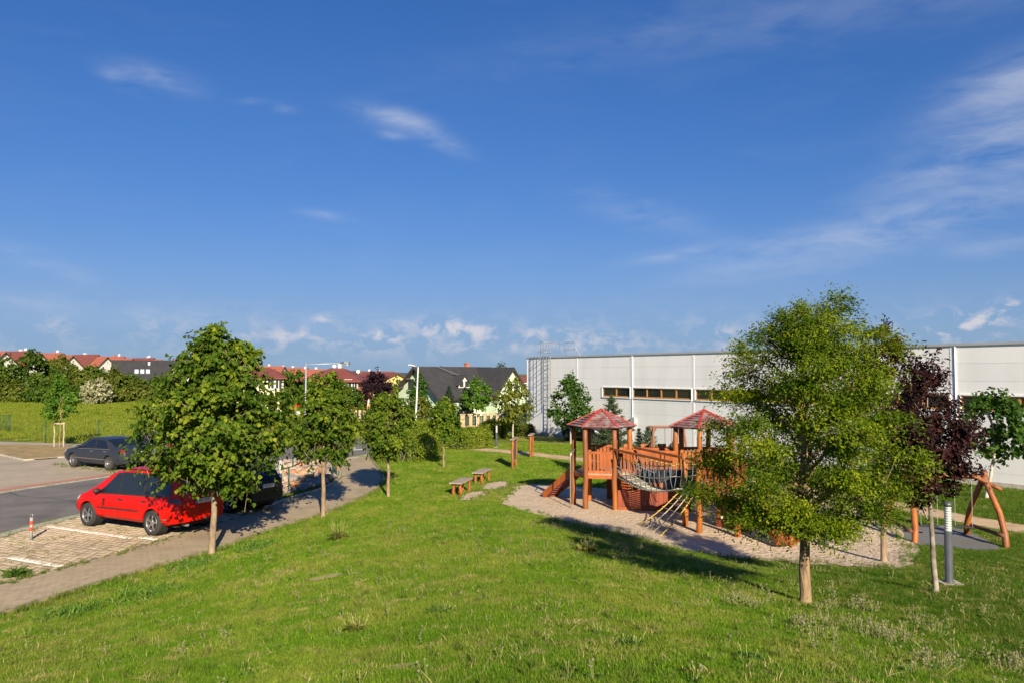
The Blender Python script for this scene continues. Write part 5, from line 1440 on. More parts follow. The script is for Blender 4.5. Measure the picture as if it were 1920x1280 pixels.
# red and grey plastic bollard in the parking bay
p = G(58, 1013); pb2 = thing('parking_post', 'grey parking post with two orange-red bands in the empty bay', 'post', p)
mb2 = MB(); mb2.tube([(0, 0, 0), (0, 0, .62)], .041, 14); mb2.build('post', M('grey_post', (.33, .34, .34), (.27, .28, .28), 9, .6), pb2, True)
for z in (.26, .43): mb2 = MB(); mb2.lathe([(.0435, z), (.0435, z + .10)], 16); mb2.build('reflective_band', M('orange_red_band', (.72, .075, .02), (.62, .06, .02), 9, .4), pb2, True)
mb2 = MB(); mb2.tube([(-.034, 0, .60), (-.034, 0, .68), (-.02, 0, .705), (.02, 0, .705), (.034, 0, .68), (.034, 0, .60)], .009, 6); mb2.build('handle', galv, pb2, True)
mb2 = MB(); mb2.box((0, 0, .012), (.22, .16, .02)); mb2.build('base_plate', galv, pb2)
# green fence round the stone bed
green_m = M('green_fence_coating', (.012, .065, .035), (.010, .05, .028), 5, .55)
gf1 = thing('wire_fence', 'low green tube fence with a gate post round the stone bed', 'fence', G(560, 925))
go = Vector(gf1.location)
def gpost(u, v, h, r_=.03):
    p = G(u, v); mb3 = MB(); mb3.tube([p - go - Vector((0, 0, .3)), p - go + Vector((0, 0, h))], r_, 8); mb3.build('post', green_m, gf1, True); return p - go + Vector((0, 0, h - .04))
A1 = gpost(503, 893, 1.25); A2 = gpost(549, 882, 1.25); A3 = gpost(624, 897, 1.4, .045); A3b = gpost(630, 895, 1.4, .045); A4 = gpost(541, 924, 1.0); A5 = gpost(440, 905, 1.2); A0 = gpost(470, 935, 1.0)
for a, b in ((A5, A1), (A1, A2), (A2, A3), (A0, A4), (A4, A3)):
    mb3 = MB(); mb3.tube([a, (a + b) / 2 - Vector((0, 0, .06)), b], .018, 6); mb3.build('rail', green_m, gf1, True)
    for k in (.3, .55, .8):
        mb3 = MB(); mb3.tube([a - Vector((0, 0, k)), b - Vector((0, 0, k))], .004, 4); mb3.build('wire', green_m, gf1)
mb3 = MB(); mb3.tube([A3 - Vector((0, 0, .15)), A3 + Vector((-.55, -.25, -1.32))], .02, 6); mb3.build('brace', green_m, gf1, True)
mb3 = MB(); mb3.box(A3 + Vector((-.34, -.06, -.25)), (.09, .02, .28)); mb3.build('sign_plate', plate_w, gf1)
# field fence on the left: posts with tension wires
ff = thing('wire_fence', 'green post-and-wire fence along the meadow on the left', 'fence', G(85, 829))
fo_ = Vector(ff.location); prev = None
for u, v in ((-60, 826), (18, 812), (85, 829), (184, 826), (300, 822), (420, 818), (535, 815)):
    p = G(u, v); h = 1.42; mb3 = MB(); mb3.tube([p - fo_ - Vector((0, 0, .3)), p - fo_ + Vector((0, 0, h))], .035, 8); mb3.build('post', green_m, ff, True)
    if prev is not None and u > 60:
        for k in range(9):
            mb3 = MB(); mb3.tube([prev + Vector((0, 0, .1 + .15 * k)), p - fo_ + Vector((0, 0, .1 + .15 * k))], .0035, 4); mb3.build('wire', green_m, ff)
    prev = p - fo_
fb = thing('wire_fence', 'dense green mesh fence panel at the left picture edge', 'fence', G(10, 812))
bo_ = Vector(fb.location); qa, qb = G(-60, 806), G(17, 812)
for k in range(5):
    p = qa.lerp(qb, k / 4) - bo_; mb3 = MB(); mb3.tube([p - Vector((0, 0, .2)), p + Vector((0, 0, 1.45))], .04, 8); mb3.build('post', green_m, fb, True)
for k in range(30):
    p = qa.lerp(qb, k / 29) - bo_; mb3 = MB(); mb3.tube([p + Vector((0, 0, .05)), p + Vector((0, 0, 1.4))], .012, 4); mb3.build('bar', green_m, fb)
for z in (.1, .5, .9, 1.35): mb3 = MB(); mb3.tube([qa - bo_ + Vector((0, 0, z)), qb - bo_ + Vector((0, 0, z))], .012, 4); mb3.build('rail', green_m, fb)
# stone pillar fence of the green house
stone_m = M('sandstone_block', (.50, .38, .22), (.40, .30, .17), 3, .9, bump=.5, bscale=10, c3=(.33, .25, .15), s3=2)
gfz = thing('pillar_fence', 'garden fence of sandy stone pillars in front of the green house', 'fence', at(905, 84))
pf0 = Vector(gfz.location); pl_ = [(868, 80), (882, 81.5), (895.5, 83), (908.5, 84.5), (920.5, 86), (931.5, 87.5), (942, 89), (953, 90.5)]
mesh_dark = M('dark_fence_mesh', (.035, .05, .035), (.05, .07, .045), 30, .8)
prevp = None
for u, dpt in pl_:
    p = at(u, dpt) - pf0; mb3 = MB(); mb3.mm((p.x - .22, p.y - .22, p.z - .4), (p.x + .22, p.y + .22, p.z + 1.25)); mb3.mm((p.x - .28, p.y - .28, p.z + 1.25), (p.x + .28, p.y + .28, p.z + 1.35)); mb3.build('pillar', stone_m, gfz)
    if prevp is not None:
        d_ = p - prevp; fp = bpy.data.objects.new('fence_panel', None); COL.objects.link(fp); fp.parent = gfz
        for z in (.25, 1.05): mb3 = MB(); mb3.beam(prevp + Vector((0, 0, z)), p + Vector((0, 0, z)), .04, .05); mb3.build('rail', mesh_dark, fp)
        for k in range(1, 12): q = prevp + d_ * k / 12; mb3 = MB(); mb3.beam(q + Vector((0, 0, .15)), q + Vector((0, 0, 1.12)), .03, .05); mb3.build('bar', mesh_dark, fp)
        mb3 = MB(); mb3.beam(prevp + Vector((0, 0, -.05)), p + Vector((0, 0, -.05)), .3, .4); mb3.build('footing_wall', stone_m, gfz)
    prevp = p
# stone posts with blue-grey panels left of the parasol
gs2 = thing('pillar_fence', 'grey-blue panel fence with slim stone posts below the orange house', 'fence', at(668, 96)); p0_ = Vector(gs2.location); prevp = None
blue_panel = M('blue_grey_panel', (.10, .15, .22), (.08, .12, .18), 4, .6)
for u, dpt in ((650, 97), (661, 96), (668, 95), (676, 94), (684, 93), (697, 92), (708, 91)):
    p = at(u, dpt) - p0_; mb3 = MB(); mb3.mm((p.x - .15, p.y - .15, p.z - .3), (p.x + .15, p.y + .15, p.z + 1.5)); mb3.build('pillar', stone_m, gs2)
    if prevp is not None: mb3 = MB(); mb3.beam(prevp + Vector((0, .05, .65)), p + Vector((0, .05, .65)), .05, 1.1); mb3.build('panel', blue_panel, gs2)
    prevp = p
p = at(692, 84); ps_ = thing('closed_parasol', 'closed yellow parasol standing by the panel fence', 'parasol', p)
mb3 = MB(); mb3.tube([(0, 0, -.1), (0, 0, 2.6)], .03, 6); mb3.build('pole', wpole, ps_); 
mb3 = MB(); mb3.lathe([(.001, 2.95), (.09, 2.8), (.17, 2.4), (.24, 1.6), (.27, .9), (.20, .55), (.04, .5)], 10); mb3.build('folded_canopy', M('yellow_canopy', (.70, .42, .09), (.58, .25, .05), 2, .8, c3=(.75, .6, .4), s3=1.5), ps_, True)
mb3 = MB(); mb3.lathe([(.001, 2.8), (.1, 2.78), (.14, 2.55)], 10); mb3.build('canopy_tip', sat_m, ps_, True)
p = at(699, 90); bb_ = thing('water_barrel', 'blue barrel right of the closed yellow parasol', 'barrel', p); mb3 = MB(); mb3.lathe([(.001, 0), (.34, .02), (.38, .5), (.34, 1.5), (.25, 1.6), (.001, 1.6)], 12); mb3.build('barrel_body', M('blue_plastic', (.03, .16, .45), (.03, .13, .38), 3, .4), bb_, True)
mb3 = MB(); mb3.lathe([(.001, 1.72), (.16, 1.70), (.2, 1.6)], 10); mb3.build('lid', plate_w, bb_, True)
# printed banner on the green house fence
p = at(794, 78); bn_ = thing('pub_banner', 'blue-grey banner showing a foamy orange mug and a white cup', 'banner', p, R(4))
zb0 = zpix(788, 78) - p.z; zb1 = zpix(774.5, 78) - p.z
mb3 = MB(); mb3.mm((-.75, -.02, zb0), (.75, .02, zb1)); mb3.build('sheet', M('banner_print', (.24, .36, .42), (.34, .46, .52), 1.5, .6), bn_)
mb3 = MB(); mb3.mm((-.75, -.026, zb0), (.75, -.0205, zb0 + .14)); mb3.build('white_border', plate_w, bn_)
hb = zb1 - zb0
mb3 = MB(); mb3.poly([(.12, -.027, zb0 + .16), (.42, -.027, zb0 + .16), (.46, -.027, zb0 + hb * .72), (.08, -.027, zb0 + hb * .72)], .004); mb3.build('mug', M('orange_print', (.70, .26, .07), (.62, .2, .05), 4, .6), bn_)
mb3 = MB(); mb3.poly([(.06, -.027, zb0 + hb * .72), (.48, -.027, zb0 + hb * .72), (.45, -.027, zb0 + hb * .93), (.27, -.027, zb0 + hb * .98), (.09, -.027, zb0 + hb * .93)], .004); mb3.build('foam', plate_w, bn_)
mb3 = MB(); mb3.tube([(.46, -.03, zb0 + hb * .62), (.60, -.03, zb0 + hb * .58), (.60, -.03, zb0 + hb * .36), (.44, -.03, zb0 + hb * .3)], .022, 6); mb3.build('mug_handle', plate_w, bn_)
mb3 = MB(); mb3.lathe([(.001, 0), (.17, .004), (.17, 0)], 16, axis='Y'); o = mb3.build('cup', plate_w, bn_); o.location = (-.38, -.03, zb0 + hb * .62)
mb3 = MB(); mb3.lathe([(.001, 0), (.06, .004), (.06, 0)], 12, axis='Y'); o = mb3.build('coffee', M('coffee_print', (.35, .17, .06), (.3, .14, .05)), bn_); o.location = (-.38, -.036, zb0 + hb * .62)
for x in (-.78, .78): mb3 = MB(); mb3.tube([(x, 0, -.2), (x, 0, zb1 + .1)], .04, 6); mb3.build('support_post', wood, bn_)
p = at(764, 80); wc = thing('garden_chair', 'white garden parasol cloth folded over beside the street lamp', 'parasol', p)
mb3 = MB(); mb3.tube([(0, 0, -.1), (.3, 0, 2.3)], .03, 6); mb3.build('pole', wpole, wc); wc.name = 'tilted_parasol'
z1_ = zpix(752, 80) - p.z; z2_ = zpix(769, 80) - p.z
mb3 = MB(); mb3.poly([(-.05, -.1, z1_), (.42, -.1, z1_), (.40, -.12, z1_ - .45), (.15, -.12, z1_ - .6), (-.25, -.16, z2_), (-.38, -.16, z2_ + .1), (.0, -.12, z1_ - .5)], .04); mb3.build('cloth', plate_w, wc)
p = at(558, 108); rc = thing('play_house', 'small red and white garden playhouse in front of the dark hedge', 'playhouse', p)
mb3 = MB(); mb3.mm((-.5, -.5, -.1), (.5, .5, .9)); mb3.build('wall', white_w, rc); mb3 = MB(); mb3.add([(-.7, -.7, .85), (.7, -.7, .85), (.7, .7, .85), (-.7, .7, .85), (-.3, 0, 1.5), (.3, 0, 1.5)], [(0, 1, 5, 4), (1, 2, 5), (2, 3, 4, 5), (3, 0, 4), (3, 2, 1, 0)]); mb3.build('roof', red_pl, rc)
# stones of the planted bed
st_m = [M('stone_tan', (.44, .34, .25), (.34, .26, .19), 5, .9, bump=.5, bscale=12, rand=.25), M('stone_rust', (.46, .22, .09), (.36, .17, .08), 5, .9, bump=.5, bscale=12, rand=.2), M('stone_grey', (.28, .26, .24), (.20, .19, .17), 5, .9, bump=.5, bscale=12, rand=.25), M('stone_pale', (.46, .37, .28), (.38, .30, .23), 5, .9, bump=.5, bscale=12, rand=.2)]
def stone_mesh(sd, m):
    rg = random.Random(sd); b = bmesh.new(); bmesh.ops.create_icosphere(b, subdivisions=1, radius=1)
    for v in b.verts: v.co *= rg.uniform(.72, 1.12)
    me = bpy.data.meshes.new('stone'); b.to_mesh(me); b.free(); me.materials.append(m); return me
stones = [stone_mesh(k, st_m[k % 4]) for k in range(12)]
bed_px = [(500, 876), (540, 868), (600, 868), (634, 880), (628, 896), (600, 912), (560, 922), (520, 928), (500, 922)]
bed_poly = PG(bed_px)
sbed = sheet('stone_bed', wobble(bed_poly, .05, 3, 3), soil_m, .03, .5); paths_excl.append(bed_poly)
rg = random.Random(4); cnt = 0; bx0 = min(p[0] for p in bed_poly); bx1 = max(p[0] for p in bed_poly); by0 = min(p[1] for p in bed_poly); by1 = max(p[1] for p in bed_poly)
while cnt < 290:
    x, y = rg.uniform(bx0, bx1), rg.uniform(by0, by1)
    if not inpoly(np.array([x]), np.array([y]), bed_poly)[0]: continue
    s_ = rg.uniform(.10, .24); place('stone', rg.choice(stones), sbed, (x, y, H(x, y) + .03 + s_ * .35), (rg.uniform(-.6, .6), rg.uniform(-.6, .6), rg.uniform(0, 6)), (s_ * 1.25, s_, s_ * .75)); cnt += 1

# ------------------------------------------------------------------ vegetation
def nrm(a): return a / np.maximum(np.linalg.norm(a, axis=-1, keepdims=True), 1e-9)
def leaves_mesh(name, P, Adir, Ndir, size, ratio, mat, tint, fold=.22, heart=True):
    """one small folded leaf per row"""
    n = len(P); A_ = nrm(Adir); Nn = nrm(Ndir - (Ndir * A_).sum(-1, keepdims=True) * A_); S_ = np.cross(A_, Nn)
    s = size[:, None]; w = s * ratio * .5
    def pt(a, b, c): return P + A_ * s * a + S_ * w * b + Nn * s * c
    if heart:
        V = np.stack([pt(0, 0, 0), pt(.12, .85, fold * .5), pt(.5, .92, fold * .55), pt(1, 0, -.05), pt(.5, -.92, fold * .55), pt(.12, -.85, fold * .5)], 1)
        F = np.array([[0, 3, 2, 1], [0, 5, 4, 3]])
        k = 6
    else:
        V = np.stack([pt(0, 0, 0), pt(.45, 1, fold * .5), pt(1, 0, 0), pt(.45, -1, fold * .5)], 1)
        F = np.array([[0, 1, 2, 3]]); k = 4
    F = (F[None] + (np.arange(n) * k)[:, None, None]).reshape(-1, 4)
    return np_mesh(name, V.reshape(-1, 3), F, [mat], np.repeat(tint, k))
def profile(knots):
    t, r_ = zip(*knots); return lambda x: np.interp(x, t, r_)
ROUND = [(0, .45), (.12, .78), (.35, 1), (.6, .95), (.8, .7), (.93, .4), (1, .12)]
def make_tree(name, label, loc, H_, cb, Rr, knots, trunk_r, lmat, leaf, ratio, n_sh, per, seed, bark, lumps=40, lump_r=.28, shoot=.35, droop=.3, hang=.5, fill=.35, top_shoots=(), limbs=8, group=None, squash=1.0, ax_off=(0, 0), cat='tree', shell=.62, heart=True, lean=(0, 0), up=.25, wide=None, fork=.45, leaf_j=.3, flat=1.0, crown_off=(0, 0), njit=.55, twigs=0, tw_step=1, clv=.22, boughs=0):
    """tapered trunk with limbs, and a crown of leafy shoots gathered in uneven clumps"""
    rg = np.random.default_rng(seed); rt = thing(name, label, cat, loc, 0, group)
    prof = profile(knots); hc = H_ - cb
    # clumps
    t = rg.beta(1.25, 1.25, lumps * 3); keep = rg.random(lumps * 3) < (.25 + .75 * prof(t)); t = t[keep][:lumps]
    az = rg.uniform(0, 2 * np.pi, len(t)); rad = Rr * prof(t) * (shell + (1 - shell) * rg.random(len(t)) ** .5) * rg.uniform(.78, 1.12, len(t))
    C = np.stack([rad * np.cos(az), rad * np.sin(az) * squash, cb + hc * t], -1)
    ti = np.clip(rg.random(int(lumps * fill)), .05, .9); a2 = rg.uniform(0, 6.283, len(ti)); r2 = Rr * prof(ti) * rg.uniform(0, .6, len(ti))
    C = np.concatenate([C, np.stack([r2 * np.cos(a2), r2 * np.sin(a2) * squash, cb + hc * ti], -1)])
    paths_b = []
    if boughs:
        # tiers of spreading boughs, foliage held in flat pads along each of them
        C = []
        for b_ in range(boughs):
            tb_ = (b_ + rg.uniform(.1, .9)) / boughs; ze_ = cb + hc * (.02 + .95 * tb_); re_ = Rr * prof(tb_) * rg.uniform(.72, 1.10); az_ = b_ * 2.4 + rg.uniform(-.5, .5)
            zs_ = max(cb * .92, ze_ - re_ * rg.uniform(.55, .85)); e_ = np.array([re_ * math.cos(az_), re_ * math.sin(az_), ze_]); s0_ = np.array([0, 0, min(zs_, cb + hc * fork)])
            pth = [s0_ + (e_ - s0_) * f_ + np.array([0, 0, .22 * re_ * f_ * (1 - f_) * 2]) + rg.normal(0, .04, 3) * f_ for f_ in np.linspace(0, 1, 7)]; paths_b.append(pth)
            for f_ in (.42, .6, .76, .9, 1.0):
                i_ = int(f_ * 5.999); q_ = pth[i_] + (pth[i_ + 1] - pth[i_]) * (f_ * 6 - i_) if i_ < 6 else pth[6]
                C.append(q_ + rg.normal(0, .05 * Rr, 3) * np.array([1, 1, .3]))
        C = np.array(C)
    for (dx, dy, z) in top_shoots: C = np.concatenate([C, [[dx, dy, z]]])
    k = rg.integers(0, len(C), n_sh)
    lr = Rr * lump_r * rg.uniform(.55, 1.15, len(C))
    if top_shoots: lr[-len(top_shoots):] = Rr * .06
    Cz = C[k] + rg.normal(0, 1, (n_sh, 3)) * lr[k][:, None] * np.array([.62, .62, .55 * flat])
    tt = np.clip((Cz[:, 2] - cb) / hc, -.08, 1.25)
    lim = Rr * np.maximum(prof(np.clip(tt, 0, 1)), .10) * 1.12; hr = np.hypot(Cz[:, 0], Cz[:, 1] / squash) + 1e-6
    f = np.where(hr > lim, lim / hr * rg.uniform(.85, 1.08, n_sh), 1.0)
    free = k >= (len(C) - len(top_shoots)) if top_shoots else np.zeros(n_sh, bool)
    f = np.where(free, 1, f)
    Cz[:, :2] *= f[:, None]; Cz[:, 2] = np.maximum(Cz[:, 2], cb - .06 * hc)
    outw = nrm(np.stack([Cz[:, 0], Cz[:, 1], np.full(n_sh, .15 * Rr)], -1))
    sd = nrm(outw + rg.normal(0, .55, (n_sh, 3)) + np.array([0, 0, up]))
    ln = shoot * rg.uniform(.5, 1.3, n_sh)
    s_ = (np.arange(per) + .5) / per
    P = Cz[:, None] + sd[:, None] * (ln[:, None] * s_)[..., None] + np.array([0, 0, -1]) * (droop * ln[:, None] * s_ ** 2)[..., None]
    P = P + rg.normal(0, leaf * leaf_j, P.shape)
    P = P.reshape(-1, 3); o2 = np.repeat(outw, per, 0); n = len(P)
    Ad = np.array([0, 0, -1.0]) * hang + o2 * (1 - hang) * .8 + rg.normal(0, .42, (n, 3))
    Nd = o2 + np.array([0, 0, .55]) + rg.normal(0, njit, (n, 3))
    clt = rg.uniform(-clv, clv, len(C))
    tint = np.clip(.45 + np.repeat(clt[k], per) + rg.normal(0, .17, n), 0, 1)
    P[:, :2] += np.array(ax_off) + np.array(crown_off) + np.array(lean) * (P[:, 2:3] / H_)
    cm = leaves_mesh('crown', P, Ad, Nd, leaf * rg.uniform(.65, 1.3, n), ratio, lmat, tint, heart=heart)
    link_mesh('crown', cm, rt)
    if twigs:
        off3 = np.zeros((n_sh, 3)); off3[:, :2] = np.array(ax_off) + np.array(crown_off) + np.array(lean) * (Cz[:, 2:3] / H_)
        a3 = Cz + off3 - sd * ln[:, None] * .8 - np.array([0, 0, .25]) * ln[:, None]; m3 = Cz + off3; e3 = Cz + off3 + sd * ln[:, None] + np.array([0, 0, -1]) * (droop * ln)[:, None]
        s3 = nrm(np.cross(sd, rg.normal(0, 1, (n_sh, 3)))) * twigs
        V3 = np.stack([a3 - s3, a3 + s3, m3 + s3 * .7, m3 - s3 * .7, e3 + s3 * .25, e3 - s3 * .25], 1).reshape(-1, 3)
        F3 = (np.array([[0, 1, 2, 3], [3, 2, 4, 5]])[None] + (np.arange(0, n_sh, tw_step) * 6)[:, None, None]).reshape(-1, 4)
        tw = link_mesh('twigs', np_mesh('twigs', V3, F3, [bark]), rt); tw['kind'] = 'stuff'
    # trunk
    mb_ = MB(); r0 = random.Random(seed); zt = cb + hc * fork
    pts_ = [(0, 0, -.25), (0, 0, .0), (0, 0, .12)] + [(r0.uniform(-.02, .02) + ax_off[0] * min(1, z / cb if cb else 1), r0.uniform(-.02, .02) + ax_off[1] * min(1, z / cb if cb else 1), z) for z in np.linspace(.5, zt, 7)]
    rs = [trunk_r * 1.45, trunk_r * 1.25, trunk_r * 1.08] + [trunk_r * (1 - .55 * i / 6) for i in range(7)]
    mb_.tube(pts_, rs, 12); mb_.build('trunk', bark, rt, True)
    sel = rg.choice(len(C), min(limbs, len(C)), replace=False)
    if boughs:
        sel = []
        for pth in paths_b:
            sh_ = lambda q_: (q_[0] + (crown_off[0] + lean[0] * q_[2] / H_) * min(1, math.hypot(q_[0], q_[1]) / .3), q_[1], q_[2])
            mb_ = MB(); mb_.tube([sh_(q_) for q_ in pth], [trunk_r * (.40 - .05 * j_) for j_ in range(7)], 6); mb_.build('limb', bark, rt, True)
    for i in sel:
        e = Vector(C[i]) + Vector((ax_off[0], ax_off[1], 0)); z0 = max(cb * .8, min(zt, e.z - .25 * hc - .3 * math.hypot(e.x, e.y)))
        if e.z < z0: z0 = max(.3, e.z - .2)
        a = Vector((ax_off[0] * min(1, z0 / max(cb, .1)), ax_off[1], z0)); m_ = a.lerp(e, .5) + Vector((0, 0, .12 * (e - a).length)) * .6 + Vector((r0.uniform(-.06, .06), r0.uniform(-.06, .06), 0))
        mb_ = MB(); mb_.tube([a, a.lerp(m_, .5), m_, m_.lerp(e, .5), e], [trunk_r * .42, trunk_r * .34, trunk_r * .25, trunk_r * .17, trunk_r * .07], 6); mb_.build('limb', bark, rt, True)
    return rt
bark_y = M('young_linden_bark', (.30, .21, .13), (.17, .12, .075), 14, .95, bump=.8, bscale=30, stretch=(1, 1, .35), c3=(.34, .27, .18), s3=6)
bark_l = M('locust_bark', (.36, .245, .14), (.12, .08, .045), 16, .95, bump=1.0, bscale=30, stretch=(1, 1, .22), c3=(.30, .21, .12), s3=5)
bark_p = M('plum_bark', (.34, .30, .25), (.16, .13, .10), 10, .9, bump=.7, bscale=14, stretch=(1, 1, .8), c3=(.10, .08, .06), s3=4)
bark_w = M('pale_bark', (.50, .46, .38), (.36, .33, .26), 8, .9, bump=.4, bscale=14)
lind = leaf_mat('linden_leaf', (.020, .055, .003), (.080, .142, .008), (.260, .290, .022), .32)
loc_l = leaf_mat('locust_leaf', (.034, .080, .003), (.120, .185, .005), (.300, .325, .014), .42)
plum = leaf_mat('plum_leaf', (.010, .005, .006), (.028, .010, .011), (.085, .024, .020), .20)
mapl = leaf_mat('maple_leaf', (.018, .055, .008), (.050, .115, .016), (.120, .190, .030), .32)
brig = leaf_mat('bright_maple_leaf', (.035, .10, .010), (.085, .19, .018), (.20, .30, .035), .40)
yell = leaf_mat('yellow_green_leaf', (.055, .085, .010), (.15, .18, .022), (.29, .27, .04), .38)
bush = leaf_mat('thicket_leaf', (.022, .056, .006), (.065, .120, .011), (.140, .190, .020), .28)
bush2 = leaf_mat('thicket_olive_leaf', (.038, .062, .007), (.100, .130, .015), (.190, .200, .030), .28)
hedg = leaf_mat('hedge_leaf', (.055, .105, .006), (.140, .200, .014), (.280, .300, .028), .30)
pine = leaf_mat('pine_needle', (.010, .026, .014), (.026, .052, .026), (.060, .090, .045), .10)
pinb = leaf_mat('young_pine_needle', (.030, .055, .025), (.065, .095, .045), (.13, .15, .08), .10)
blos = leaf_mat('hawthorn_blossom', (.06, .10, .03), (.36, .35, .20), (.66, .62, .46), .25)
birc = leaf_mat('birch_leaf', (.035, .065, .025), (.075, .115, .045), (.15, .19, .085), .30)
beec = leaf_mat('copper_beech_leaf', (.008, .004, .007), (.020, .008, .014), (.05, .016, .026), .12)
GRP = 'young lindens along the footpath'
KL = [(0, .40), (.08, .62), (.18, .82), (.32, .97), (.46, 1), (.58, .92), (.70, .70), (.80, .54), (.92, .44), (1, .22)]
p = G(397, 1037)
make_tree('linden_tree', 'biggest and nearest linden, standing between the footpath and the red car', p, 5.12, 1.74, 1.68, KL, .078, lind, .106, .92, 2200, 9, 11, bark_y, lumps=80, lump_r=.30, fill=.7, twigs=.005, tw_step=2, shoot=.42, droop=.5, hang=.62, group=GRP, ax_off=(.05, 0), top_shoots=((-.02, -.1, 5.50), (-.04, -.1, 5.42), (-.05, -.1, 5.34), (-.08, -.1, 5.26), (-.12, -.1, 5.16), (-.2, -.1, 5.05), (.62, -.2, 5.05), (.85, -.2, 4.95), (.3, 0, 5.1), (-.6, 0, 4.75)), limbs=12)
p = G(606, 969)
make_tree('linden_tree', 'second linden from the left, in front of the stone bed', p, 4.36, 1.86, .86, [(0, .55), (.12, .85), (.3, 1), (.55, .92), (.75, .72), (.92, .45), (1, .2)], .066, lind, .103, .92, 1150, 8, 12, bark_y, twigs=.005, fill=.6, lump_r=.32, lumps=48, shoot=.36, droop=.5, hang=.6, group=GRP, limbs=8)
p = G(728, 931)
make_tree('linden_tree', 'third linden from the left, by the bend of the footpath', p, 3.62, 1.55, .80, [(0, .4), (.1, .72), (.28, .95), (.5, 1), (.72, .82), (.9, .45), (1, .2)], .06, lind, .105, .92, 960, 8, 13, bark_y, twigs=.005, fill=.6, lump_r=.32, lumps=40, shoot=.38, droop=.5, hang=.6, group=GRP, limbs=8)
p = G(832, 876)
make_tree('linden_tree', 'smallest linden, alone on the lawn in front of the green house', p, 3.15, 1.35, .63, [(0, .25), (.12, .6), (.35, .95), (.6, 1), (.82, .7), (1, .2)], .045, lind, .115, .92, 420, 7, 14, bark_y, lumps=34, shoot=.32, droop=.45, hang=.6, group=GRP, limbs=6)
# locust
p = G(1511, 1131)
LK = [(0, .40), (.1, .74), (.22, 1.0), (.46, 1.0), (.6, .84), (.72, .70), (.82, .58), (.9, .36), (1, .10)]
locust = make_tree('locust_tree', 'large feathery light green locust tree in the right foreground', p, 4.30, .98, 1.46, LK, .076, loc_l, .052, .48, 7000, 13, 21, bark_l, boughs=48, lumps=40, lump_r=.17, shoot=.34, droop=.35, hang=.35, limbs=16, fill=.6, heart=False, flat=.42, njit=.36, clv=.34, twigs=.003, tw_step=8, lean=(.34, 0), crown_off=(-.20, 0), shell=.62, top_shoots=((.28, 0, 4.42), (.2, 0, 4.25), (.5, 0, 4.05), (-.1, 0, 4.2), (-.7, 0, 3.85), (.75, 0, 3.9), (.42, -.1, 4.30), (-.32, 0, 4.15), (-.5, 0, 4.0), (1.0, 0, 3.95), (-.95, 0, 3.7), (1.25, 0, 3.75)), fork=.72, up=.1, leaf_j=.7)
# purple plum, its companion behind, green maple on the right
p = G(1755, 1112)
PK = [(0, .18), (.08, .42), (.2, .72), (.36, .95), (.5, 1), (.62, .80), (.72, .55), (.84, .36), (1, .12)]
make_tree('plum_tree', 'purple-leaved plum with pale flaky trunk beside the bollard lamp', p, 3.62, 1.30, .52, PK, .042, plum, .075, .5, 950, 12, 31, bark_p, lumps=46, lump_r=.26, shoot=.36, droop=.15, hang=.45, up=.9, limbs=12, heart=False, top_shoots=((-.22, 0, 3.55), (-.12, 0, 3.4), (.08, 0, 3.3), (-.2, 0, 3.15), (.3, 0, 2.9)), ax_off=(-.05, 0))
p = G(1657, 1053)
make_tree('plum_tree', 'second purple-leaved plum, mostly hidden behind the locust crown', p, 5.1, 1.75, .85, PK, .062, plum, .085, .5, 1100, 11, 33, bark_y, lumps=34, shoot=.4, up=.9, limbs=8, heart=False, top_shoots=((.25, 0, 4.9), (.3, 0, 4.6)))
p = G(1850, 934)
make_tree('maple_tree', 'dark green maple with pale wrapped trunk behind the log swing', p, 3.75, 1.55, 1.12, [(0, .55), (.12, .9), (.3, 1), (.5, .85), (.7, .62), (.88, .42), (1, .15)], .065, mapl, .16, .8, 330, 8, 35, bark_w, lumps=32, shoot=.45, droop=.4, hang=.4, limbs=8, ax_off=(.32, 0))
# round green tree in front of the hall
p = G(1071, 832)
make_tree('lime_tree', 'round dense green tree on a pale trunk in front of the hall', p, 4.20, .98, 1.27, [(0, .32), (.1, .66), (.25, .94), (.42, 1), (.6, .88), (.78, .62), (.92, .32), (1, .1)], .085, mapl, .15, .8, 620, 8, 41, bark_w, lumps=60, lump_r=.22, shoot=.34, droop=.2, hang=.3, limbs=8, up=.5)
p = at(962, 52)
make_tree('ornamental_tree', 'yellow-green tree with slim pale trunk left of the hall corner', p, 4.0, 1.35, 1.12, ROUND, .05, yell, .15, .7, 420, 8, 43, bark_w, lumps=44, shoot=.4, limbs=8, ax_off=(.0, 0))
p = at(894, 82)
make_tree('maple_tree', 'bright green maple at the right of the green house dormer', p, zpix(707, 82) - p.z, 1.9, 1.2, [(0, .5), (.2, .9), (.45, 1), (.7, .7), (.9, .35), (1, .12)], .07, brig, .22, .8, 330, 8, 45, bark_w, lumps=36, shoot=.45, limbs=6)
p = at(787, 80)
make_tree('maple_tree', 'mid-green tree in front of the green house gable behind the pale lamp', p, zpix(702, 80) - p.z, 1.6, .78, [(0, .7), (.2, 1), (.45, .9), (.7, .75), (.9, .4), (1, .12)], .07, mapl, .22, .8, 330, 8, 46, bark_w, lumps=36, shoot=.45, limbs=6)
p = at(766, 79.5)
make_tree('sapling', 'slim conifer-like sapling at the left foot of the green gable', p, zpix(721, 79.5) - p.z, .5, .42, [(0, .9), (.5, .7), (1, .1)], .04, mapl, .16, .7, 90, 8, 47, bark_w, lumps=14, shoot=.3, limbs=4)
p = at(786, 76)
make_tree('variegated_shrub', 'pale yellowish shrub below the green gable by the lamp', p, zpix(744, 76) - p.z, .5, .9, ROUND, .05, yell, .18, .8, 260, 8, 48, bark_w, lumps=26, shoot=.4, limbs=4, cat='shrub')
p = at(945, 140)
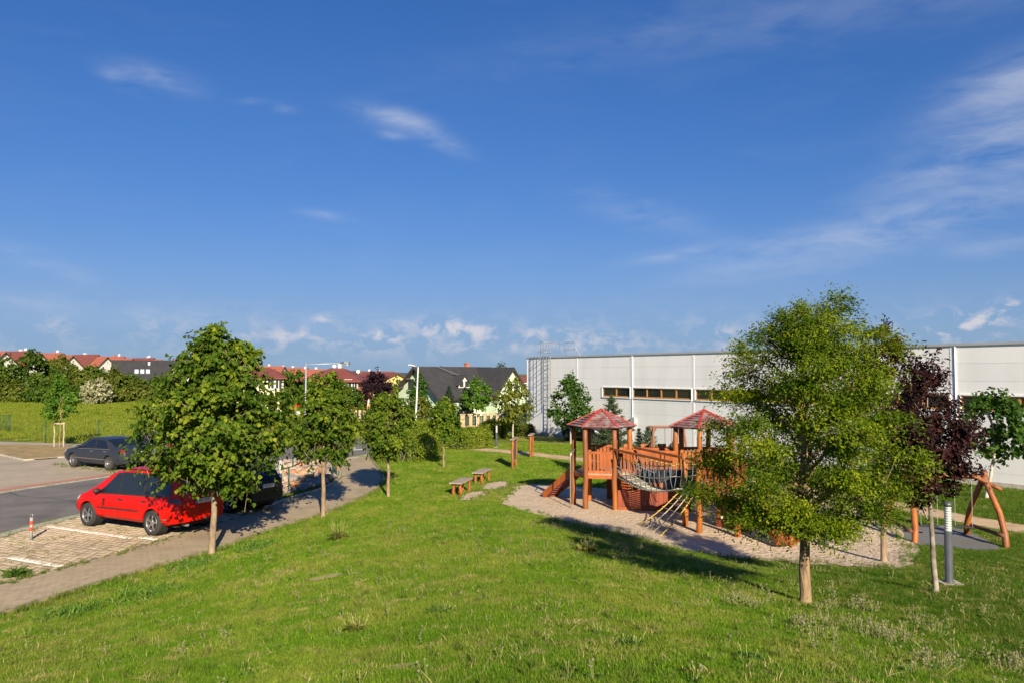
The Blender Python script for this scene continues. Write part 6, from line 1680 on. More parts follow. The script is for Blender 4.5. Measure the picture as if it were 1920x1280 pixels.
make_tree('birch_tree', 'tall pale birch between the green house and the hall', p, zpix(677, 140) - p.z, 1.0, 2.3, [(0, .7), (.25, 1), (.5, .8), (.75, .5), (1, .1)], .12, birc, .3, .7, 420, 8, 49, bark_w, lumps=40, shoot=.7, limbs=6)
p = at(706, 104)
make_tree('copper_beech', 'round dark purple tree in front of the orange house', p, zpix(701, 104) - p.z, .4, 2.05, [(0, .75), (.2, .95), (.5, 1), (.75, .8), (.92, .5), (1, .2)], .15, beec, .26, .8, 700, 8, 51, bark_p, lumps=60, shoot=.45, limbs=6)
p = at(742, 118)
make_tree('round_shrub', 'mid-green shrub between the purple tree and the green house', p, zpix(709, 118) - p.z, .3, 1.7, ROUND, .08, bush, .26, .8, 300, 8, 52, bark_p, lumps=26, shoot=.45, limbs=4, cat='shrub')
for i, (u, dpt, v, r_, lab) in enumerate(((538, 112, 697, 1.5, 'olive tree just right of the cream house'), (556, 110, 695, 2.3, 'tall dark green tree left of the street lamp mast'), (575, 112, 710, 1.8, 'low dark green tree behind the street lamp mast'), (602, 125, 722, 2.2, 'dark clipped hedge tree below the orange house wall'), (640, 104, 727, 2.2, 'dark green hedge mass under the orange house windows'), (662, 103, 727, 1.6, 'dark green hedge bush left of the stone post'))):
    p = at(u, dpt); make_tree('garden_tree', lab, p, zpix(v, dpt) - p.z, .2, r_, [(0, .9), (.3, 1), (.6, .9), (.85, .6), (1, .2)], .1, bush if i else bush2, .28, .8, 380, 8, 60 + i, bark_p, lumps=34, shoot=.5, limbs=4, group='garden trees behind the meadow')
# conifers: tiers of needled branches
def conifer(name, label, loc, h, r_, mat, seed, tiers=11, nd=.10, base=.15, dens=1.0, bark=bark_p, group=None):
    rg = np.random.default_rng(seed); rt = thing(name, label, 'conifer', loc, rg.uniform(0, 6), group)
    Ps, Ad, Nd = [], [], []; br_ = MB()
    for i in range(tiers):
        t = i / (tiers - 1); z = base * h + (1 - base) * h * t * .96; ln = r_ * (1 - t) ** .85 + .05 * r_
        nb_ = max(4, int(9 - 4 * t))
        for b in range(nb_):
            a = 2 * np.pi * (b + rg.random() * .5) / nb_ + i * .6; d = np.array([math.cos(a), math.sin(a), .28 + .5 * t]); d /= np.linalg.norm(d); l_ = ln * rg.uniform(.75, 1.1)
            br_.tube([(0, 0, z), tuple(np.array([0, 0, z]) + d * l_)], [.016 * h / 2, .005], 4, False)
            m = int((16 + 50 * l_) * dens); s_ = rg.uniform(.18, 1.05, m)[:, None]
            Ps.append(np.array([0, 0, z]) + d * l_ * s_ + rg.normal(0, .03 * r_, (m, 3))); Ad.append(d * .5 + rg.normal(0, .6, (m, 3)) + np.array([0, 0, .3])); Nd.append(rg.normal(0, 1, (m, 3)))
    m = int(40 * dens); Ps.append(np.stack([rg.normal(0, .02, m), rg.normal(0, .02, m), h * rg.uniform(.9, 1.02, m)], -1)); Ad.append(rg.normal(0, .4, (m, 3)) + np.array([0, 0, .8])); Nd.append(rg.normal(0, 1, (m, 3)))
    P = np.concatenate(Ps); n = len(P)
    link_mesh('crown', leaves_mesh('crown', P, np.concatenate(Ad), np.concatenate(Nd), nd * rg.uniform(.6, 1.3, n), .22, mat, np.clip(rg.normal(.45, .22, n), 0, 1), heart=False), rt)
    mb_ = MB(); mb_.tube([(0, 0, -.2), (0, 0, h * .5), (0, 0, h)], [.03 * h, .02 * h, .004], 8); mb_.build('trunk', bark, rt, True)
    br_.build('branches', bark, rt)
    return rt
conifer('pine_tree', 'young pine directly behind the left play tower', at(1146, 33), zpix(747, 33) - H(*pix_far(1146, 33)), 1.15, pinb, 71, 10, .17, .1, 2.2)
conifer('spruce_tree', 'dark blue spruce left of the green house dormer wall', at(842, 84), zpix(725, 84) - H(*pix_far(842, 84)), 1.3, pine, 72, 12, .22, .05, 1.6)
conifer('spruce_tree', 'dark blue spruce between dormer and bright green maple', at(872, 83), zpix(727, 83) - H(*pix_far(872, 83)), 1.25, pine, 73, 12, .22, .05, 1.6)
SF = 'saplings in front of the hall'
conifer('fir_sapling', 'tiny slim fir right of the left play tower roof', at(1197, 42), zpix(805, 42) - H(*pix_far(1197, 42)), .42, pine, 74, 8, .12, .1, 1.2, group=SF)
conifer('fir_sapling', 'bushier small fir beside the far swing frame', at(1214, 41), zpix(803, 41) - H(*pix_far(1214, 41)), .75, pinb, 75, 8, .14, .1, 1.4, group=SF)
conifer('fir_sapling', 'small fir below the far swing beam', at(1262, 43), zpix(829, 43) - H(*pix_far(1262, 43)), .5, pine, 76, 7, .12, .1, 1.2, group=SF)
# hedges and clipped bushes
def hedge(name, label, pts_, w, h, seed, mat=hedg, n=2600, leaf=.11, cat='hedge'):
    rg = np.random.default_rng(seed); o = Vector((*pts_[len(pts_) // 2], 0)); o.z = H(o.x, o.y); rt = thing(name, label, cat, o)
    cl = np.array(curve(pts_, 8)); t = rg.uniform(0, len(cl) - 1.001, n); i = t.astype(int); f = (t - i)[:, None]
    c_ = cl[i] * (1 - f) + cl[i + 1] * f; d = nrm(cl[i + 1] - cl[i]); s_ = np.stack([-d[:, 1], d[:, 0]], -1)
    endf = np.minimum(t, len(cl) - 1 - t) / (len(cl) - 1); endf = np.clip(endf * 6, .35, 1)
    th = rg.uniform(-.15, np.pi + .15, n); rr_ = 1 - .25 * rg.random(n) ** 2
    bump_ = 1 + .10 * np.sin(t * 1.3 + seed) + .07 * np.sin(t * 3.1)
    off = np.cos(th) * w / 2 * rr_ * endf; z = np.clip(np.sin(th), 0, 1) ** .65 * h * rr_ * bump_ * (.65 + .35 * endf) * (.9 + .1 * rg.random(n)); z = np.where(np.abs(np.cos(th)) > .8, h * rg.random(n) * .8, z)
    xy = c_ + s_ * off[:, None]; P = np.concatenate([xy, (Hn(xy[:, 0], xy[:, 1]) + z + .02)[:, None]], -1) - np.array(o)
    P = P + rg.normal(0, .03, P.shape)
    Nd = np.concatenate([s_ * np.cos(th)[:, None], np.clip(np.sin(th), .1, 1)[:, None]], -1) + rg.normal(0, .5, (n, 3)); Ad = rg.normal(0, .7, (n, 3)) + np.array([0, 0, .6])
    lowf = np.sin(P[:, 0] * 2.1 + seed) * .12
    link_mesh('foliage', leaves_mesh('foliage', P, Ad, Nd, leaf * rg.uniform(.6, 1.35, n), .7, mat, np.clip(rg.normal(.5, .2, n) + lowf, 0, 1)), rt)
    mb_ = MB()
    for k in range(0, len(cl), 3):
        x, y = cl[k]; z = H(x, y)
        for q in range(3):
            a = rg.uniform(0, 6.28); mb_.tube([(x - o.x, y - o.y, z - o.z - .1), (x - o.x + w * .3 * math.cos(a), y - o.y + w * .3 * math.sin(a), z - o.z + h * .75)], [.02, .006], 4, False)
    mb_.build('stems', bark_p, rt)
    return rt
hp = lambda l: [tuple(G(u, v)[:2]) for u, v in l]
hedge('hedge', 'spreading yellow-green hedge behind the third linden by the road bend', hp([(712, 858), (748, 866), (778, 860), (806, 845), (812, 832)]), 1.9, 1.45, 81, n=15000, leaf=.085)
hedge('hedge', 'trimmed round-topped hedge in the middle of the lawn edge', hp([(822, 838), (852, 840), (885, 839), (908, 836)]), 2.0, 1.15, 82, n=14000, leaf=.085)
hedge('hedge', 'lower yellow-green hedge running up behind the middle linden', hp([(770, 815), (800, 818), (828, 822)]), 2.2, 1.1, 83, n=9000, leaf=.10)
hedge('hedge', 'small hedge at the foot of the yellow-green tree', hp([(912, 818), (935, 822), (956, 820)]), 1.8, 1.2, 84, n=8000, leaf=.10)
hedge('clipped_bush', 'small dark ball-shaped bush at the hall corner', hp([(978, 816), (986, 817), (994, 818)]), 1.0, .85, 85, bush2, 2600, .10, 'shrub')
hedge('undergrowth', 'low dark shrubs between the yellow-green tree and the hall corner', hp([(966, 795), (976, 797), (985, 799)]), 2.2, 2.0, 86, bush, 3000, .18, 'shrub')
# thicket beyond the meadow
TH = 'bushes of the thicket beyond the meadow'
thick = [(8, 118, 676, 4.6, 0, 'dark green bush at the far left of the thicket'), (62, 116, 668, 4.9, 0, 'tallest dark green bush of the thicket left of the sapling'), (112, 122, 674, 3.8, 1, 'olive bush of the thicket below the third red roof'), (140, 112, 692, 3.6, 1, 'broad olive bush right behind the staked sapling'),
         (176, 120, 690, 3.0, 0, 'green bush above the flowering hawthorn'), (214, 114, 700, 3.6, 1, 'olive bush right of the flowering hawthorn'), (246, 116, 707, 3.0, 0, 'low green bush below the anthracite roof'), (28, 104, 726, 2.8, 1, 'low brushy bush at the left foot of the thicket'),
         (95, 104, 722, 3.0, 0, 'low green bush behind the staked sapling crown'), (262, 106, 722, 2.8, 1, 'low olive bush beside the big linden crown'), (300, 110, 712, 3.4, 0, 'dark bush just left behind the big linden'), (-50, 112, 680, 4.5, 1, 'olive bush reaching in from the left picture edge'), (150, 104, 728, 2.3, 0, 'small green bush left of the flowering hawthorn')]
for i, (u, dpt, v, r_, k, lab) in enumerate(thick):
    p = at(u, dpt); make_tree('thicket_bush', lab, p, zpix(v, dpt) - p.z, .1, r_, [(0, .85), (.2, 1), (.5, .92), (.75, .68), (.92, .36), (1, .14)], .1, (bush, bush2)[k], .34, .8, 640, 8, 100 + i, bark_p, lumps=60, lump_r=.22, shoot=.6, limbs=4, group=TH, cat='bush', squash=.8)
p = at(182, 102); make_tree('hawthorn_bush', 'cream-white flowering hawthorn in front of the thicket', p, zpix(710, 102) - p.z, .4, 1.75, [(0, .7), (.3, 1), (.6, .85), (1, .3)], .08, blos, .2, .8, 420, 9, 120, bark_p, lumps=44, shoot=.45, limbs=6, cat='bush')
# staked sapling
p = G(112, 838)
make_tree('sapling', 'young staked tree with light green leaves on the dry island', p, zpix(709, p.y) - p.z, 1.95, 1.05, [(0, .75), (.15, 1), (.3, .8), (.5, .5), (.75, .25), (1, .1)], .035, brig, .17, .8, 180, 7, 121, bark_y, lumps=22, shoot=.4, limbs=7, top_shoots=((-.02, 0, 3.9), (-.05, 0, 3.5)))
stk = thing('tree_stakes', 'pair of pale wooden stakes with a crossbar holding the young tree', 'stakes', p)
stm = M('pale_stake_wood', (.42, .35, .25), (.33, .27, .19), 5, .85, bump=.3)
for x in (-.32, .26): log('stake', [Vector((x, -.05, -.25)), Vector((x, -.05, 1.55))], .045, .042, stk, stm, 130)
mb_ = MB(); mb_.mm((-.38, -.12, 1.42), (.34, -.06, 1.5)); mb_.build('crossbar', stm, stk)

# ------------------------------------------------------------------ grass and weeds (one mass each, scattered small plants)
def source(name, V, F, mats, tint=None):
    me = np_mesh(name, V, F, mats, tint); return bpy.data.objects.new(name, me)
def blades(rg, n, rad, h, w, lean=.5):
    a = rg.uniform(0, 6.283, n); r_ = rad * np.sqrt(rg.random(n)); c_ = np.stack([r_ * np.cos(a), r_ * np.sin(a), np.zeros(n) - .01], -1)
    d = rg.uniform(0, 6.283, n); hh = h * rg.uniform(.45, 1.15, n); ln = np.stack([np.cos(d), np.sin(d), np.zeros(n)], -1) * (hh * lean * rg.random(n))[:, None]
    s_ = np.stack([-np.sin(d), np.cos(d), np.zeros(n)], -1) * (w / 2 * rg.uniform(.7, 1.3, n))[:, None]; up = np.array([0, 0, 1.0]) * hh[:, None]
    V = np.stack([c_ - s_, c_ + s_, c_ + s_ * .8 + up * .55 + ln * .35, c_ - s_ * .8 + up * .55 + ln * .35, c_ + up + ln + s_ * .12, c_ + up + ln - s_ * .12], 1).reshape(-1, 3)
    F = np.array([[0, 1, 2, 3], [3, 2, 4, 5]]); F = (F[None] + (np.arange(n) * 6)[:, None, None]).reshape(-1, 4)
    return V, F, np.repeat(rg.random(n), 6)
def grass_material(name, c1, c2, c3, dry, transl=.35, lush_shade=False):
    m, t, pb_ = _base(name)
    at_ = N(t, 'ShaderNodeAttribute'); at_.attribute_name = 'tint'; oi = N(t, 'ShaderNodeObjectInfo')
    cr_ = N(t, 'ShaderNodeValToRGB'); e = cr_.color_ramp.elements; e[0].color = (*c1, 1); e[1].color = (*c3, 1); k = e.new(.5); k.color = (*c2, 1)
    f = mth(t, 'MULTIPLY_ADD', at_.outputs['Fac'], .75, mth(t, 'MULTIPLY', oi.outputs['Random'], .25)); lk(t, f, cr_.inputs[0])
    g = N(t, 'ShaderNodeNewGeometry'); n1 = N(t, 'ShaderNodeTexNoise'); n1.inputs['Scale'].default_value = .8; n1.inputs['Detail'].default_value = 5; n1.inputs['Roughness'].default_value = .65; lk(t, g.outputs['Position'], n1.inputs['Vector'])
    mr = N(t, 'ShaderNodeMapRange'); mr.inputs[1].default_value = .43; mr.inputs[2].default_value = .64; mr.inputs[4].default_value = .52; lk(t, n1.outputs['Fac'], mr.inputs[0])
    mx = N(t, 'ShaderNodeMix', data_type='RGBA'); lk(t, mr.outputs[0], mx.inputs[0]); lk(t, cr_.outputs[0], mx.inputs[6]); mx.inputs[7].default_value = (*dry, 1)
    cl = mx.outputs[2]
    if lush_shade:
        # the right-hand side of the slope carries lusher grass, darkened further by slope shade painted into its colour; worn straw spots on the brow
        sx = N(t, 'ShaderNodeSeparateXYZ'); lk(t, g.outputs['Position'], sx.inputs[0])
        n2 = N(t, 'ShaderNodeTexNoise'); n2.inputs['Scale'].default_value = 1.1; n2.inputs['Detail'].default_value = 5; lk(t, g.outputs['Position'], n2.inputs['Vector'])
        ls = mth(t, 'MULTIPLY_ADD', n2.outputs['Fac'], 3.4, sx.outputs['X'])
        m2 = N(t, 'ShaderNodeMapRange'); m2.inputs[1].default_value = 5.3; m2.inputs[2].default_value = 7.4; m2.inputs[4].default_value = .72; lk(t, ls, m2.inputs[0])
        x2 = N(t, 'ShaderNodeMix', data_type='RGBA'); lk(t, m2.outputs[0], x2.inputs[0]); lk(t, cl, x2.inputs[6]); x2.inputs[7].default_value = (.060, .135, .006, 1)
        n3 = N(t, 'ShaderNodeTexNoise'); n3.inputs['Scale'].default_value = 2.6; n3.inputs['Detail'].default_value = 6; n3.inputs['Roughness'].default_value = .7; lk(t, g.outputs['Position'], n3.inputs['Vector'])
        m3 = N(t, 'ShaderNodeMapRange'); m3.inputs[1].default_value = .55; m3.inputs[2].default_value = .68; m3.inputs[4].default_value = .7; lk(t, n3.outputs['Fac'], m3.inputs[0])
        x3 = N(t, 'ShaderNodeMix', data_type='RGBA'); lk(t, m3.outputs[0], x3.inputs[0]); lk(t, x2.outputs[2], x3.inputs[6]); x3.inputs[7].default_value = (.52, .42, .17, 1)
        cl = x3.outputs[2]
    lk(t, cl, pb_.inputs['Base Color']); pb_.inputs['Roughness'].default_value = .55; pb_.inputs['Specular IOR Level'].default_value = .25
    tr = N(t, 'ShaderNodeBsdfTranslucent'); lk(t, cl, tr.inputs[0]); ms = N(t, 'ShaderNodeMixShader'); ms.inputs[0].default_value = transl
    lk(t, pb_.outputs[0], ms.inputs[1]); lk(t, tr.outputs[0], ms.inputs[2]); lk(t, ms.outputs[0], t.nodes['Material Output'].inputs[0]); MATS[name] = m
    return m
def scatter(name, label, cat, P, rot, scl, idx_, sources):
    me = bpy.data.meshes.new(name); me.vertices.add(len(P)); me.vertices.foreach_set('co', np.asarray(P, np.float32).ravel())
    a = me.attributes.new('rot', 'FLOAT_VECTOR', 'POINT'); a.data.foreach_set('vector', np.asarray(rot, np.float32).ravel())
    a = me.attributes.new('scl', 'FLOAT', 'POINT'); a.data.foreach_set('value', np.asarray(scl, np.float32))
    a = me.attributes.new('pick', 'INT', 'POINT'); a.data.foreach_set('value', np.asarray(idx_, np.int32))
    o = link_mesh(name, me); tag(o, label, cat, kind='stuff')
    cl = bpy.data.collections.new(name + '_sources')
    for s_ in sources: cl.objects.link(s_)
    g = bpy.data.node_groups.new(name + '_scatter', 'GeometryNodeTree')
    g.interface.new_socket('Geometry', in_out='INPUT', socket_type='NodeSocketGeometry'); g.interface.new_socket('Geometry', in_out='OUTPUT', socket_type='NodeSocketGeometry')
    gi = g.nodes.new('NodeGroupInput'); gout = g.nodes.new('NodeGroupOutput'); ip = g.nodes.new('GeometryNodeInstanceOnPoints'); ci = g.nodes.new('GeometryNodeCollectionInfo')
    ci.inputs['Collection'].default_value = cl; ci.inputs['Separate Children'].default_value = True; ci.inputs['Reset Children'].default_value = True; ip.inputs['Pick Instance'].default_value = True
    def na(nm, dt):
        n = g.nodes.new('GeometryNodeInputNamedAttribute'); n.data_type = dt; n.inputs['Name'].default_value = nm
        return [s_ for s_ in n.outputs if s_.enabled and s_.name == 'Attribute'][0]
    g.links.new(gi.outputs[0], ip.inputs['Points']); g.links.new(ci.outputs[0], ip.inputs['Instance'])
    g.links.new(na('pick', 'INT'), ip.inputs['Instance Index']); g.links.new(na('rot', 'FLOAT_VECTOR'), ip.inputs['Rotation']); g.links.new(na('scl', 'FLOAT'), ip.inputs['Scale'])
    g.links.new(ip.outputs[0], gout.inputs[0])
    md = o.modifiers.new('scatter', 'NODES'); md.node_group = g
    return o
def free_pts(rg, n, x0, x1, y0, y1, excl, margin=.04):
    x = rg.uniform(x0, x1, n); y = rg.uniform(y0, y1, n); k = np.abs(x) < y * (960 / FPX) + 1.2
    x, y = x[k], y[k]; k = np.ones(len(x), bool)
    for pl in excl: k &= ~inpoly(x, y, pl)
    return x[k], y[k]
rg = np.random.default_rng(77)
gmat = grass_material('grass_blade', (.058, .150, .005), (.145, .290, .010), (.270, .400, .024), (.40, .39, .07), lush_shade=True)
def rots(n, tilt=.18): return np.stack([rg.uniform(-tilt, tilt, n), rg.uniform(-tilt, tilt, n), rg.uniform(0, 6.283, n)], -1)
def hits(x, y, r_):
    """does a disc about the point touch a paved or bare area, or the hall"""
    h_ = np.zeros(len(x), bool)
    for a_ in np.linspace(0, 2 * np.pi, 8, endpoint=False):
        px2, py2 = x + r_ * np.cos(a_), y + r_ * np.sin(a_)
        for pl in paths_excl: h_ |= inpoly(px2, py2, pl)
    return h_
def beyond_hall(x, y): return ((x - HA.x) * HD.y - (y - HA.y) * HD.x) < .35 if ((0 - HA.x) * HD.y - (20 - HA.y) * HD.x) > 0 else ((x - HA.x) * HD.y - (y - HA.y) * HD.x) > -.35
srcs = []
for k in range(6):      # broad swards
    V, F, t_ = blades(rg, 1500, .32, .034 + .006 * (k % 3), .0052, 1.5); rr_ = np.hypot(V[:, 0], V[:, 1])
    V[:, 2] *= 1 + .35 * np.sin(V[:, 0] * 17 + k) * np.sin(V[:, 1] * 15 + 2 * k); srcs.append(source('grass_a_sward_%d' % k, V, F, [gmat], t_))
for k in range(4):      # small tufts for the edges
    V, F, t_ = blades(rg, 30, .085, .036 + .008 * (k % 3), .0052, 1.4); srcs.append(source('grass_b_tuft_%d' % k, V, F, [gmat], t_))
XS, YS, SS, KS = [], [], [], []
for (y0, y1, dens, sc, td) in ((4.5, 9, 10, 1.0, 150), (9, 14, 7.0, 1.15, 110), (14, 20, 4.2, 1.4, 60), (20, 30, 1.8, 1.8, 26), (30, 50, .9, 2.3, 9)):
    hw = y1 * .66 + 1.2; area = 2 * hw * (y1 - y0); st_ = .36 * sc
    gx_, gy_ = np.meshgrid(np.arange(-hw, hw, st_), np.arange(y0 - .2, y1 + .1, st_)); x = gx_.ravel() + rg.uniform(-.12, .12, gx_.size) * sc; y = gy_.ravel() + rg.uniform(-.12, .12, gx_.size) * sc
    ok = (np.abs(x) < y * (960 / FPX) + 1.2); x, y = x[ok], y[ok]; ok = ~hits(x, y, .34 * sc); x, y = x[ok], y[ok]; XS.append(x); YS.append(y); SS.append(np.full(len(x), sc) * rg.uniform(.85, 1.2, len(x))); KS.append(rg.integers(0, 6, len(x)))
    x, y = free_pts(rg, int(area * td), -hw, hw, y0, y1, paths_excl); ok = hits(x, y, .42 * sc); x, y = x[ok], y[ok]
    XS.append(x); YS.append(y); SS.append(np.full(len(x), sc) * rg.uniform(.7, 1.35, len(x))); KS.append(rg.integers(6, 10, len(x)))
x, y, s_, kk = map(np.concatenate, (XS, YS, SS, KS)); k = ~beyond_hall(x, y); x, y, s_, kk = x[k], y[k], s_[k], kk[k]
gxn = (Hn(x + .2, y) - Hn(x - .2, y)) / .4; gyn = (Hn(x, y + .2) - Hn(x, y - .2)) / .4
rt3 = np.array([(Vector((-a_, -b_, 1)).to_track_quat('Z', 'Y').to_matrix() @ Matrix.Rotation(c_, 3, 'Z')).to_euler()[:] for a_, b_, c_ in zip(gxn, gyn, rg.uniform(0, 6.283, len(x)))])
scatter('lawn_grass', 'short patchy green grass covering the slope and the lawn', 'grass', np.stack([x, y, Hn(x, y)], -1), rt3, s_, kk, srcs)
# meadow beyond the road
mmat = grass_material('meadow_blade', (.12, .20, .008), (.20, .27, .016), (.29, .33, .03), (.33, .32, .055))
srcs = []
for k in range(4):
    V, F, t_ = blades(rg, 420, 1.6, .20, .022, 1.1); srcs.append(source('meadow_tuft_%d' % k, V, F, [mmat], t_))
xm = rg.uniform(-75, 0, 5200); ym = rg.uniform(37, 108, 5200); k = (np.abs(xm) < ym * .68) & ~inpoly(xm, ym, road_poly) & ~inpoly(xm, ym, yard_poly) & ~inpoly(xm, ym, island_poly) & (xm < -8 - (ym - 48) * -.02)
k &= ((xm + 16.5) - (ym - 38) * .36 < 0)
xm, ym = xm[k], ym[k]
k = np.ones(len(xm), bool)
for a_ in np.linspace(0, 2 * np.pi, 8, endpoint=False):
    for pl in (bed_poly, path_poly, road_poly, yard_poly, island_poly): k &= ~inpoly(xm + 1.7 * np.cos(a_), ym + 1.7 * np.sin(a_), pl)
xm, ym = xm[k], ym[k]
scatter('meadow_grass', 'tall yellow-green meadow grass beyond the road', 'grass', np.stack([xm, ym, Hn(xm, ym)], -1), rots(len(xm)), rg.uniform(.6, 1.3, len(xm)), rg.integers(0, 4, len(xm)), srcs)
# dandelion clocks and flower stalks on the crest of the slope
stem_m = M('dandelion_stalk', (.25, .29, .08), (.36, .33, .12), 5, .7); clock_m = leaf_mat('dandelion_clock', (.24, .23, .14), (.36, .34, .23), (.50, .48, .38), .5); dl = leaf_mat('rosette_leaf', (.03, .085, .012), (.065, .14, .02), (.12, .20, .035), .3)
def dandelion(sd, kind):
    r_ = np.random.default_rng(sd); mb_ = MB(); P = []
    for k in range(4 if kind else 3):
        a = r_.uniform(0, 6.28); h = r_.uniform(.10, .24); tip = np.array([math.cos(a) * .07, math.sin(a) * .07, h]); base_ = np.array([math.cos(a) * .015, math.sin(a) * .015, 0])
        mb_.mi = 0; mb_.tube([base_, (base_ + tip) / 2 + np.array([0, 0, .02]), tip], .0018, 4, False)
        if kind == 1 or k == 0:
            for q in range(26):
                v = r_.normal(0, 1, 3); v /= np.linalg.norm(v); o_ = np.cross(v, [.3, .5, .8]); o_ /= np.linalg.norm(o_); w_ = np.cross(v, o_); c_ = tip + v * .017
                mb_.mi = 1; mb_.add([c_ + o_ * .010, c_ + w_ * .010, c_ - o_ * .010, c_ - w_ * .010], [(0, 1, 2, 3)])
        else:
            mb_.mi = 0; mb_.tube([tip, tip + np.array([0, 0, .02])], [.007, .004], 5)
    for k in range(9):
        a = r_.uniform(0, 6.28); d = np.array([math.cos(a), math.sin(a), 0]); s2 = np.array([-d[1], d[0], 0]); l_ = r_.uniform(.08, .15)
        mb_.mi = 2; mb_.add([d * .01, d * l_ * .6 + s2 * .02 + np.array([0, 0, .05]), d * l_ + np.array([0, 0, .03]), d * l_ * .6 - s2 * .02 + np.array([0, 0, .05])], [(0, 1, 2, 3)])
    me = mb_.mesh('dandelion_%d' % sd, [stem_m, clock_m, dl]); a_ = me.attributes.new('tint', 'FLOAT', 'POINT'); a_.data.foreach_set('value', r_.random(len(me.vertices)).astype(np.float32))
    return bpy.data.objects.new('dandelion_%d' % sd, me)
srcs = [dandelion(k, 1 if k < 3 else 0) for k in range(6)]
cx, cy = [], []
crest = PG([(980, 962), (1040, 985), (1120, 1008), (1200, 1035), (1300, 1068), (1400, 1110), (1500, 1150), (1600, 1185), (1700, 1218), (1800, 1250), (1880, 1270)]); cl_ = np.array(curve(crest, 8))
n = 620; tc_ = rg.uniform(0, len(cl_) - 1.001, 75); oc_ = rg.normal(.15, .75, 75); ck_ = rg.integers(0, 75, n); t_ = np.clip(tc_[ck_] + rg.normal(0, .8, n), 0, len(cl_) - 1.001); i_ = t_.astype(int); f_ = (t_ - i_)[:, None]; c_ = cl_[i_] * (1 - f_) + cl_[i_ + 1] * f_
d_ = nrm(cl_[i_ + 1] - cl_[i_]); off = oc_[ck_] + rg.normal(0, .16, n); c_ = c_ + np.stack([-d_[:, 1], d_[:, 0]], -1) * off[:, None]
x2, y2 = free_pts(rg, 420, -8, 9, 5.2, 22, paths_excl)
nc_ = n; xx = np.concatenate([c_[:, 0], x2]); yy = np.concatenate([c_[:, 1], y2]); k = np.ones(len(xx), bool)
for pl in paths_excl: k &= ~inpoly(xx, yy, pl)
xx, yy = xx[k], yy[k]
scatter('dandelion_patch', 'dandelion clocks and bare stalks strewn along the brow of the slope', 'dandelions', np.stack([xx, yy, Hn(xx, yy)], -1), rots(len(xx), .25), rg.uniform(.30, .75, len(xx)), rg.integers(0, 6, len(xx)), srcs)
# taller unmown fringe: along the path edge, the stone bed and the saloon's bay
wmat = grass_material('weed_blade', (.06, .12, .010), (.12, .20, .018), (.24, .27, .05), (.30, .25, .08))
srcs = []
for k in range(4):
    V, F, t_ = blades(rg, 22, .09, .24, .010, .7); srcs.append(source('weed_tuft_%d' % k, V, F, [wmat], t_))
fx, fy = [], []
def along(line, n, sp_):
    c0 = np.array(curve(line, 6)); t0 = rg.uniform(0, len(c0) - 1.001, n); i0 = t0.astype(int); f0 = (t0 - i0)[:, None]; c1 = c0[i0] * (1 - f0) + c0[i0 + 1] * f0 + rg.normal(0, sp_, (n, 2)); fx.append(c1[:, 0]); fy.append(c1[:, 1])
along([(a + .22, b - .06) for a, b in path_near[::4]], 520, .10)
along(PG([(440, 962), (500, 946), (560, 928), (610, 908), (632, 893)]), 420, .16); along(PG([(548, 866), (590, 863), (622, 866)]), 160, .2)
along(PG([(108, 870), (150, 876), (210, 884), (265, 884), (270, 878)]), 170, .22); along(P0([(0, 1098), (120, 1066), (235, 1037), (330, 1008)]), 90, .10); along(P0([(10, 1084), (35, 1078), (60, 1080)]), 60, .1)
x3, y3 = free_pts(rg, 1500, -10, 11, 5, 24, paths_excl); fx.append(x3); fy.append(y3)
along([tuple(q_) for q_ in gravel_in[::6]], 420, .10)
for pp in patch_in: along(pp[::4], 60, .06)
fx, fy = np.concatenate(fx), np.concatenate(fy)
scatter('weed_fringe', 'taller weeds along the path edges and round the stone bed', 'weeds', np.stack([fx, fy, Hn(fx, fy) + .01], -1), rots(len(fx), .2), rg.uniform(.18, .62, len(fx)), rg.integers(0, 4, len(fx)), srcs)
# straw-coloured dead stems lying in the sward
strm = M('dry_straw_stem', (.46, .37, .17), (.34, .26, .11), 6, .8); srcs = []
for k in range(4):
    V, F, t_ = blades(rg, 9, .10, .06, .0042, 3.2); srcs.append(source('straw_%d' % k, V, F, [strm], t_))
xs_, ys_ = free_pts(rg, 5200, -11, 11, 4.8, 20, paths_excl); kp = (np.sin(xs_ * 1.3 + 1) * np.sin(ys_ * .9) + .5 * np.sin(xs_ * 3.1) * np.sin(ys_ * 2.7) + rg.normal(0, .35, len(xs_))) > .12; xs_, ys_ = xs_[kp], ys_[kp]
scatter('straw_litter', 'straw-coloured dead grass stems lying in the lawn', 'straw', np.stack([xs_, ys_, Hn(xs_, ys_) + .012], -1), rots(len(xs_), .3), rg.uniform(.5, 1.3, len(xs_)), rg.integers(0, 4, len(xs_)), srcs)
# sprigs growing in the joints of the parking bay
jx, jy = [], []
A_ = np.array(park_poly); xj = rg.uniform(A_[:, 0].min(), A_[:, 0].max(), 3000); yj = rg.uniform(A_[:, 1].min(), A_[:, 1].max(), 3000); k = inpoly(xj, yj, park_poly) & (np.sin(xj * 2.3) * np.sin(yj * 1.9) > -.25); xj, yj = xj[k], yj[k]
srcs = []
for k in range(3):
    V, F, t_ = blades(rg, 12, .05, .06, .006, 1.2); srcs.append(source('joint_sprig_%d' % k, V, F, [wmat], t_))
scatter('joint_weeds', 'small sprigs of grass in the joints of the parking blocks', 'weeds', np.stack([xj, yj, Hn(xj, yj) + .02], -1), rots(len(xj), .3), rg.uniform(.5, 1.4, len(xj)), rg.integers(0, 3, len(xj)), srcs)
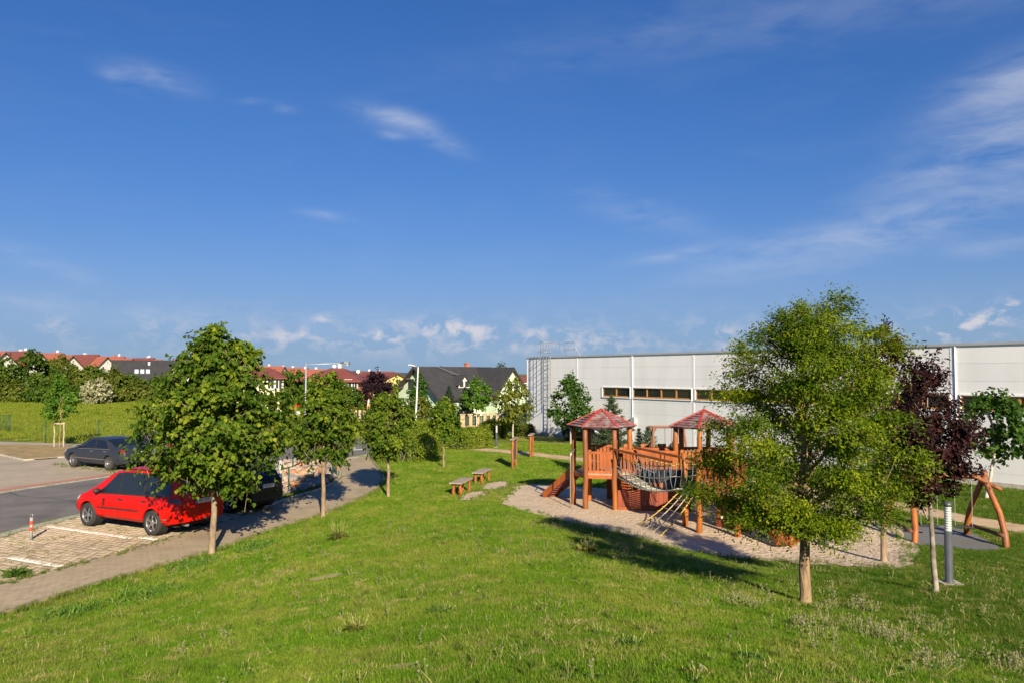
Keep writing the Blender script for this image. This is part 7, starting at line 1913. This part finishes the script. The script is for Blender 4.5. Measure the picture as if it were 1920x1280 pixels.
# single weed clumps that stand out on the slope
def weed(label, u, v, h, r_, n, mat, seed, stalks=0, lf_=1.0, lr_=.34):
    p = G(u, v); rg2 = np.random.default_rng(seed); rt = thing('weed_clump', label, 'weed', p, 0, 'weed clumps on the slope')
    a = rg2.uniform(0, 6.283, n); d = np.stack([np.cos(a), np.sin(a), rg2.uniform(.15, .9, n)], -1); P = np.stack([np.cos(a), np.sin(a), np.zeros(n)], -1) * (r_ * (.5 if lf_ == 1 else .95) * rg2.random(n))[:, None]; d = d if lf_ == 1 else np.stack([rg2.normal(0, .5, n), rg2.normal(0, .5, n), np.full(n, .8)], -1); P[:, 2] = h * .4 * rg2.random(n) - .005
    link_mesh('leaves', leaves_mesh('leaves', P, d + rg2.normal(0, .25, (n, 3)), np.tile([0, 0, 1.0], (n, 1)) + rg2.normal(0, .4, (n, 3)), r_ * rg2.uniform(.3, .7, n) * lf_, lr_, mat, rg2.random(n)), rt)
    for k in range(stalks):
        q = rg2.normal(0, r_ * .45, 2); hh = h * rg2.uniform(.7, 1.25); mb_ = MB(); mb_.tube([(q[0] * .5, q[1] * .5, 0), (q[0], q[1], hh)], .0018, 4); mb_.tube([(q[0], q[1], hh), (q[0], q[1], hh + .014)], [.005, .003], 5); mb_.build('stalk', stem_m, rt)
weed('tall pale-stalked weed clump near the second linden', 634, 1012, .42, .30, 120, leaf_mat('weed_yellow_leaf', (.07, .10, .015), (.14, .17, .025), (.26, .24, .06), .3), 1, 26)
weed('dark green dock clump in the middle of the slope', 826, 1148, .10, .20, 220, dl, 2, 7, .42, .55)
weed('clump of upright pale stalks in the lower middle of the slope', 668, 1185, .17, .20, 70, MATS['weed_yellow_leaf'], 3, 16)
weed('dry reddish weed clump right of centre near the bottom edge', 1310, 1266, .06, .14, 150, MATS['weed_yellow_leaf'], 4, 6, .42, .5)
weed('big dandelion clump with one large clock near the bottom right', 1405, 1238, .09, .16, 180, dl, 5, 6, .42, .55)
weed('small weed clump below the crest left of the locust trunk', 1185, 1210, .09, .15, 160, dl, 6, 7, .42, .55)
weed('grassy weed clump on the path edge under the big linden', 372, 1060, .12, .75, 520, leaf_mat('blue_green_weed', (.05, .12, .012), (.09, .19, .022), (.16, .27, .05), .3), 7, 0, .24, .22)
weed('grassy weed clump right of the big linden trunk', 500, 1026, .11, .8, 520, MATS['blue_green_weed'], 8, 0, .24, .22)
weed('leafy weed clump on the bank below the footpath', 290, 1115, .11, .8, 480, MATS['blue_green_weed'], 9, 0, .24, .22)
weed('leafy weed clump at the far left of the bank', 150, 1150, .11, .8, 480, MATS['blue_green_weed'], 10, 0, .24, .22)
weed('broad weed clump in the corner of the parking bay', 28, 1082, .22, .35, 130, dl, 11, 0)
weed('pale stalk clump on the crest of the slope', 1100, 1035, .22, .3, 80, MATS['weed_yellow_leaf'], 12, 20)
